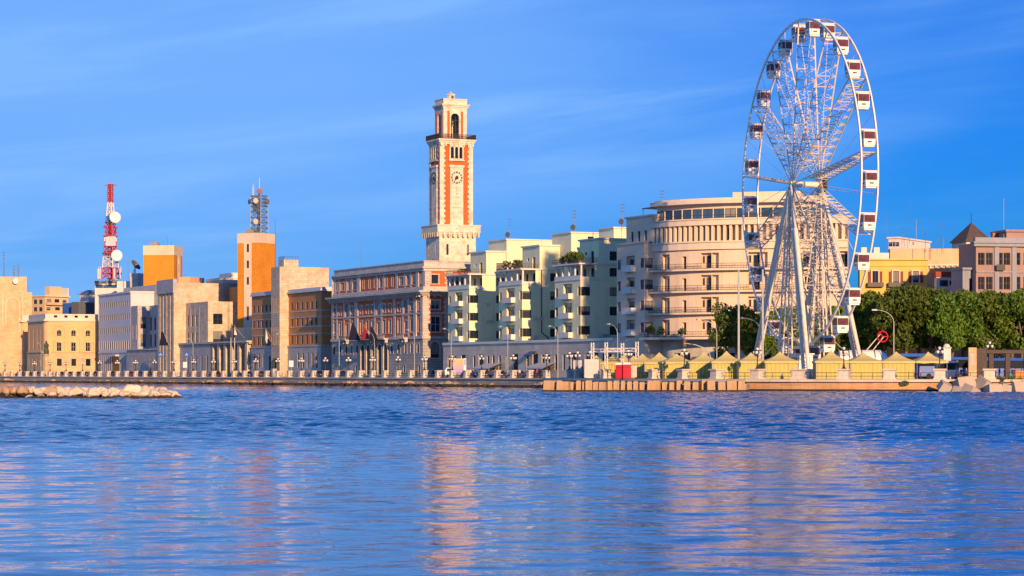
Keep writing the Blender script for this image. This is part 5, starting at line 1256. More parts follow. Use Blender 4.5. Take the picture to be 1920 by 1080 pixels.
def telecom():
    D = 845; k = D / FOC; base = W(207, 523, D); zb = base.z
    e = thing('telecom_mast', 'red and white lattice telecom mast with two big white drum antennas', 'mast', base, R(-20))
    segs = {}
    sec = [('mast_red', 0, 4), ('mast_white', 4, 8), ('mast_red', 8, 13.5), ('mast_white', 13.5, 15.2), ('mast_red', 15.2, 20.3), ('mast_blue', 20.3, 22.6), ('mast_white', 22.6, 27.5), ('mast_red', 27.5, 34)]
    H = 34.0
    def wd(z): return 4.6 * (1 - z / 20) + 2.4 * z / 20 if z < 20 else 2.4 + (1.5 - 2.4) * (z - 20) / 7 if z < 27 else 1.5
    for mat, a, b in sec:
        m = MB(); n = max(1, int((b - a) / 1.7)); lattice(lambda c: m, wd(a), wd(b), a, b, n, 0.2, 0.12, lambda i: 0)
        m.box(-0.35, 0.35, -0.35, 0.35, a, b) if b > 20 else m.tube((0.4, 0, a), (0.4, 0, b), 0.35, 5)
        m.build('mast_section', mat, e)
    inv = Matrix.Rotation(-R(-20), 3, 'Z')
    for zz, off in ((22.0, 1.6), (8.3, 2.2)): drum(e, inv @ Vector((off, -1.0, zz)), inv @ CAMD, 2.05, 1.5)
    m = MB(); m.box(-0.8, 3.2, -2.0, -1.7, 11.8, 15.2); m.build('panel_antenna', 'mast_white', e)
    m = MB(); m.lathe([(2.6, 0), (2.6, 0.25)], 0, 0, 12, 15.3); m.build('platform', 'mast_red', e)
    m = MB(); m.lathe([(2.0, 0), (2.0, 0.25)], 0, 0, 12, 20.2); m.build('platform', 'mast_blue', e)
    m = MB(); m.lathe([(3.0, 0), (3.0, 0.3)], 0, 0, 12, 9.0); m.build('platform', 'mast_red', e)
    m = MB(); m.tube((-2.6, 0, 33.8), (2.6, 0, 33.8), 0.09, 4); m.tube((0, 0, 34), (0, 0, 35.5), 0.06, 4); m.build('top_aerial', 'mast_red', e)
    for x in (-3.5, -2.8, 3.0, 5.5):
        m = MB(); m.box(x - 0.3, x + 0.3, -2.6, -2.2, 0, 3.6); m.tube((x, -2.2, 0), (x, -2.2, 4.4), 0.1, 4); m.build('panel_antenna', 'mast_white', e)
    for (x, z) in ((3.0, 18.3), (2.7, 16.6), (-1.9, 18.8)):
        m = MB(); m.tube((x, -0.8, z), (x, -1.1, z), 0.45, 10); m.build('small_dish', 'mast_red', e)
telecom()
def lattice_mast():
    base = W(487, 435.5, 710); u = fr2.u(487, 3); e = thing('lattice_mast', 'grey lattice mast with small dishes on top of the slim orange tower', 'mast', fr2.w(fr2.u(486, 3.5), 3.5, zt2), R(-28))
    m = MB(); lattice(lambda c: m, 3.9, 3.7, 0, 8.2, 5, 0.13, 0.08, lambda i: 0); m.build('lower_section', 'mast_grey', e)
    m = MB(); lattice(lambda c: m, 3.9, 3.9, 8.2, 11.4, 3, 0.11, 0.09, lambda i: 0); m.box(-1.4, -0.4, -1.2, -0.2, 6.8, 10.8); m.build('upper_section', 'mast_grey', e)
    m = MB(); m.tube((-0.1, 0.1, 0), (-0.1, 0.1, 13.6), 0.35, 6, 0.2); m.build('core_pipe', 'mast_grey', e)
    inv = Matrix.Rotation(R(28), 3, 'Z')
    for x, z in ((-1.0, 9.8), (-1.0, 3.5)): drum(e, inv @ Vector((x, -1.7, z)), inv @ Vector((0.4, -0.9, 0)), 0.85, 0.6, 'pillar_stone')
    drum(e, inv @ Vector((0.3, -0.6, 12.8)), inv @ Vector((-0.3, -0.9, 0)), 0.85, 0.5, 'terracotta')
    drum(e, inv @ Vector((2.3, -0.6, 9.6)), inv @ Vector((0.9, -0.4, 0)), 0.8, 0.5, 'mast_grey')
    drum(e, inv @ Vector((-2.6, -0.2, 9.6)), inv @ Vector((-0.9, -0.4, 0)), 0.8, 0.5, 'frame_blue')
    for x, z0, z1 in ((-2.0, 10.5, 15.2), (-2.4, 10.5, 14.5), (0.1, 12.5, 17.0)):
        m = MB(); m.tube((x, 0, z0), (x, 0, z1), 0.1, 5, 0.06); m.build('whip_aerial', 'mast_white', e)
lattice_mast()

def simple(name, label, cat, px0, pxc, px1, D, phi, ytop, mat, front=None, side=None, nx=2, frame='frame_dark', glass='glass', z0=ST, ytop2=None, cor=None, group=None, roofmat=None):
    """box-shaped building; front / side = list of (photo column, width m, row top, row bottom)"""
    fr = frame_at(pxc, D, phi); U0 = fr.u(px0) if px0 < pxc else -0.5; V1 = max(fr.v(px1), 3.0) if px1 > pxc else 14.0
    B = Building(name, label, cat, fr, U0, group=group, z0=z0)
    zt = fr.z(ytop, 0)
    fw = [(fr.u(p) - U0 - w / 2, fr.u(p) - U0 + w / 2, fr.z(b, fr.u(p)), fr.z(t, fr.u(p))) for p, w, t, b in (front or [])]
    sw_ = [(fr.v(p) - w / 2, fr.v(p) + w / 2, fr.z(b, 0, fr.v(p)), fr.z(t, 0, fr.v(p))) for p, w, t, b in (side or [])]
    B.block('wall', mat, U0, 0, 0, V1, z0, zt, fw, sw_, 0.3, nx=nx, frame=frame, glass=glass)
    if cor: B.one('cornice', cor, lambda m: m.box(U0 - 0.4, 0.4, -0.4, V1, zt, zt + 0.5))
    B.done(); return B, fr, U0, V1, zt
# far-left group behind the tan building
def balcony_block():
    B, fr, U0, V1, zt = simple('apartment_house', 'cream apartment house with roof huts, seen over the tan building', 'apartment house', 60, 84, 128, 900, -40, 556, 'peach_plaster',
        front=[(66, 2.2, 562, 570), (76, 2.2, 562, 570), (66, 2.2, 576, 584), (76, 2.2, 576, 584)], side=[(92, 2.4, 561, 568), (107, 2.4, 561, 568), (121, 2.0, 562, 568), (91, 2.0, 576, 582), (108, 2.4, 576, 582)])
    for z in (zt - 3.2, zt - 6.6): B.one('balcony', 'peach_plaster', lambda m: m.box(-0.1, 1.4, 0.2, V1 * 0.85, z, z + 1.0))
    B.one('cornice', 'cap_stone', lambda m: m.box(U0 - 0.3, 0.8, -0.4, V1 + 0.5, zt, zt + 0.5))
    B.one('roof_hut', 'peach_plaster', lambda m: m.box(U0 + 4, -1, 3, 9, zt + 0.5, zt + 4)); B.one('roof_hut', 'white_plaster', lambda m: m.box(-6, -0.5, 12, V1, zt + 0.5, zt + 3.6))
balcony_block()
B, *_ = simple('blue_clad_building', 'dark blue and grey clad roof building behind the tan building', 'building', 117, 136, 178, 880, -30, 568, 'blue_paint')
B2, fr_, u_, v_, z_ = simple('ribbed_building', 'grey ribbed metal-clad building with pale curved roof behind the tan building', 'building', 134, 147, 178, 872, -30, 566, 'dish_grey')
for k in range(12): B2.one('cladding_rib', 'mast_grey', lambda m: m.box(0.002, 0.25, 0.3 + k * (v_ - 0.6) / 11 - 0.12, 0.3 + k * (v_ - 0.6) / 11 + 0.12, ST, z_))
B3, fr3, u3, v3, z3 = simple('white_hall', 'white flat building with rounded metal roof beside the blue office block', 'building', 150, 166, 186, 900, -30, 552, 'white_plaster', side=[(180, 2.5, 556, 566)])
B3.one('curved_roof', 'steel', lambda m: [m.box(u3 - 1 + k * 0.9, 0.5 - k * 0.3, -0.5 + k * 0.3, v3, z3 + k * 0.35, z3 + (k + 1) * 0.35) for k in range(5)])
# mast building and its roof clutter
B4, fr4, u4, v4, z4 = simple('mast_house', 'flat-roofed white building under the red and white mast', 'building', 178, 224, 243, 850, -12, 530, 'white_plaster', front=[(186, 3, 534, 540), (200, 3, 534, 540), (212, 3, 534, 540)], frame='frame_blue', glass='glass_blue')
B4.one('roof_edge', 'roof_felt', lambda m: m.box(u4 - 0.5, 0.5, -0.8, v4, z4, z4 + 0.7))
B4.one('roof_hut', 'pale_stone', lambda m: m.box(u4 + 5, -5, 2, 9, z4 + 0.7, z4 + 2.2))
simple('roof_house', 'plain white roof house right of the red and white mast', 'building', 219, 246, 250, 835, -12, 527, 'white_plaster')
B5, fr5, u5, v5, z5 = simple('striped_house', 'narrow white stair house with vertical ribs below the dark dish', 'building', 244, 258, 270, 825, -25, 512, 'white_plaster')
for k in range(4): B5.one('rib', 'pale_stone', lambda m: m.box(u5 * (k + 0.6) / 4.4 - 0.15, u5 * (k + 0.6) / 4.4 + 0.15, -0.25, -0.002, ST, z5 - 0.4))
def big_dish():
    p = W(253, 512, 826); e = thing('dish_antenna', 'large dark dish antenna tilted on the narrow white stair house', 'antenna', p)
    m = MB(); ax = Vector((0.75, -0.35, 0.62)).normalized(); a = ax.orthogonal().normalized(); b = ax.cross(a)
    c = Vector((0, 0, 2.6)); n = 18
    rings = [(0.0, 0.0), (0.8, 0.08), (1.5, 0.28), (2.1, 0.55)]; vs_ = []
    for r, h in rings:
        for k in range(n): t = 2 * math.pi * k / n; vs_.append(tuple(c + ax * h + (a * math.cos(t) + b * math.sin(t)) * r))
    m.add(vs_, [(i * n + k, i * n + (k + 1) % n, (i + 1) * n + (k + 1) % n, (i + 1) * n + k) for i in range(3) for k in range(n)])
    m.build('reflector', 'dish_grey', e)
    m = MB(); m.tube((0, 0, -0.1), (0, 0, 2.4), 0.25, 6); m.tube((-0.8, 0, 0), (0, 0, 1.8), 0.12, 5); m.build('stand', 'mast_white', e)
    m = MB(); m.tube(c, c + ax * 1.3, 0.06, 5); m.build('feed_arm', 'mast_white', e)
    e2 = thing('roof_aerial', 'thin upright aerial left of the large dark dish', 'antenna', W(240, 522, 826)); m = MB(); m.tube((0, 0, -0.3), (0, 0, 6.5), 0.12, 5, 0.05); m.box(-0.25, 0.25, -0.1, 0.1, 5.6, 6.6); m.build('rod', 'mast_grey', e2)
big_dish()
simple('low_ochre_house', 'low ochre roof building between the two orange towers', 'building', 335, 356, 383, 780, -20, 519, 'ochre_plaster')
# right background
def right_group():
    B, fr, U0, V1, zt = simple('yellow_house', 'yellow house with red shutters above the trees, right of the wheel', 'house', 1612, 1738, 1742, 470, -2, 488, 'yellow_plaster', z0=ST)
    for px in (1641, 1680, 1717):
        u = fr.u(px)
        B.win((U0, -0.16), (1, 0), u - U0 - 0.6, u - U0 + 0.6, fr.z(530, u), fr.z(508, u), False, 0.0, nx=2, frame='shutter', glass='glass', surround=(0.25, 0.1), smat='pale_stone')
        for s_ in (-1, 1):
            B.one('shutter', 'shutter', lambda m: m.box(u + s_ * 1.05 - 0.35, u + s_ * 1.05 + 0.35, -0.2, -0.1, fr.z(530, u), fr.z(509, u)))
        if px < 1700: B.one('balcony', 'frame_dark', lambda m: (m.box(u - 1.6, u + 1.6, -1.1, -0.002, fr.z(538, u), fr.z(530, u))))
    B.one('cornice', 'yellow_plaster', lambda m: (m.box(U0, 0.3, -0.4, 2, zt, zt + 0.3), m.box(U0, 0.1, -0.2, -0.002, zt - 1.2, zt - 0.9)))
    B, fr, U0, V1, zt = simple('cream_house', 'cream house with bracketed cornice between yellow house and mauve palace', 'house', 1737, 1830, 1834, 474, -2, 487, 'peach_plaster')
    B.one('cornice', 'pale_stone', lambda m: m.box(U0, 0.3, -0.5, 2, zt - 1.2, zt - 0.9))
    for k in range(9): B.one('cornice_bracket', 'pale_stone', lambda m: m.box(U0 + 0.6 + k * 1.1, U0 + 1.0 + k * 1.1, -0.4, -0.002, zt - 1.8, zt - 1.21))
    B.block('upper_wall', 'pale_stone', fr.u(1740), fr.u(1826), 1.0, 10, zt - 0.2, fr.z(480, 0) + 0.8, (), (), 0.3)
    B, fr, U0, V1, zt = simple('peach_house', 'long plain peach building behind the yellow house', 'house', 1669, 1824, 1832, 505, -2, 466, 'peach_plaster')
    B.block('roof_room', 'slate_stone', fr.u(1707), fr.u(1735), -3, -0.2, ST, fr.z(477, 0), (), (), 0.2)
    B.block('roof_room', 'slate_stone', fr.u(1737), fr.u(1762), -3, -0.2, ST, fr.z(479, 0), (), (), 0.2)
    B, fr, U0, V1, zt = simple('roof_hut', 'white roof hut with tiny window, left of the pyramid spire', 'hut', 1666, 1684, 1744, 515, -30, 447, 'white_plaster', front=[(1672, 1.5, 454, 462), (1679, 1.5, 454, 462)], side=[(1713, 1.2, 454, 460)], frame='frame_blue')
    B.one('roof_edge', 'white_plaster', lambda m: m.box(U0 - 0.3, 0.3, -0.3, V1 + 0.2, zt, zt + 0.35))
    B, fr, U0, V1, zt = simple('small_white_house', 'low white house just right of the ferris wheel rim', 'house', 1620, 1667, 1669, 490, -2, 474, 'white_plaster')
    for px in (1621, 1645): u = fr.u(px); B.one('chimney', 'white_plaster', lambda m: m.box(u - 0.6, u + 0.6, 1, 2, zt, zt + 1.2))
    B, fr, U0, V1, zt = simple('red_roof_house', 'low white house with dark red roof band beside the mauve palace', 'house', 1756, 1828, 1832, 455, -2, 519, 'white_plaster', front=[(1770, 1.6, 525, 537), (1788, 1.6, 526, 534), (1805, 1.4, 527, 537)])
    B.one('roof_band', 'red_roof', lambda m: m.box(U0 - 0.2, 0.2, -0.3, 6, zt, zt + 1.0))
    # spire
    D = 540; p = W(1821, 470, D); e = thing('church_spire', 'dark pyramid spire on a pale bell tower behind the mauve palace', 'spire', (p.x, p.y, ST), R(20))
    zb = W(1821, 455, D).z - ST; hz = W(1821, 417, D).z - ST
    m = MB(); 
    for d_, o_ in (((1, 0), (-3.2, -3.2)), ((0, 1), (3.2, -3.2)), ((-1, 0), (3.2, 3.2)), ((0, -1), (-3.2, 3.2))):
        m.wall(o_, d_, 6.4, 0, zb, [(0.9 + 1.7 * k, 1.9 + 1.7 * k, zb - 3.2, zb - 1.2, True) for k in range(3)], 0.4)
    m.build('tower_wall', 'pale_stone', e)
    m = MB(); m.box(-2.6, 2.6, -2.6, 2.6, zb - 4, zb - 0.4); m.build('interior_shade', 'frame_dark', e)  # dark box stands in for the shade inside the bell stage
    m = MB(); m.add([(-3.7, -3.7, zb), (3.7, -3.7, zb), (3.7, 3.7, zb), (-3.7, 3.7, zb), (0, 0, hz)], [(0, 1, 4), (1, 2, 4), (2, 3, 4), (3, 0, 4), (3, 2, 1, 0)]); m.build('spire_roof', 'slate_roof', e)
    m = MB(); m.tube((0, 0, hz - 0.3), (0, 0, hz + 2.2), 0.08, 4); m.build('finial', 'iron', e)
    # mauve palace at the right edge
    fr = frame_at(1830, 442, 10); U1 = fr.u(2010)
    B = Building('mauve_palace', 'dusky mauve palace with tall windows at the right edge above the trees', 'palace', fr, 0.0)
    zt = fr.z(455, 0); rows = ((474, 497), (519, 543), (565, 590))
    cs = [1840, 1855, 1874, 1888, 1907, 1925, 1945, 1965, 1985]
    fw = [(fr.u(p) - 0.65, fr.u(p) + 0.65, fr.z(b, fr.u(p)), fr.z(t, fr.u(p))) for p in cs for t, b in rows]
    B.block('wall', 'mauve_stone', 0, U1, 0, 9, ST, zt, fw, (), 0.35, nx=2, nz=2, frame='frame_dark', glass='glass_plain')
    B.one('cornice', 'slate_stone', lambda m: (m.box(-0.6, U1, -0.7, 1, zt - 0.7, zt - 0.1), m.box(-0.8, U1, -1.0, 1, zt - 0.1, zt + 0.2), m.box(-0.2, U1, -0.2, 1, zt + 0.2, zt + 1.0)))
    uq = fr.u(1891)
    B.block('attic', 'mauve_stone', uq, U1, 1.0, 8.5, zt + 0.2, fr.z(434, uq), (), (), 0.3); B.one('attic_cornice', 'mauve_stone', lambda m: m.box(uq - 0.3, U1, 0.6, 8.5, fr.z(434, uq), fr.z(434, uq) + 0.4))
    for a, b in ((1864, 1884), (1897, 1912)):
        B.one('pilaster', 'slate_stone', lambda m: m.box(fr.u(a) , fr.u(a) + 0.9, -0.25, -0.002, ST, zt - 0.7))
    B.one('balcony', 'rail_iron', lambda m: (m.box(fr.u(1865), fr.u(1881), -1.0, -0.002, fr.z(507, 0), fr.z(504, 0)), m.box(fr.u(1865), fr.u(1881), -1.0, -0.9, fr.z(504, 0), fr.z(496, 0))))
    B.one('belt_course', 'slate_stone', lambda m: m.box(0, U1, -0.2, -0.002, fr.z(511, 0), fr.z(508, 0)))
    B.block('corner_wing', 'slate_stone', fr.u(1805, 2), -0.01, 2, 8, ST, fr.z(505, 0), [(1.3, 2.5, fr.z(545, 0), fr.z(521, 0))], (), 0.3, nx=2, frame='frame_dark', glass='glass_plain')  # the wing's shade is put into its blue-grey colour
    B.one('wing_cornice', 'slate_stone', lambda m: m.box(fr.u(1803, 2), -0.02, 1.5, 8, fr.z(505, 0), fr.z(501, 0)))
    for k, px in enumerate((1866, 1880)): u = fr.u(px, 5); B.one('chimney', 'terracotta', lambda m: m.box(u - 0.5, u + 0.5, 5, 6, zt - 0.5, zt + 2.2 - k * 0.6))
    B.done()
right_group()
# thin aerials over the right-hand roofs
for k, (px, y0, y1, D) in enumerate([(1766, 466, 417, 500), (1757, 466, 446, 500), (1769, 466, 446, 500), (1882, 440, 372, 445), (1661, 486, 395, 492), (1705, 447, 380, 516), (1735, 466, 432, 500), (1693, 447, 427, 516), (1718, 447, 412, 516)]):
    p = W(px, y0, D); h = (y0 - y1) * D / FOC
    e = thing('roof_aerial', 'thin rooftop aerial over the right-hand roofs, %s from left' % ORD[sorted([1766, 1757, 1769, 1882, 1661, 1705, 1735, 1693, 1718]).index(px)], 'antenna', p, 0.3 * k, 'rooftop aerials')
    m = MB(); m.tube((0, 0, -1.0), (0, 0, h), 0.05, 4); m.build('rod', 'mast_grey', e)
    m = MB()
    for j in range(3): m.tube((-0.7 + 0.1 * j, 0, h - 0.1 - 0.5 * j), (0.7 - 0.1 * j, 0, h - 0.1 - 0.5 * j), 0.03, 4)
    m.build('crossbar', 'mast_grey', e)

# ------------------------------------------------------------------ ferris wheel
def ferris_wheel():
    D = 385.0; hub = W(1511, 346, D); Rr = 26.8; phi = R(-76)       # axle end nearest the camera points to the left
    # local x = along the wheel plane (towards the right / near), local y = along the axle (away from the left front side)
    ang = math.atan2(-0.970, 0.243)
    base = Vector((hub.x, hub.y, ST)); hz = hub.z - ST
    e = thing('ferris_wheel', 'tall white ferris wheel with white and dark red gondolas on the pier', 'ferris wheel', base, ang)
    # axes: X = plane direction, Y = axle direction (rotated +90 deg from X)
    def pol(t, r, y): return (r * math.sin(t), y, hz + r * math.cos(t))
    NG, NS = 26, 13; half, hb = 1.35, 2.35
    for s_ in (-1, 1):
        m = MB(); n = 78; sec = [(-0.20, -0.11), (0.20, -0.11), (0.20, 0.11), (-0.20, 0.11)]
        vs_ = [];
        for k in range(n):
            t = 2 * math.pi * k / n
            for dr, dy in sec: vs_.append(pol(t, Rr + dr, s_ * half + dy))
        m.add(vs_, [(k * 4 + j, k * 4 + (j + 1) % 4, ((k + 1) % n) * 4 + (j + 1) % 4, ((k + 1) % n) * 4 + j) for k in range(n) for j in range(4)])
        m.build('rim', 'wheel_white', e)
    for k in range(NG):
        t = 2 * math.pi * (k + 0.5) / NG; m = MB(); m.tube(pol(t, Rr, -half), pol(t, Rr, half), 0.1, 5); m.build('rim_crossbar', 'wheel_white', e)
    for k in range(NS):
        t = 2 * math.pi * (k + 0.02) / NS; m = MB()
        rt = 0.12
        for tt in (-0.028, 0.028) if False else (0.0,):
            for s_ in (-1, 1): m.tube(pol(t, 0.8, s_ * hb), pol(t, Rr - 0.2, s_ * half), rt, 5)
        nb = 12
        for j in range(nb):
            f0, f1 = 0.16 + 0.82 * j / nb, 0.16 + 0.82 * (j + 1) / nb
            y0, y1 = hb + (half - hb) * f0, hb + (half - hb) * f1; r0, r1 = Rr * f0, Rr * f1
            m.tube(pol(t, r1, -y1), pol(t, r1, y1), 0.07, 4)
            m.tube(pol(t, r0, -y0), pol(t, r1, y1), 0.048, 4); m.tube(pol(t, r0, y0), pol(t, r1, -y1), 0.048, 4)
        m.build('spoke', 'wheel_bone', e)
        if k % 2 == 0:
            m = MB()
            for yy in (-0.22, 0.22): m.tube(pol(t, 2.2, yy), pol(t, Rr * 0.93, yy), 0.035, 4)
            for j in range(40): r = 2.2 + (Rr * 0.93 - 2.2) * j / 39; m.tube(pol(t, r, -0.22), pol(t, r, 0.22), 0.025, 4)
            m.build('spoke_ladder', 'wheel_white', e)
    # light tie rods between the spokes
    for k in range(NS):
        t = 2 * math.pi * (k + 0.52) / NS
        for s_ in (-1, 1):
            m = MB(); m.tube(pol(t, 0.9, s_ * hb), pol(t, Rr - 0.2, s_ * half), 0.045, 4); m.build('tie_rod', 'wheel_white', e)
    m = MB(); m.tube((0, -2.75, hz), (0, 2.75, hz), 0.5, 16); m.build('axle', 'wheel_bone', e)
    for s_ in (-1, 1):
        m = MB(); m.tube((0, s_ * (hb - 0.15), hz), (0, s_ * (hb + 0.15), hz), 0.95, 20); m.build('hub_flange', 'wheel_bone', e)
    m = MB(); m.tube((0, 2.75, hz), (0, 3.1, hz), 1.75, 24); m.build('hub_sign', 'iron', e)
    # cabins
    body = MB(); rf = MB(); gl = MB(); hg = MB(); fl = MB()
    w, d = 0.95, 1.0
    body.frustum(-w, w, -d, d, -1.55, -0.3, -0.06); body.box(-w * 0.86, w * 0.86, -d * 0.9, d * 0.9, -1.85, -1.56)
    gl.box(-w, w, -d, d, -0.29, 1.1); rf.frustum(-w - 0.1, w + 0.1, -d - 0.1, d + 0.1, 1.11, 1.42, 0.2)
    for sx in (-1, 1):
        for sy in (-1, 1): hg.box(sx * w - 0.035, sx * w + 0.035, sy * d - 0.035, sy * d + 0.035, -0.3, 1.12)
    hg.box(-0.14, 0.14, -half + 0.2, half - 0.2, 1.42, 1.6)
    fl.box(-0.35, 0.35, -d - 0.09, -d - 0.07, -1.0, -0.75); fl.box(w + 0.07, w + 0.09, -0.35, 0.35, -1.0, -0.75)
    mm = [body.mesh('gondola', M['gondola_white']), gl.mesh('cabin_window', M['gondola_glass']), rf.mesh('cabin_roof', M['gondola_white']), hg.mesh('cabin_frame', M['frame_white']), fl.mesh('cabin_emblem', M['iron'])]
    for k in range(NG):
        t = 2 * math.pi * (k + 0.5) / NG; c = pol(t, Rr - 0.15, 0)
        b = bpy.data.objects.new('gondola', mm[0]); link(b, e); b.location = (c[0], c[1], c[2] - 1.22); b.scale = (0.92, 0.92, 0.78)
        for nm, me in (('cabin_window', mm[1]), ('cabin_roof', mm[2]), ('cabin_frame', mm[3]), ('cabin_emblem', mm[4])): link(bpy.data.objects.new(nm, me), b)
    # legs: two A frames per side, each leg a pair of tubes with rungs
    for s_ in (-1, 1):
        for q in (-1, 1):
            m = MB(); top = Vector((q * 0.4, s_ * 2.7, hz - 0.2))
            for o in (-0.95, 0.95):
                ft = Vector((q * 12.0 + o * 1.2, s_ * 4.6, 1.2)); kn = top.lerp(ft, 0.24) ; kn.x += o * 0.25
                m.tube(top, kn, 0.2, 8, 0.26); m.tube(kn, ft, 0.40, 10, 0.30)
            m.build('support_leg', 'wheel_bone', e)
            m = MB()
            for j in range(15):
                f = 0.26 + 0.72 * j / 14; p = top.lerp(Vector((q * 12.0 - 1.14, s_ * 4.6, 1.2)), f); p2 = top.lerp(Vector((q * 12.0 + 1.14, s_ * 4.6, 1.2)), f)
                m.tube(p, p2, 0.06, 4)
                if j < 14:
                    f2 = 0.26 + 0.72 * (j + 1) / 14; p3 = top.lerp(Vector((q * 12.0 + 1.14, s_ * 4.6, 1.2)), f2); m.tube(p, p3, 0.05, 4)
            m.build('leg_bracing', 'wheel_white', e)
            m = MB(); x0, y0 = q * 12.0, s_ * 4.6
            m.box(x0 - 2.6, x0 + 2.6, y0 - 0.6, y0 + 0.6, 0.9, 1.6); m.box(x0 - 2.6, x0 - 1.5, y0 - 0.6, y0 + 0.6, 0, 0.9); m.box(x0 + 1.5, x0 + 2.6, y0 - 0.6, y0 + 0.6, 0, 0.9)
            m.add([(x0 - 4.6, y0 - 0.3, 0), (x0 - 3.8, y0 - 0.3, 0), (x0 - 2.0, y0 - 0.3, 1.55), (x0 - 2.6, y0 - 0.3, 1.6), (x0 - 4.6, y0 + 0.3, 0), (x0 - 3.8, y0 + 0.3, 0), (x0 - 2.0, y0 + 0.3, 1.55), (x0 - 2.6, y0 + 0.3, 1.6)], [(0, 1, 2, 3), (7, 6, 5, 4), (0, 4, 5, 1), (2, 6, 7, 3), (1, 5, 6, 2), (0, 3, 7, 4)])
            m.add([(x0 + 4.6, y0 - 0.3, 0), (x0 + 3.8, y0 - 0.3, 0), (x0 + 2.0, y0 - 0.3, 1.55), (x0 + 2.6, y0 - 0.3, 1.6), (x0 + 4.6, y0 + 0.3, 0), (x0 + 3.8, y0 + 0.3, 0), (x0 + 2.0, y0 + 0.3, 1.55), (x0 + 2.6, y0 + 0.3, 1.6)], [(0, 3, 2, 1), (4, 5, 6, 7), (0, 1, 5, 4), (2, 3, 7, 6), (1, 2, 6, 5), (0, 4, 7, 3)])
            m.build('leg_foot', 'wheel_white', e)
        # cross struts between the two legs of one side
        m = MB()
        for f in (0.45, 0.7):
            for a in (0,):
                p = Vector((-0.4, s_ * 2.7, hz)).lerp(Vector((-12, s_ * 4.6, 1.2)), f); q = Vector((0.4, s_ * 2.7, hz)).lerp(Vector((12, s_ * 4.6, 1.2)), f); m.tube(p, q, 0.1, 5)
        pts = [(f, sg) for f in (0.2, 0.45, 0.7, 0.95) for sg in (-1, 1)]
        for f0, f1 in ((0.2, 0.45), (0.45, 0.7), (0.7, 0.97)):
            for sg in (-1, 1):
                p = Vector((sg * 0.4, s_ * 2.7, hz)).lerp(Vector((sg * 12, s_ * 4.6, 1.2)), f0); q = Vector((-sg * 0.4, s_ * 2.7, hz)).lerp(Vector((-sg * 12, s_ * 4.6, 1.2)), f1); m.tube(p, q, 0.07, 4)
        m.build('cross_strut', 'wheel_bone', e)
        # middle lattice column with a ladder
        m = MB()
        for ox in (-1.1, 1.1):
            for oy in (-0.2, 1.6): m.tube((ox, s_ * (3.0 + oy), 0), (ox * 0.3, s_ * (2.6 + oy * 0.2), hz - 1), 0.13, 5)
        for j in range(12):
            f0, f1 = j / 12, (j + 1) / 12
            for oy in (-0.2, 1.6):
                def P(o, f): return Vector((o, s_ * (3.0 + oy), 0)).lerp(Vector((o * 0.3, s_ * (2.6 + oy * 0.2), hz - 1)), f)
                m.tube(P(-1.1, f0), P(1.1, f1), 0.05, 4); m.tube(P(1.1, f0), P(-1.1, f1), 0.05, 4); m.tube(P(-1.1, f1), P(1.1, f1), 0.05, 4)
        m.build('centre_column', 'wheel_bone', e)
        m = MB()
        for o in (-0.25, 0.25): m.tube((o, s_ * 5.0, 0), (o, s_ * 3.2, hz - 2), 0.05, 4)
        for j in range(50): f = j / 50; y = s_ * (5.0 - 1.8 * f); m.tube((-0.25, y, (hz - 2) * f), (0.25, y, (hz - 2) * f), 0.03, 4)
        m.build('service_ladder', 'wheel_white', e)
    # boarding deck, ticket cabin, drive unit
    m = MB(); m.box(-9, 9, -5.5, 5.5, 0.9, 1.15); [m.box(x - 0.12, x + 0.12, y - 0.12, y + 0.12, 0, 0.9) for x in (-8.5, -4, 0, 4, 8.5) for y in (-5, 5)]; m.build('boarding_deck', 'steel', e)
    m = MB(); m.box(5.0, 8.2, -4.6, -2.0, 1.15, 3.9); m.build('ticket_cabin', 'gondola_white', e)
    m = MB(); m.box(5.3, 7.9, -4.66, -4.61, 2.3, 3.5); m.build('cabin_hatch', 'gondola_glass', e)
    m = MB(); m.box(4.7, 8.5, -4.9, -1.8, 3.9, 4.1); m.build('cabin_roof', 'wheel_white', e)
    m = MB(); m.box(-8, -3, -4.4, -4.2, 1.15, 2.2); m.box(2, 4.5, -4.4, -4.2, 1.15, 2.2); m.build('deck_railing', 'wheel_white', e)
    return e
ferris_wheel()

# ------------------------------------------------------------------ pier: pillars, lamps, railings, tents
pil_near, pil_far, cap_near, cap_far = MB(), MB(), MB(), MB()
def pil_mesh(m, c, h, w):
    m.box(-w * 0.5, w * 0.5, -w * 0.5, w * 0.5, 0, 0.14 * h); m.box(-w * 0.42, w * 0.42, -w * 0.42, w * 0.42, 0.14 * h, 0.84 * h)
    c.box(-w * 0.52, w * 0.52, -w * 0.52, w * 0.52, 0.84 * h, h)
pil_mesh(pil_near, cap_near, 1.55, 1.9); pil_mesh(pil_far, cap_far, 1.5, 1.15)
mn = (pil_near.mesh('shaft', M['pillar_stone']), cap_near.mesh('cap', M['pillar_stone'])); mf = (pil_far.mesh('shaft', M['pillar_stone']), cap_far.mesh('cap', M['pillar_stone']))
soc = MB()
for z in (0.45, 0.95):
    for s_ in (-1, 1): soc.tube((s_ * 0.49, 0, z), (s_ * 0.58, 0, z), 0.11, 6)
soc_f = soc.mesh('rail_socket', M['iron'])
def pillar(loc, rz, label, group, near):
    e = thing('stone_pillar', label, 'pillar', loc, rz, group)
    for nm, me in zip(('shaft', 'cap'), mn if near else mf): link(bpy.data.objects.new(nm, me), e)
    if not near: link(bpy.data.objects.new('rail_socket', soc_f), e)
    return e
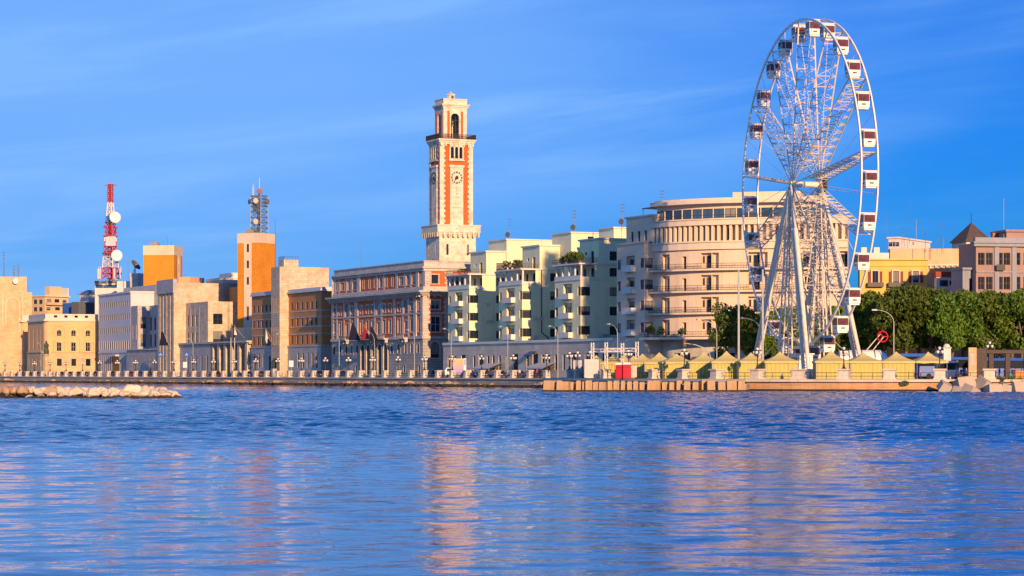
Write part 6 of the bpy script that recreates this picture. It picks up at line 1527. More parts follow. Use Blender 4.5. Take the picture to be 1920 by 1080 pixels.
def lamp_proto(hgt, heads):
    post, arms = MB(), MB()
    post.lathe([(0.36, 0), (0.34, 0.1), (0.2, 0.2), (0.14, 0.45), (0.16, 0.55), (0.09, 0.7), (0.075, hgt * 0.62), (0.12, hgt * 0.64), (0.07, hgt * 0.66), (0.06, hgt * 0.82)], 0, 0, 8)
    lan, cap = MB(), MB()
    lan.lathe([(0.09, 0), (0.19, 0.12), (0.22, 0.3), (0.17, 0.42)], 0, 0, 8); cap.lathe([(0.2, 0.42), (0.21, 0.45), (0.1, 0.55), (0.03, 0.66)], 0, 0, 8)
    meshes = {'post': post.mesh('post', M['iron'], True), 'lantern': lan.mesh('lantern', M['lamp_glass']), 'cap': cap.mesh('lantern_cap', M['iron'])}
    spots = [(0, 0, hgt * 0.82)]; r = 0.48
    for k in range(heads - 1):
        t = 2 * math.pi * k / (heads - 1) + 0.4; x, y = r * math.cos(t), r * math.sin(t)
        arms.path([(0, 0, hgt * 0.6), (x * 0.6, y * 0.6, hgt * 0.56), (x, y, hgt * 0.60), (x, y, hgt * 0.66)], 0.035, 5); spots.append((x, y, hgt * 0.66))
    meshes['arms'] = arms.mesh('lamp_arm', M['iron']); return meshes, spots
LN, LF = lamp_proto(3.4, 5), lamp_proto(3.1, 5)
def lamp(loc, rz, label, group, near):
    me, sp = LN if near else LF
    e = thing('cast_iron_lamp', label, 'street lamp', loc, rz, group)
    link(bpy.data.objects.new('post', me['post']), e); link(bpy.data.objects.new('lamp_arm', me['arms']), e)
    for p in sp:
        l = bpy.data.objects.new('lantern', me['lantern']); link(l, e); l.location = p; link(bpy.data.objects.new('lantern_cap', me['cap']), l)
    return e
def rail(a, b, z, name, label, group):
    a, b = Vector(a), Vector(b); L = (b - a).length; d = (b - a) / L; rz = math.atan2(d.y, d.x)
    e = thing(name, label, 'railing', (*a, z), rz, group); m = MB()
    for zz in (0.45, 0.95): m.tube((0, 0, zz), (L, 0, zz), 0.045, 5)
    m.build('rail', 'rail_iron', e); p = MB(); n = max(2, int(L / 1.6))
    for k in range(1, n): p.tube((L * k / n, 0, 0), (L * k / n, 0, 1.0), 0.04, 5)
    p.build('rail_post', 'rail_iron', e)
# pier pillars stand at the measured points
line_in = offset_line(pier, -0.4)
for k, (x, y) in enumerate(line_in[:-1]):
    px = to_px(x, y); a = pier[max(k - 1, 0)]; b = pier[min(k + 1, len(pier) - 1)]; rz = math.atan2(b[1] - a[1], b[0] - a[0])
    near = True
    sc = 0.62 + 0.38 * min(1, k / 6)
    e = pillar((x, y, ST + 0.03), rz, which('stone pillar of the pier railing', px), 'stone pillars along the pier', True); e.scale = (sc, sc, 1)
    if k in (0, 1, 2, 4, 6, 8, 10, 12, 14):
        lamp((x, y, ST + 1.58), 0.3 * k, which('black cast iron lamp on a pier pillar', px), 'cast iron lamps on the pier', True)
    if k < len(line_in) - 2:
        x2, y2 = line_in[k + 1]; dd = Vector((x2 - x, y2 - y)); dd.normalize()
        rail((x + dd.x * 0.95 * sc, y + dd.y * 0.95 * sc), (x2 - dd.x * 0.95, y2 - dd.y * 0.95), ST + 0.03, 'pier_railing', which('dark iron railing between pier pillars', to_px((x + x2) / 2, (y + y2) / 2)), 'railing bays of the pier')
# promenade pillars every 6.5 m
def along(line, step, start=0.0):
    out_, carry = [], start
    for i in range(len(line) - 1):
        a, b = Vector(line[i]), Vector(line[i + 1]); L = (b - a).length; d = (b - a) / L; t = carry
        while t < L: out_.append((a + d * t, d)); t += step
        carry = t - L
    return out_
q2 = offset_line(quay, 0.1); PR = [(p, d) for p, d in along(q2, 6.5, 2.0) if -25 < to_px(p.x, p.y) < 1046]
for k, (p, d) in enumerate(PR):
    px = to_px(p.x, p.y); rz = math.atan2(d.y, d.x)
    pillar((p.x, p.y, ST + 0.02), rz, which('pale stone balustrade pillar', px), 'balustrade pillars along the promenade', False)
    if k % 2 == 0: lamp((p.x, p.y, ST + 1.52), 0.5 * k, which('dark five-headed lamp on the balustrade', px), 'cast iron lamps along the promenade', False)
    if k + 1 < len(PR):
        q = PR[k + 1][0]; dd = (q - p).normalized(); rail(p + dd * 0.6, q - dd * 0.6, ST + 0.02, 'promenade_railing', which('iron railing bay of the balustrade', to_px((p.x + q.x) / 2, (p.y + q.y) / 2)), 'railing bays of the promenade')

def tent(px, D, wpx, label, rz=0.0, walls=True, hz=2.75, pk=4.2):
    p = W(px, 705, D); w = wpx * D / FOC / 2
    e = thing('party_tent', label, 'tent', (p.x, p.y, ST), rz, 'yellow party tents on the pier')
    m = MB(); n = 10; rings = [(1.06, hz - 0.25), (1.06, hz), (0.62, hz + (pk - hz) * 0.28), (0.3, hz + (pk - hz) * 0.58), (0.1, hz + (pk - hz) * 0.86), (0.02, pk)]
    def sqr(r):
        q = []
        for sx, sy in ((-1, -1), (1, -1), (1, 1), (-1, 1)):
            q.append((sx, sy))
        pts = []
        for i in range(4):
            a, b = q[i], q[(i + 1) % 4]
            for j in range(4): f = j / 4; pts.append(((a[0] + (b[0] - a[0]) * f) * w * r, (a[1] + (b[1] - a[1]) * f) * w * r))
        return pts
    vs_ = []
    for i, (r, z) in enumerate(rings):
        for j, (x, y) in enumerate(sqr(r)): vs_.append((x, y, z - (0.10 if i == 0 and j % 2 else 0)))
    m.add(vs_, [(i * 16 + k, i * 16 + (k + 1) % 16, (i + 1) * 16 + (k + 1) % 16, (i + 1) * 16 + k) for i in range(len(rings) - 1) for k in range(16)])
    m.build('canopy', 'tent', e)
    for sx in (-1, 1):
        for sy in (-1, 1):
            q = MB(); q.tube((sx * w * 0.98, sy * w * 0.98, 0), (sx * w * 0.98, sy * w * 0.98, hz), 0.05, 6); q.build('tent_pole', 'steel', e)
    if walls:
        for o, d in (((-w, -w), (1, 0)), ((w, -w), (0, 1)), ((w, w), (-1, 0)), ((-w, w), (0, -1))):
            q = MB(); N_ = 15; nn = (d[1], -d[0])
            for k in range(N_):
                t0, t1 = 2 * w * k / N_, 2 * w * (k + 1) / N_
                f = lambda t, k_: (o[0] * 0.96 + d[0] * t * 0.96 + nn[0] * 0.08 * (k_ % 2), o[1] * 0.96 + d[1] * t * 0.96 + nn[1] * 0.08 * (k_ % 2))
                q.quad((*f(t0, k), 0.05), (*f(t1, k + 1), 0.05), (*f(t1, k + 1), hz - 0.2), (*f(t0, k), hz - 0.2))
            q.build('tent_wall', 'tent_wall', e)
    return e
TENTS = [(1118, 412, 34), (1150, 408, 38), (1170, 418, 36), (1188, 424, 36), (1205, 400, 46), (1236, 392, 56), (1268, 381, 58), (1319, 372, 58), (1362, 366, 56), (1408, 364, 56), (1462, 362, 62), (1558, 361, 62), (1618, 361, 62), (1680, 361, 60)]
for k, (px, D, wp_) in enumerate(TENTS):
    tent(px, D, wp_, 'yellow peaked party tent, %s of the row from left' % ORD[k], rz=R(-18) if k < 5 else R(4 - k % 3 * 3), pk=4.1 + 0.14 * (k % 3))
tent(1740, 361, 58, 'open yellow party tent with a slanting front flap, rightmost of the row', R(5), False)

# stage truss
def truss():
    D = 402; e = thing('stage_truss', 'small white metal stage truss with four uprights above the tents', 'truss', W(1150, 708, D) * 1.0, R(-10)); e.location.z = ST
    k = D / FOC
    def up(px, y0, y1, dy=0):
        m = MB(); x = (px - 1150) * k; z0, z1 = 0, (708 - y0) * k
        for ox in (-0.22, 0.22):
            for oy in (-0.22, 0.22): m.tube((x + ox, dy + oy, z0), (x + ox, dy + oy, z1), 0.045, 4)
        n = int(z1 / 0.5)
        for j in range(n):
            s_ = 1 if j % 2 else -1; za, zb = z1 * j / n, z1 * (j + 1) / n
            m.tube((x - 0.22 * s_, dy - 0.22, za), (x + 0.22 * s_, dy - 0.22, zb), 0.03, 4); m.tube((x - 0.22 * s_, dy + 0.22, za), (x + 0.22 * s_, dy + 0.22, zb), 0.03, 4)
        m.build('upright', 'wheel_white', e)
    for px, y in ((1106, 640), (1138, 640), (1163, 641), (1196, 639)): up(px, y, 708, 3.0 if px in (1106, 1163) else -1.0)
    def beam(xa, xb, z, dy):
        m = MB(); xa, xb = (xa - 1150) * k, (xb - 1150) * k
        for oy in (-0.25, 0.25):
            for oz in (-0.25, 0.25): m.tube((xa, dy + oy, z + oz), (xb, dy + oy, z + oz), 0.05, 4)
        n = int((xb - xa) / 0.55)
        for j in range(n):
            a, b = xa + (xb - xa) * j / n, xa + (xb - xa) * (j + 1) / n; s_ = 1 if j % 2 else -1; m.tube((a, dy - 0.25, z - 0.25 * s_), (b, dy - 0.25, z + 0.25 * s_), 0.035, 4)
        m.build('beam', 'wheel_white', e)
    beam(1106, 1163, (708 - 655) * k, 3.0); beam(1138, 1196, (708 - 654) * k, -1.0)
truss()
def box_thing(name, label, cat, px, D, wpx, dm, h, mat, rz=0.0, detail=None):
    p = W(px, 705, D); w = wpx * D / FOC / 2
    e = thing(name, label, cat, (p.x, p.y, ST), rz); m = MB(); m.box(-w, w, -dm / 2, dm / 2, 0.12, h); m.build('body', mat, e)
    b = MB(); b.box(-w * 0.97, w * 0.97, -dm * 0.48, dm * 0.48, 0, 0.12); b.build('base', 'frame_dark', e)
    if detail: detail(e, w, dm, h)
    return e
def toilet_detail(e, w, d, h):
    m = MB(); m.box(-w * 0.8, w * 0.8, -d / 2 - 0.05, -d / 2 - 0.002, 0.2, h - 0.2); m.build('door', 'red_plastic', e)
    m = MB(); m.prism([(-w - 0.05, -d / 2 - 0.05), (w + 0.05, -d / 2 - 0.05), (w + 0.05, d / 2 + 0.05), (-w - 0.05, d / 2 + 0.05)], h, h + 0.12); m.frustum(-w * 0.9, w * 0.9, -d * 0.45, d * 0.45, h + 0.121, h + 0.35, 0.15); m.build('roof', 'gondola_white', e)
    m = MB(); m.tube((w * 0.6, -d / 2 - 0.05, 1.1), (w * 0.6, -d / 2 - 0.12, 1.1), 0.05, 6); m.build('handle', 'chrome', e)
    m = MB(); m.box(-0.3, 0.3, -d / 2 - 0.06, -d / 2 - 0.051, h - 0.5, h - 0.3); m.build('vent_panel', 'frame_dark', e)
box_thing('portable_toilet', 'red portable toilet, left of the pair beside the tents', 'toilet', 1161, 385, 12, 1.1, 2.3, 'red_plastic', R(-14), toilet_detail)
box_thing('portable_toilet', 'red portable toilet, right of the pair beside the tents', 'toilet', 1176, 385, 15, 1.1, 2.35, 'red_plastic', R(-6), toilet_detail)
def panel_detail(e, w, d, h):
    for k in range(3): m = MB(); x = -w + 2 * w * (k + 0.5) / 3; m.box(x - w * 0.3, x + w * 0.3, -d / 2 - 0.05, -d / 2 - 0.002, 0.25, h - 0.15); m.build('door_panel', 'frame_white', e)
    m = MB(); m.tube((-w, -d / 2 - 0.1, 0), (-w, -d / 2 - 0.1, h + 1.0), 0.06, 5); m.build('corner_pole', 'steel', e)
box_thing('white_cabin', 'white panelled site cabin under the stage truss', 'cabin', 1111, 405, 28, 2.4, 3.3, 'white_plaster', R(-8), panel_detail)
box_thing('blue_cabin', 'bright blue site cabin left of the white cabin', 'cabin', 1086, 420, 17, 2.4, 3.4, 'blue_paint', R(-15), panel_detail)
box_thing('orange_screen', 'orange fabric screen right of the red toilets', 'screen', 1188, 386, 12, 0.3, 2.3, 'orange_panel', R(-5), panel_detail)

# ------------------------------------------------------------------ trees
def tree_mesh(seed, h, rw, trunk_h, n):
    r = random.Random(seed); tr = MB(); crown_c = []
    top = Vector((r.uniform(-0.4, 0.4), r.uniform(-0.4, 0.4), trunk_h))
    tr.path([(0, 0, 0), (top.x * 0.3, top.y * 0.3, trunk_h * 0.5), tuple(top)], 0.32, 8, 0.22)
    nl = 9
    for k in range(nl):
        t = 2 * math.pi * k / nl + r.uniform(-0.3, 0.3); rr = rw * r.uniform(0.35, 0.85); z = trunk_h + (h - trunk_h) * r.uniform(0.25, 0.85)
        end = Vector((rr * math.cos(t), rr * math.sin(t), z)); md = top.lerp(end, 0.5) + Vector((0, 0, r.uniform(0.2, 0.9)))
        tr.path([tuple(top), tuple(md), tuple(end)], 0.15, 6, 0.05); crown_c.append((end, rw * r.uniform(0.28, 0.45)))
    for k in range(26):
        t = r.random() * 2 * math.pi; zz = r.random(); rr = rw * math.sqrt(r.random()) * (1.0 - 0.45 * zz ** 2) * (0.75 + 0.25 * min(1, zz * 3))
        crown_c.append((Vector((rr * math.cos(t), rr * math.sin(t), trunk_h * 0.9 + (h - trunk_h * 0.9) * (0.08 + 0.84 * zz))), rw * r.uniform(0.2, 0.38)))
    lv, lf = [], []
    per = n // len(crown_c)
    for c, cr in crown_c:
        for _ in range(per):
            d = Vector((r.gauss(0, 1), r.gauss(0, 1), r.gauss(0, 1)))
            if d.length < 1e-3: continue
            d.normalize(); p = c + d * cr * (0.55 + 0.5 * r.random() ** 0.7)
            p.z = c.z + (p.z - c.z) * 0.72
            a = (d * 0.8 + Vector((r.uniform(-1, 1), r.uniform(-1, 1), r.uniform(-0.8, 0.6)))).normalized(); b = a.cross(Vector((r.uniform(-1, 1), r.uniform(-1, 1), r.uniform(-1, 1)))).normalized()
            cxx = a.cross(b); s_ = r.uniform(0.16, 0.34); k0 = len(lv)
            lv += [tuple(p - b * s_), tuple(p + cxx * s_ * 0.55 + a * 0.05), tuple(p + b * s_), tuple(p - cxx * s_ * 0.55 + a * 0.05)]; lf.append((k0, k0 + 1, k0 + 2, k0 + 3))
    me = bpy.data.meshes.new('crown'); me.from_pydata(lv, [], lf); me.materials.append(M['leaf'])
    return tr.mesh('trunk', M['bark'], True), me
TM = [tree_mesh(s_, 11.0, 4.6, 4.2, 9000) for s_ in (11, 23, 37, 41)]
def tree(px, D, ytop, label, kind, wscale=1.0, rz=0.0, ybase=None):
    p = W(px, 700, D); h = W(px, ytop - 6, D).z - ST; s_ = h / 11.6
    e = thing('broadleaf_tree', label, 'tree', (p.x, p.y, ST - 0.1), rz, 'leafy trees behind the pier'); e.scale = (s_ * wscale * 0.84, s_ * wscale * 0.84, s_)
    link(bpy.data.objects.new('trunk', TM[kind][0]), e); link(bpy.data.objects.new('crown', TM[kind][1]), e)
TREES = [(1660, 418, 538, 1.0), (1700, 412, 528, 0.95), (1742, 410, 533, 0.95), (1783, 408, 540, 1.0), (1830, 410, 544, 1.0), (1872, 412, 541, 0.95), (1915, 408, 538, 1.0), (1958, 410, 545, 1.0), (1640, 440, 552, 1.0), (1723, 436, 540, 1.1), (1805, 436, 545, 1.1), (1895, 436, 545, 1.1), (1990, 436, 548, 1.0), (1625, 432, 562, 0.8)]
for k, (px, D, yt, ws) in enumerate(sorted(TREES)):
    tree(px, D, yt, 'dense green tree right of the ferris wheel, %s from left' % ORD[k], k % 4, ws, k * 1.3)
TR2 = [(1378, 408, 566, 0.85), (1412, 416, 584, 0.9), (1452, 418, 575, 0.9), (1500, 420, 572, 0.9), (1540, 424, 580, 0.9), (1585, 425, 568, 0.95)]
for k, (px, D, yt, ws) in enumerate(TR2): tree(px, D, yt, ('dark green tree with forked trunk left of the ferris wheel' if k == 0 else 'dark green tree behind the ferris wheel legs, %s from left' % ORD[k - 1]), (k + 1) % 4, ws, k * 2.1)

# ------------------------------------------------------------------ rocks and blocks at the water's edge
def rock_mesh(seed, sx, sy, sz, blocky=0.35):
    r = random.Random(seed); bm_ = bmesh.new(); bmesh.ops.create_icosphere(bm_, subdivisions=3, radius=1.0)
    planes = [(Vector((r.uniform(-1, 1), r.uniform(-1, 1), r.uniform(-0.7, 1))).normalized(), r.uniform(0.55, 0.9)) for _ in range(11)]
    ph = [r.uniform(0, 6) for _ in range(6)]
    for v in bm_.verts:
        p = v.co.copy()
        for nn, d_ in planes:
            t = p.dot(nn)
            if t > d_: p -= nn * (t - d_) * 0.93
        w_ = 0.035 * (math.sin(5 * p.x + ph[0]) + math.sin(6 * p.y + ph[1]) + math.sin(7 * p.z + ph[2])) + r.uniform(-0.02, 0.02)
        p *= 1 + w_; v.co = Vector((p.x * sx, p.y * sy, p.z * sz))
    me = bpy.data.meshes.new('boulder'); bm_.to_mesh(me); bm_.free(); return me
def rock_mat(name, dry, wet, level):
    m_, nt, b = new_mat(name)
    pos = N(nt, 'ShaderNodeNewGeometry').outputs['Position']; tc = N(nt, 'ShaderNodeTexCoord').outputs['Object']; oi = N(nt, 'ShaderNodeObjectInfo')
    c = mixc(nt, noise(nt, tc, 1.6, 6, 0.7), scl(dry, 0.6), scl(dry, 1.3)); c = mixc(nt, remap(nt, oi.outputs['Random'], 0, 1, 0.0, 0.45), c, scl(dry, 0.62))
    sp = N(nt, 'ShaderNodeSeparateXYZ'); nt.links.new(pos, sp.inputs[0])
    ad = N(nt, 'ShaderNodeMath', operation='MULTIPLY_ADD'); nt.links.new(noise(nt, pos, 1.3, 4, 0.6), ad.inputs[0]); ad.inputs[1].default_value = -0.7; nt.links.new(sp.outputs[2], ad.inputs[2])
    c = mixc(nt, remap(nt, ad.outputs[0], level - 0.38, level - 0.22), wet, c)
    nt.links.new(c, b.inputs['Base Color']); b.inputs['Roughness'].default_value = 0.85
    bp = N(nt, 'ShaderNodeBump'); bp.inputs['Strength'].default_value = 0.7; bp.inputs['Distance'].default_value = 0.12
    nt.links.new(noise(nt, tc, 3.5, 6, 0.7), bp.inputs['Height']); nt.links.new(bp.outputs[0], b.inputs['Normal']); return m_
M['rock_pale'] = rock_mat('rock_pale', (0.80, 0.67, 0.50), (0.05, 0.03, 0.015), 0.30)
M['rock_brown'] = rock_mat('rock_brown', (0.52, 0.35, 0.21), (0.035, 0.025, 0.015), 0.55)
RK = [rock_mesh(s_, 1.0 + 0.25 * (s_ % 3), 0.9, 0.8) for s_ in range(6)]
RKB = []
for me in RK: c = me.copy(); me.materials.append(M['rock_pale']); c.materials.append(M['rock_brown']); RKB.append(c)
rr_ = random.Random(5)
def boulder(p, s_, label, group, pale=True, flat=1.0):
    me = rr_.choice(RK if pale else RKB); o = bpy.data.objects.new('boulder', me); link(o); o.location = p
    o.rotation_euler = (rr_.uniform(-0.3, 0.3), rr_.uniform(-0.3, 0.3), rr_.uniform(0, 6.28)); o.scale = (s_, s_, s_ * flat); o['kind'] = 'thing'
    return tag(o, label, 'boulder', group)
# breakwater: long reef of boulders, the biggest pale ones at its right-hand tip
bl = []
for k in range(70):
    px = -60 + k * (388 / 69.0) + rr_.uniform(-3, 3); D = 252 + rr_.uniform(-3.0, 4.0); big = px > 165
    s_ = rr_.uniform(0.7, 1.2) if big else rr_.uniform(0.45, 0.85)
    if px > 316: s_ *= 0.72
    bl.append((px, D, s_, rr_.uniform(0.0, 0.25) if big else rr_.uniform(-0.1, 0.2)))
for k in range(58):
    px = -60 + k * (380 / 57.0) + rr_.uniform(-3, 3); s_ = rr_.uniform(0.5, 0.9) * (0.72 if px > 300 else 1); bl.append((px, 252 + rr_.uniform(-1.5, 2.5), s_, rr_.uniform(0.55, 0.95) if px < 300 else 0.4))
for k in range(45):
    px = -60 + k * (370 / 44.0) + rr_.uniform(-3, 3); bl.append((px, 248.2 + rr_.uniform(-0.8, 0.8), rr_.uniform(0.35, 0.6), rr_.uniform(-0.15, 0.1)))
bcount = {}
for k, (px, D, s_, z) in enumerate(sorted(bl)):
    size = 'large' if s_ > 0.75 else 'medium' if s_ > 0.55 else 'small'
    where = 'left end' if px < 60 else 'left part' if px < 130 else 'middle part' if px < 210 else 'right part' if px < 270 else 'right tip'
    p = W(px, 700, D); p.z = z
    key_ = (size, where, z < 0.05, z > 0.5); bcount[key_] = bcount.get(key_, 0) + 1
    boulder(p, s_, '%s breakwater boulder, %s%s, %s there' % ('%s pale' % size if px > 150 else '%s brownish' % size, where, ' half sunk' if z < 0.05 else ' on top of the heap' if z > 0.5 else '', ORD[min(bcount[key_] - 1, 19)]), 'boulders of the breakwater', px > 60 + 60 * math.sin(k))
m = MB(); ps = [W(px, 700, 251) for px in range(-70, 342, 20)]
for a, b in zip(ps, ps[1:]): m.add([(a.x, a.y - 3.2, -0.6), (b.x, b.y - 3.2, -0.6), (b.x, b.y + 3.5, -0.6), (a.x, a.y + 3.5, -0.6), (a.x, a.y - 2.6, 0.12), (b.x, b.y - 2.6, 0.12), (b.x, b.y + 2.5, 0.12), (a.x, a.y + 2.5, 0.12)], [(0, 1, 5, 4), (4, 5, 6, 7), (2, 3, 7, 6), (1, 2, 6, 5), (0, 4, 7, 3)])
reef = m.build('reef_bed', 'weed_stone'); tag(reef, 'dark weedy rock bed at the waterline under the breakwater boulders', 'rock', kind='structure')
# rocks at the foot of the sea wall
foot = offset_line(quay, 2.0)
for k, (p, d) in enumerate(along(foot, 1.75, 0.5)):
    px = to_px(p.x, p.y)
    if not -30 < px < 1040: continue
    if rr_.random() < (0.12 if px > 430 else 0.35): continue
    s_ = rr_.uniform(0.55, 1.05) * (1.3 if rr_.random() < 0.2 else 1.0); q = Vector((p.x + rr_.uniform(-0.6, 0.6), p.y + rr_.uniform(-0.8, 0.8), rr_.uniform(-0.05, 0.45)))
    boulder(q, s_, which('%s brown rock at the sea wall' % ('big' if s_ > 0.8 else 'small'), px), 'rocks at the foot of the sea wall', False, 0.8)
# ledge with cut stone blocks below the left part of the pier
lg = thing('rock_ledge', 'low dark stone ledge at the waterline carrying the row of cut blocks', 'ledge', W(1220, 700, 338).xy.to_3d())
m = MB(lg.location); A, Bq = W(1028, 700, 338), W(1416, 700, 338)
m.prism([(W(1016, 0, 336).x, 336), (W(1404, 0, 334.5).x, 334.5), (W(1412, 0, 350).x, 352), (W(1290, 0, 362).x, 362), (W(1130, 0, 398).x, 396), (W(1044, 0, 420).x, 420), (W(1030, 0, 380).x, 380)], -0.5, 0.30); m.build('bed', 'weed_stone', lg)
m = MB(lg.location); m.prism([(W(1036, 0, 341).x, 341), (W(1400, 0, 341).x, 341), (W(1408, 0, 350).x, 352), (W(1290, 0, 362).x, 362), (W(1130, 0, 398).x, 396), (W(1052, 0, 418).x, 418), (W(1040, 0, 380).x, 380)], 0.301, 1.15); m.build('fill', 'quay_stone', lg)
bx = [(1034, 30), (1049, 12), (1058, 22), (1071, 12), (1084, 10), (1095, 9), (1104, 14), (1118, 11), (1130, 13), (1143, 10), (1156, 12), (1168, 9), (1180, 10), (1192, 10), (1204, 11), (1218, 11), (1232, 15), (1247, 12), (1258, 10), (1272, 12), (1288, 13), (1304, 12), (1318, 11), (1333, 16), (1352, 15), (1372, 20), (1389, 14)]
for k, (px, w_) in enumerate(bx):
    D = 339 + rr_.uniform(-0.7, 0.9); p = W(px, 700, D); w2 = w_ * D / FOC / 2 * 0.93; h = rr_.uniform(1.15, 1.42)
    e = MB(); i_ = 0.05; d2 = rr_.uniform(0.6, 0.9)
    e.frustum(-w2, w2, -d2, d2, 0, h * 0.93, 0.03); e.frustum(-w2 + 0.03, w2 - 0.03, -d2 + 0.03, d2 - 0.03, h * 0.93, h, 0.09)
    o = e.build('stone_block', 'block_stone'); o.location = (p.x, p.y, 0.30); o.rotation_euler = (rr_.uniform(-0.03, 0.03), rr_.uniform(-0.03, 0.03), rr_.uniform(-0.25, 0.25)); o['kind'] = 'thing'
    tag(o, 'cut tawny stone block on the ledge below the pier, %s' % (ORD[k] + ' from left' if k < 20 else ORD[len(bx) - 1 - k] + ' from right'), 'stone block', 'cut stone blocks below the pier')
# tilted concrete blocks at the right
WB = [(1772, 338, 2.1, 0.7, 0.4, 0.2), (1798, 337, 1.7, 0.2, 0.15, 0.9), (1808, 340, 3.1, 0.95, -0.35, 0.2), (1820, 336, 2.3, 0.15, 0.3, 0.75), (1848, 339, 3.0, 0.75, 0.45, 0.5), (1862, 336, 2.5, 0.25, -0.2, 0.25), (1887, 337.5, 2.5, 0.4, 0.15, 0.1), (1908, 337, 2.6, 0.5, -0.3, 0.35), (1930, 337, 2.6, 0.5, 0.2, 0.6), (1955, 338, 2.8, 0.5, 0.1, 0.3)]
for k, (px, D, s_, z, rx, rz) in enumerate(WB):
    p = W(px, 700, D); m = MB(); h = s_ * 0.43; m.frustum(-h, h, -h, h, -h * 0.75, h * 0.65, 0.08); m.frustum(-h + 0.08, h - 0.08, -h + 0.08, h - 0.08, h * 0.65, h * 0.72, 0.06)
    o = m.build('concrete_block', 'concrete'); o.location = (p.x, p.y, z); o.rotation_euler = (rx, rx * 0.7 + 0.15, rz); o['kind'] = 'thing'
    tag(o, 'tilted pale concrete block by the pier wall, %s from left' % ORD[k], 'concrete block', 'tilted concrete blocks')
for k, (px, y, D, n) in enumerate([(1697, 718, 342.2, 90), (1878, 712, 340.6, 120), (1896, 711, 340.6, 160), (1912, 713, 340.6, 120), (1172, 711, 386, 60), (1098, 713, 404, 70), (1052, 712, 427, 80)]):
    p = W(px, y, D); o = shrub('wall_plant', None, (p.x, p.y, p.z - 0.35), 0.8, 0.55, n, 'leaf', 700 + k); o['kind'] = 'thing'
    tag(o, 'dark green weed tuft growing on the pier wall, %s from left' % ORD[sorted([1697, 1878, 1896, 1912, 1172, 1098, 1052]).index(px)], 'plant', 'weed tufts on the pier wall')

# ------------------------------------------------------------------ tall street lamps, poles, signs
def curved_lamp(px, ytop, D, side, label, mat='pole_grey'):
    p = W(px, 700, D); h = W(px, ytop, D).z - ST; e = thing('street_light', label, 'street light', (p.x, p.y, ST), R(-62) if D > 430 else R(0), 'tall curved street lights')
    m = MB(); L = 3.0 * side
    m.tube((0, 0, 0), (0, 0, h - 2.2), 0.085, 8, 0.06); m.build('pole', mat, e)
    m = MB(); pts = [(0, 0, h - 2.2)] + [(L * (1 - math.cos(t)), 0, h - 2.2 + 2.1 * math.sin(t)) for t in [math.pi / 2 * k / 6 for k in range(1, 7)]]; m.path(pts, 0.05, 6, 0.045); m.build('arm', mat, e)
    m = MB(); m.frustum(L - 0.15 if side > 0 else L - 0.75, L + 0.75 if side > 0 else L + 0.15, -0.2, 0.2, h - 0.22, h + 0.02, 0.08); m.build('lamp_head', 'frame_white', e)
SL = [(8, 650, 735, -1), (40, 652, 735, -1), (77, 643, 720, -1), (170, 642, 690, 1), (362, 634, 620, -1), (529, 625, 560, -1), (636, 622, 525, -1), (702, 622, 520, -1), (777, 617, 505, -1), (846, 615, 490, -1), (952, 611, 470, -1), (1046, 610, 452, -1), (1158, 606, 432, -1)]
for k, (px, y, D, sd) in enumerate(SL): curved_lamp(px, y, D, sd, 'tall grey street light with curved arm on the shore road, %s from left' % ORD[k])
curved_lamp(1344, 598, 398, -1, 'tall grey street light with curved arm left of the ferris wheel')
curved_lamp(1425, 595, 404, -1, 'pale street light whose arm shows behind the wheel legs')
curved_lamp(1676, 580, 396, -1, 'tall white street light with curved arm before the trees', 'frame_white')
for k, (px, y, D) in enumerate([(1385, 505, 372), (1430, 505, 372)]):
    p = W(px, 700, D); h = W(px, y, D).z - ST; m = MB(); m.tube((0, 0, 0), (0, 0, h), 0.2, 10, 0.14); m.tube((0, 0, 0), (0, 0, 0.3), 0.34, 10)
    o = m.build('flag_pole', 'pole_grey'); o.location = (p.x, p.y, ST); o['kind'] = 'thing'; tag(o, 'bare tall grey pole among the tents, %s of two' % ('left' if k == 0 else 'right'), 'pole', 'bare grey poles')
def traffic_light():
    p = W(1344, 700, 400); e = thing('traffic_light', 'traffic light hanging from a long curved arm before the hotel', 'traffic light', (p.x - 1.0, p.y, ST))
    m = MB(); m.path([(0, 0, 0), (0, 0, 3.4), (-0.3, 0, 4.4), (-1.1, 0, 5.2), (-2.6, 0, 5.75), (-4.2, 0, 6.0)], 0.09, 7, 0.06); m.build('pole', 'pole_grey', e)
    m = MB(); m.box(-4.75, -4.2, -0.25, 0.2, 5.4, 6.6); m.build('signal_box', 'iron', e)
    for j, mt in enumerate(('flag_green', 'orange_panel', 'flag_red')): m = MB(); m.tube((-4.47, -0.25, 5.6 + 0.38 * j), (-4.47, -0.33, 5.6 + 0.38 * j), 0.14, 8); m.build('lens', mt, e)
traffic_light()
def sign(px, y, D, mat, label, symbol=None):
    p = W(px, 700, D); z = W(px, y, D).z - ST; e = thing('road_sign', label, 'sign', (p.x, p.y, ST), R(-10))
    m = MB(); m.tube((0, 0.05, 0), (0, 0.05, z + 0.6), 0.05, 6); m.build('post', 'pole_grey', e)
    m = MB(); m.box(-0.55, 0.55, -0.03, 0.0, z - 0.75, z + 0.75); m.build('sign_plate', mat, e)
    if mat == 'blue_paint':
        m = MB(); m.add([(-0.38, -0.034, z - 0.38), (0.38, -0.034, z - 0.38), (0, -0.034, z + 0.36)], [(0, 1, 2)]); m.build('symbol', 'flag_white', e)
        m = MB(); m.tube((-0.1, -0.05, z - 0.36), (0.02, -0.05, z - 0.05), 0.045, 4); m.tube((0.12, -0.05, z - 0.36), (0.02, -0.05, z - 0.05), 0.045, 4); m.tube((0.02, -0.05, z - 0.05), (0.02, -0.05, z + 0.08), 0.05, 4); m.build('walking_figure', 'navy', e)
sign(301, 664, 640, 'blue_paint', 'blue square road sign with white triangle before the pilastered stone block')
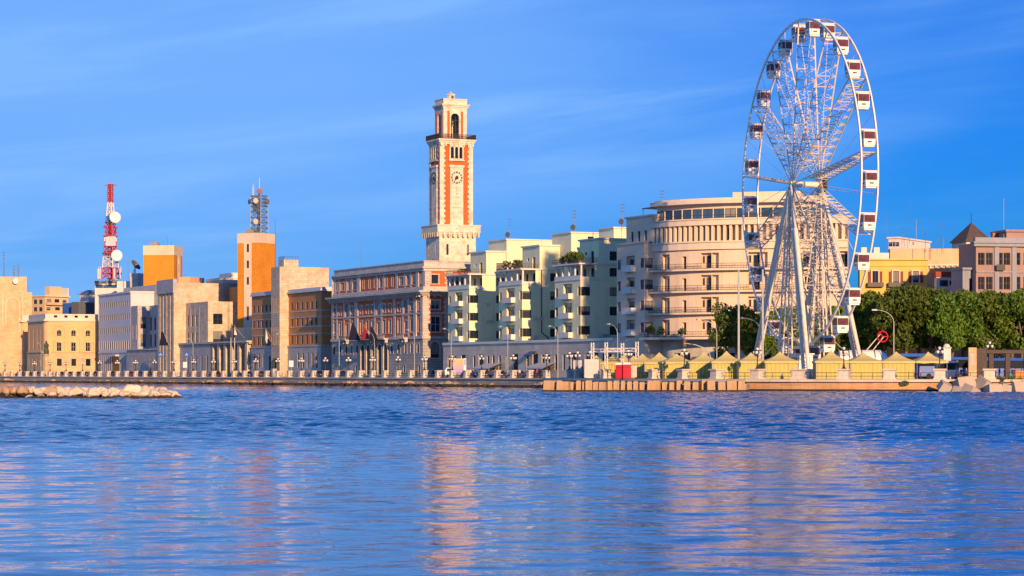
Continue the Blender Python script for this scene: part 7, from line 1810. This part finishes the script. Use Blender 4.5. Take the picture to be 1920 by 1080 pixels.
sign(350, 664, 620, 'blue_paint', 'blue square road sign before the columned stone block')
sign(347, 684, 618, 'gondola_white', 'small white sign board beside a lamp on the promenade')
sign(546, 682, 560, 'gondola_white', 'white framed notice board before the brown building')
def statue_column():
    p = W(87, 700, 700); e = thing('statue_column', 'dark green standing statue on a tall column before the tan building', 'statue', (p.x, p.y, ST))
    z = W(87, 664, 700).z - ST
    m = MB(); m.lathe([(1.2, 0), (1.2, 0.4), (0.6, 0.6), (0.5, z - 0.6), (0.8, z - 0.4), (0.85, z)], 0, 0, 10); m.build('column', 'tan_stone', e)
    m = MB(); m.lathe([(0.75, z), (0.8, z + 0.8), (0.6, z + 1.9), (0.75, z + 2.6), (0.65, z + 3.1), (0.25, z + 3.3), (0.33, z + 3.6), (0.25, z + 3.9), (0.05, z + 4.0)], 0, 0, 10); m.build('figure', 'clock_green', e)
statue_column()
def flag(px, y0, y1, D, mats, label, slope=1):
    """limp flag on a slanting pole fixed to the facade"""
    p = W(px, y1, D); k = D / FOC; h = (y1 - y0) * k; e = thing('hanging_flag', label, 'flag', p, R(-30))
    m = MB(); m.tube((0.2, 3.0, -0.8), (-0.4, -1.0, h + 0.4), 0.06, 6); m.build('flag_staff', 'pole_grey', e)
    n = 12; w = h * 0.5
    for i, mt in enumerate(mats):
        m = MB(); a, b = i / len(mats), (i + 1) / len(mats)
        for j in range(n):
            z0, z1 = h * (1 - j / n), h * (1 - (j + 1) / n)
            def P(t, z): s_ = (1 - z / h); ww = w * (0.12 + 0.88 * s_); return (-0.35 + (t - 0.4) * 2 * ww * 0.9, -0.9 + 0.25 * math.sin(t * 9 + s_ * 2) * s_ + s_ * 0.3, z)
            m.quad(P(a, z0), P(b, z0), P(b, z1), P(a, z1))
        m.build('flag_cloth', mt, e)
def RD(px, v=-1.5): return ROW.depth(ROW.u(px, v), v)
flag(309, 621, 648, RD(309, -5.5), ['navy'], 'dark blue flag hanging on the pilastered stone block')
flag(667, 605, 638, RD(667, -2.5), ['navy'], 'large dark blue flag hanging on the red brick palace, leftmost there')
flag(689, 612, 636, RD(689, -2.5), ['flag_red'], 'red flag hanging over the palace entrance')
flag(703, 612, 638, RD(703, -2.5), ['navy'], 'slim dark blue flag right of the red flag on the palace')
flag(504, 618, 644, RD(504, -1.5), ['flag_green', 'flag_white', 'flag_red'], 'green, white and red flag on the brown brick building')
flag(508, 634, 648, RD(509, -1.8), ['navy'], 'small dark blue flag under the tricolour on the brown building')
flag(445, 613, 628, RD(445, -0.5), ['flag_green', 'flag_white', 'flag_red'], 'small tricolour flag over the columned porch')
def awning(u0, u1, z, label, mat, out_=2.6, drop=0.9):
    e = thing('shop_awning', label, 'awning', ROW.w(u0, -0.6, z), ROW.phi, 'shop awnings of the apartment blocks'); w = u1 - u0; m = MB()
    m.add([(0, 0, 0), (w, 0, 0), (w, -out_, -drop), (0, -out_, -drop), (0, -out_, -drop - 0.3), (w, -out_, -drop - 0.3)], [(0, 1, 2, 3), (3, 2, 5, 4)]); m.build('canvas', mat, e)
    m = MB(); m.tube((0.05, 0, -0.6), (0.05, -out_, -drop), 0.03, 4); m.tube((w - 0.05, 0, -0.6), (w - 0.05, -out_, -drop), 0.03, 4); m.build('bracket_arm', 'steel', e)
awning(37, 46, 4.9, 'long grey shop awning below the first and second apartment blocks', 'awning', 3.0, 1.0); awning(64, 73, 4.9, 'grey shop awning below the third apartment block', 'awning', 3.0, 1.0); awning(60, 63.5, 7.4, 'small blue shop awning between two apartment blocks', 'awning_blue', 1.4, 0.8)

# ------------------------------------------------------------------ vehicles
def car_meshes():
    body, glass, trim = MB(), MB(), MB(); W2 = 0.86
    low = [(-2.1, 0.28), (-2.15, 0.62), (-2.05, 0.88), (-1.1, 0.95), (0.75, 0.98), (1.75, 0.84), (2.1, 0.66), (2.12, 0.3)]
    for s0, s1 in ((-1, 1),):
        n = len(low)
        def ins(z): return 0.0 if z < 0.7 else 0.05
        vs_ = [(x, s_ * (W2 - ins(z)), z) for s_ in (-1, 1) for x, z in low]
        body.add(vs_, [tuple(range(n)), tuple(range(2 * n - 1, n - 1, -1))] + [(k, n + k, n + (k + 1) % n, (k + 1) % n) for k in range(n)])
    cab = [(-1.9, 0.93), (-1.35, 1.42), (0.15, 1.46), (1.0, 0.96)]; n = 4
    gv = [(x, s_ * (0.80 if z < 1 else 0.62), z) for s_ in (-1, 1) for x, z in cab]
    glass.add(gv, [(0, 1, 2, 3), (7, 6, 5, 4)] + [(k, 4 + k, 4 + (k + 1) % 4, (k + 1) % 4) for k in range(4)])
    body.box(-1.4, 0.2, -0.63, 0.63, 1.44, 1.5); 
    for s_ in (-1, 1):
        for (a, b) in (((-1.9, 0.93), (-1.35, 1.45)), ((0.15, 1.48), (1.02, 0.96)), ((-0.5, 0.95), (-0.5, 1.47))): body.tube((a[0], s_ * (0.81 if a[1] < 1 else 0.64), a[1]), (b[0], s_ * (0.81 if b[1] < 1 else 0.64), b[1]), 0.045, 4)
    whl, rim, hl, tl = MB(), MB(), MB(), MB()
    whl.tube((0, -0.1, 0), (0, 0.1, 0), 0.31, 14); rim.tube((0, -0.112, 0), (0, 0.112, 0), 0.19, 10)
    hl.box(2.0, 2.13, -0.14, 0.14, 0.62, 0.76); tl.box(-2.16, -2.08, -0.12, 0.12, 0.68, 0.86)
    bmp = MB(); bmp.box(-2.2, -2.1, -0.8, 0.8, 0.3, 0.5); bmp.box(2.08, 2.18, -0.8, 0.8, 0.28, 0.48)
    return dict(body=body.mesh('body', M['car_paint']), glass=glass.mesh('window_glass', M['glass_plain']), wheel=whl.mesh('wheel', M['tyre']), rim=rim.mesh('rim', M['chrome']), hl=hl.mesh('headlight', M['headlight']), tl=tl.mesh('tail_light', M['tail_light']), bumper=bmp.mesh('bumper', M['frame_dark']))
CM = car_meshes()
def car(loc, rz, col, label):
    e = thing('parked_car', label, 'car', loc, rz, 'cars on the shore road')
    b = bpy.data.objects.new('body', CM['body']); link(b, e); b.color = (*col, 1)
    link(bpy.data.objects.new('window_glass', CM['glass']), e); link(bpy.data.objects.new('bumper', CM['bumper']), e)
    for x in (-1.3, 1.3):
        for y in (-0.78, 0.78): w = bpy.data.objects.new('wheel', CM['wheel']); link(w, e); w.location = (x, y, 0.31); link(bpy.data.objects.new('rim', CM['rim']), w)
    for y in (-0.6, 0.6):
        for nm in ('hl', 'tl'): h = bpy.data.objects.new('headlight' if nm == 'hl' else 'tail_light', CM[nm]); link(h, e); h.location = (0, y, 0)
CN = [((0.02, 0.03, 0.09), 'dark blue'), ((0.02, 0.02, 0.025), 'black'), ((0.55, 0.56, 0.58), 'silver'), ((0.75, 0.75, 0.75), 'white'), ((0.04, 0.08, 0.22), 'blue'), ((0.10, 0.10, 0.11), 'dark grey'), ((0.25, 0.02, 0.02), 'dark red')]
rc_ = random.Random(21)
lane = offset_line(quay, -8.0); nxt = 0
CL = along(lane, 7.0, 1.0)
for k, (p, d) in enumerate(CL):
    px = to_px(p.x, p.y)
    if not -10 < px < 1035: continue
    dens = 0.8 if px < 250 or 150 < px < 240 or px > 855 else 0.3
    if rc_.random() > dens: continue
    col, nm = rc_.choice(CN) if px < 800 else CN[[0, 4, 4, 0, 3, 3, 2, 0][k % 8]]
    car((p.x, p.y, ST - 0.03), math.atan2(d.y, d.x) + (math.pi if rc_.random() < 0.3 else 0) + rc_.uniform(-0.04, 0.04), col, which('%s parked car' % nm, px))
def billboard_van():
    p = W(862, 700, 492); e = thing('billboard_van', 'small white van carrying a tall orange and lilac billboard before the apartment blocks', 'van', (p.x, p.y, ST - 0.03), R(10))
    k = 492 / FOC
    m = MB(); m.box(-3.3, 0, -0.9, 0.9, 0.45, 0.75); m.build('chassis', 'frame_dark', e)
    m = MB(); m.add([(-3.4, -0.9, 0.45), (-1.9, -0.9, 0.45), (-1.9, -0.9, 2.1), (-2.9, -0.9, 2.1), (-3.4, -0.9, 1.2), (-3.4, 0.9, 0.45), (-1.9, 0.9, 0.45), (-1.9, 0.9, 2.1), (-2.9, 0.9, 2.1), (-3.4, 0.9, 1.2)], [(0, 1, 2, 3, 4), (9, 8, 7, 6, 5), (0, 5, 6, 1), (1, 6, 7, 2), (2, 7, 8, 3), (3, 8, 9, 4), (4, 9, 5, 0)]); m.build('cab', 'gondola_white', e)
    m = MB(); m.box(-2.85, -2.0, -0.93, -0.905, 1.3, 1.95); m.build('cab_window', 'glass_plain', e)
    bm2, nt, b = new_mat('billboard_print'); tc = N(nt, 'ShaderNodeTexCoord').outputs['Generated']; sp = N(nt, 'ShaderNodeSeparateXYZ'); nt.links.new(tc, sp.inputs[0])
    c = mixc(nt, remap(nt, sp.outputs[2], 0.35, 0.95), (0.45, 0.30, 0.5), (0.75, 0.42, 0.16)); c = mixc(nt, remap(nt, sp.outputs[2], 0.15, 0.45), (0.30, 0.28, 0.62), c); nt.links.new(c, b.inputs['Base Color']); b.inputs['Roughness'].default_value = 0.6
    m = MB(); m.box(-1.6, 0.75, -0.75, -0.7, 0.8, 3.9); m.build('billboard_front', bm2, e)
    m = MB(); m.box(-1.6, 0.75, -0.69, 0.8, 0.76, 4.0); m.build('billboard_box', 'frame_white', e)
    m = MB(); m.box(0.76, 1.25, -0.72, 0.75, 0.76, 4.05); m.build('side_panel', 'gondola_white', e)
    m = MB(); m.box(0.85, 1.15, -0.75, -0.721, 2.6, 3.9); m.build('side_print', 'blue_paint', e)
    for x in (-2.7, 0.2):
        m = MB(); m.tube((x, -0.92, 0.33), (x, -0.7, 0.33), 0.33, 12); m.build('wheel', 'tyre', e)
billboard_van()

# ------------------------------------------------------------------ people
def person_mesh(pose):
    me = bpy.data.meshes.new('tmp'); sw = pose
    J = {'pel': (0, 0, 0.95), 'chest': (0, 0, 1.32), 'neck': (0, 0, 1.48), 'headc': (0.01, 0, 1.62), 'top': (0.01, 0, 1.74),
         'hl': (0, 0.1, 0.9), 'kl': (0.10 + sw * 0.10, 0.11, 0.5), 'al': (sw * 0.28 - 0.02, 0.11, 0.09), 'tl': (sw * 0.28 + 0.14, 0.12, 0.04),
         'hr': (0, -0.1, 0.9), 'kr': (0.06 - sw * 0.06, -0.11, 0.5), 'ar': (-sw * 0.28 - 0.04, -0.11, 0.09), 'tr': (-sw * 0.28 + 0.12, -0.12, 0.04),
         'sl': (0, 0.19, 1.42), 'el': (-sw * 0.12 - 0.02, 0.24, 1.13), 'wl': (-sw * 0.16 + 0.08, 0.23, 0.88), 'fl': (-sw * 0.18 + 0.10, 0.22, 0.78),
         'sr': (0, -0.19, 1.42), 'er': (sw * 0.12 - 0.02, -0.24, 1.13), 'wr': (sw * 0.16 + 0.08, -0.23, 0.88), 'fr': (sw * 0.18 + 0.10, -0.22, 0.78)}
    rad = dict(pel=0.15, chest=0.165, neck=0.06, headc=0.095, top=0.07, hl=0.09, kl=0.065, al=0.045, tl=0.04, hr=0.09, kr=0.065, ar=0.045, tr=0.04, sl=0.065, el=0.045, wl=0.032, fl=0.03, sr=0.065, er=0.045, wr=0.032, fr=0.03)
    names = list(J); E_ = [('pel', 'chest'), ('chest', 'neck'), ('neck', 'headc'), ('headc', 'top'), ('pel', 'hl'), ('hl', 'kl'), ('kl', 'al'), ('al', 'tl'), ('pel', 'hr'), ('hr', 'kr'), ('kr', 'ar'), ('ar', 'tr'), ('chest', 'sl'), ('sl', 'el'), ('el', 'wl'), ('wl', 'fl'), ('chest', 'sr'), ('sr', 'er'), ('er', 'wr'), ('wr', 'fr')]
    me.from_pydata([J[n_] for n_ in names], [(names.index(a), names.index(b)) for a, b in E_], [])
    o = bpy.data.objects.new('tmp', me); C.objects.link(o); mod = o.modifiers.new('s', 'SKIN'); sub = o.modifiers.new('d', 'SUBSURF'); sub.levels = 1; sub.render_levels = 1
    for i, n_ in enumerate(names): me.skin_vertices[0].data[i].radius = (rad[n_] * (0.8 if n_ in ('chest', 'pel') else 1), rad[n_])
    me.skin_vertices[0].data[0].use_root = True
    dg = bpy.context.evaluated_depsgraph_get(); ev = bpy.data.meshes.new_from_object(o.evaluated_get(dg)); bpy.data.objects.remove(o)
    for mt in ('cloth', 'trousers', 'skin', 'hair'): ev.materials.append(M[mt])
    for p in ev.polygons:
        c = p.center; p.use_smooth = True
        p.material_index = 1 if c.z < 0.93 and abs(c.y) < 0.17 else 2 if c.z > 1.47 or (abs(c.y) > 0.18 and c.z < 1.1) else 0
        if c.z > 1.66 or (c.z > 1.54 and c.x < -0.03): p.material_index = 3
    ev.name = 'person'; return ev
PM = [person_mesh(s_) for s_ in (0.15, 1.0, -0.7)]
PC = [((0.45, 0.03, 0.02), 'red top'), ((0.03, 0.04, 0.10), 'dark blue jacket'), ((0.03, 0.03, 0.03), 'black jacket'), ((0.6, 0.6, 0.6), 'white shirt'), ((0.6, 0.22, 0.04), 'orange top'), ((0.35, 0.30, 0.22), 'beige coat'), ((0.05, 0.12, 0.35), 'blue shirt'), ((0.5, 0.7, 0.1), 'bright yellow vest')]
def person(x, y, z, k, rz):
    col, nm = PC[k]; o = bpy.data.objects.new('person', rr_.choice(PM)); link(o); o.location = (x, y, z); o.rotation_euler = (0, 0, rz); s_ = rr_.uniform(0.94, 1.06); o.scale = (s_, s_, s_); o.color = (*col, 1); o['kind'] = 'thing'
    tag(o, which('person in %s' % nm, to_px(x, y)), 'person', 'people on the waterfront')
walk = offset_line(quay, -2.6); wl_ = along(walk, 3.3, 0.5)
for p, d in wl_:
    px = to_px(p.x, p.y)
    if not 5 < px < 1035: continue
    if rr_.random() > (0.55 if px > 560 or 330 < px < 480 else 0.30): continue
    person(p.x + rr_.uniform(-1, 1), p.y + rr_.uniform(-1, 1), ST, rr_.choices(range(8), [3, 5, 5, 3, 2, 2, 3, 0.5])[0], math.atan2(d.y, d.x) + (0 if rr_.random() < 0.5 else math.pi) + rr_.uniform(-0.4, 0.4))
for px, D, k in [(1788, 372, 2), (1802, 370, 1), (1808, 374, 1), (1812, 371, 6), (1866, 372, 2), (1874, 369, 1), (1884, 366, 1), (1892, 370, 2), (1899, 371, 1), (1905, 366, 0), (1915, 368, 2), (1763, 366, 0), (1726, 357, 5), (1485, 356, 0), (1240, 383, 0), (1096, 411, 0), (1155, 393, 2), (1120, 404, 1)]:
    p = W(px, 700, D); person(p.x, p.y, ST, k, rr_.uniform(0, 6))

# ------------------------------------------------------------------ right-hand pier end: pergola, pylons, bus, ride
def pergola():
    p = W(1875, 700, 366); e = thing('stone_pergola', 'dark stone pergola frame over people at the right end of the pier', 'pergola', (p.x, p.y, ST)); k = 366 / FOC
    for px in (1858, 1889, 1924, 1960):
        m = MB(); x = (px - 1875) * k; m.box(x - 0.35, x + 0.35, -0.35, 0.35, 0, 4.0); m.build('post', 'slate_roof', e)
    m = MB(); m.box((1838 - 1875) * k, (1970 - 1875) * k, -0.5, 0.5, 4.0, 4.55); m.build('beam', 'slate_roof', e)
    q = W(1823, 700, 364); e2 = thing('stone_pylon', 'square tawny and dark stone pylon left of the pergola', 'pylon', (q.x, q.y, ST), R(-8))
    m = MB(); m.box(-0.6, 0.62, -0.9, 0.9, 0, 4.9); m.build('pale_face', 'tan_stone', e2); m = MB(); m.box(0.62, 2.2, -0.88, 0.9, 0, 4.75); m.build('dark_body', 'slate_roof', e2)
    m = MB(); m.box(-0.4, 0.4, -0.96, -0.902, 2.2, 3.9); m.build('relief_panel', 'pillar_stone', e2)
pergola()
lamp(tuple(W(1856, 700, 366).xy) + (ST + 4.55 - 1.9,), 0.2, 'white-globed lamp standing up from the pergola beam', None, True)
for k, (px, D, h) in enumerate([(1762, 383, 4.6), (1775, 380, 5.7)]):
    p = W(px, 700, D); w = 0.45 if k == 0 else 0.58; e = thing('stone_stele', '%s white round-topped stele behind the open tent' % ('lower' if k == 0 else 'taller'), 'stele', (p.x, p.y, ST)); m = MB()
    m.box(-w, w, -w, w, 0, h - 0.6); m.box(-w - 0.08, w + 0.08, -w - 0.08, w + 0.08, h - 0.75, h - 0.6); m.build('shaft', 'white_plaster', e)
    m = MB(); m.lathe([(w, h - 0.6), (w * 0.9, h - 0.3), (w * 0.55, h - 0.08), (0.1, h)], 0, 0, 10); m.build('rounded_top', 'white_plaster', e); m = MB(); m.box(-w * 0.8, w * 0.8, -w - 0.1, -w - 0.081, h - 0.72, h - 0.63); m.build('band', 'shutter', e)
def bus(px, D, col, label, L=7.0, h=2.9, rz=0.0):
    p = W(px, 700, D); e = thing('bus', label, 'bus', (p.x, p.y, ST), rz); m = MB(); m.box(-L / 2, L / 2, -1.2, 1.2, 0.35, h * 0.5); m.frustum(-L / 2, L / 2, -1.2, 1.2, h * 0.88, h, 0.25); m.build('body', col, e)
    m = MB(); m.box(-L / 2 + 0.06, L / 2 - 0.06, -1.15, 1.15, h * 0.5, h * 0.88); m.build('window_band', 'glass_plain', e)
    for x in (-L / 3, L / 3):
        for y in (-1.1, 1.1): m = MB(); m.tube((x, y - 0.13, 0.45), (x, y + 0.13, 0.45), 0.45, 12); m.build('wheel', 'tyre', e)
bus(1716, 392, 'blue_paint', 'blue and white van roof showing behind the right-hand tents', 6.0, 4.2, 0.1); bus(1812, 392, 'blue_paint', 'blue bus behind the pylon at the right', 8.0, 3.6, 0.05); bus(1875, 388, 'blue_paint', 'blue bus seen through the pergola', 9.0, 3.4, 0.0)
bus(1781, 372, 'gondola_white', 'white van parked behind the open yellow tent', 3.6, 2.9, 1.2)
def fun_ride():
    p = W(1622, 700, 402); e = thing('fun_ride', 'barrel shaped pale and blue ride trailer right of the wheel', 'ride', (p.x, p.y, ST), R(0)); k = 402 / FOC
    m = MB(); m.tube((-4.5, 0, 3.1), (2.6, 0, 3.1), 1.8, 20); m.build('barrel', 'gondola_white', e)
    m = MB(); m.tube((2.61, 0, 3.1), (3.6, 0, 3.1), 1.8, 20, 1.2); m.build('barrel_end', 'blue_paint', e)
    for x in (-3, -0.8, 1.4): m = MB(); m.tube((x, 0, 3.1), (x + 0.15, 0, 3.1), 1.86, 20); m.build('hoop', 'frame_blue', e)
    m = MB(); m.box(-4.4, 3.0, -1.0, 1.0, 0.5, 1.35); m.build('trailer', 'frame_dark', e)
    for x in (-3.4, 2.0): m = MB(); m.tube((x, -1.0, 0.5), (x, -0.7, 0.5), 0.5, 12); m.build('wheel', 'tyre', e)
    m = MB(); m.tube((0.2, 0, 4.8), (2.6, 0, 7.6), 0.09, 5); m.tube((1.3, 0, 4.8), (3.2, 0, 7.2), 0.09, 5); m.build('swing_arm', 'wheel_bone', e)
    m = MB(); 
    for j in range(14): t0, t1 = 2 * math.pi * j / 14 - 0.6, 2 * math.pi * (j + 1) / 14 - 0.6; m.tube((3.0 + 0.9 * math.cos(t0), 0, 7.2 + 0.9 * math.sin(t0)), (3.0 + 0.9 * math.cos(t1), 0, 7.2 + 0.9 * math.sin(t1)), 0.13, 5)
    for j in range(3): t0 = j * 2.1; m.tube((3.0, 0, 7.2), (3.0 + 0.9 * math.cos(t0), 0, 7.2 + 0.9 * math.sin(t0)), 0.1, 5)
    m.build('ring_seat', 'red_plastic', e)
fun_ride()
def chair_box(px, D, mat, label, w=1.6, h=0.9):
    p = W(px, 700, D); e = thing('street_planter', label, 'planter', (p.x, p.y, ST)); m = MB(); m.frustum(-w / 2, w / 2, -0.4, 0.4, 0, h, -0.08); m.build('box', mat, e); m = MB(); m.box(-w / 2 + 0.02, w / 2 - 0.02, -0.38, 0.38, h - 0.02, h + 0.05); m.build('soil', 'bark', e)
chair_box(1911, 358, 'orange_panel', 'orange box planter on the pier before the pergola', 1.2, 1.3)
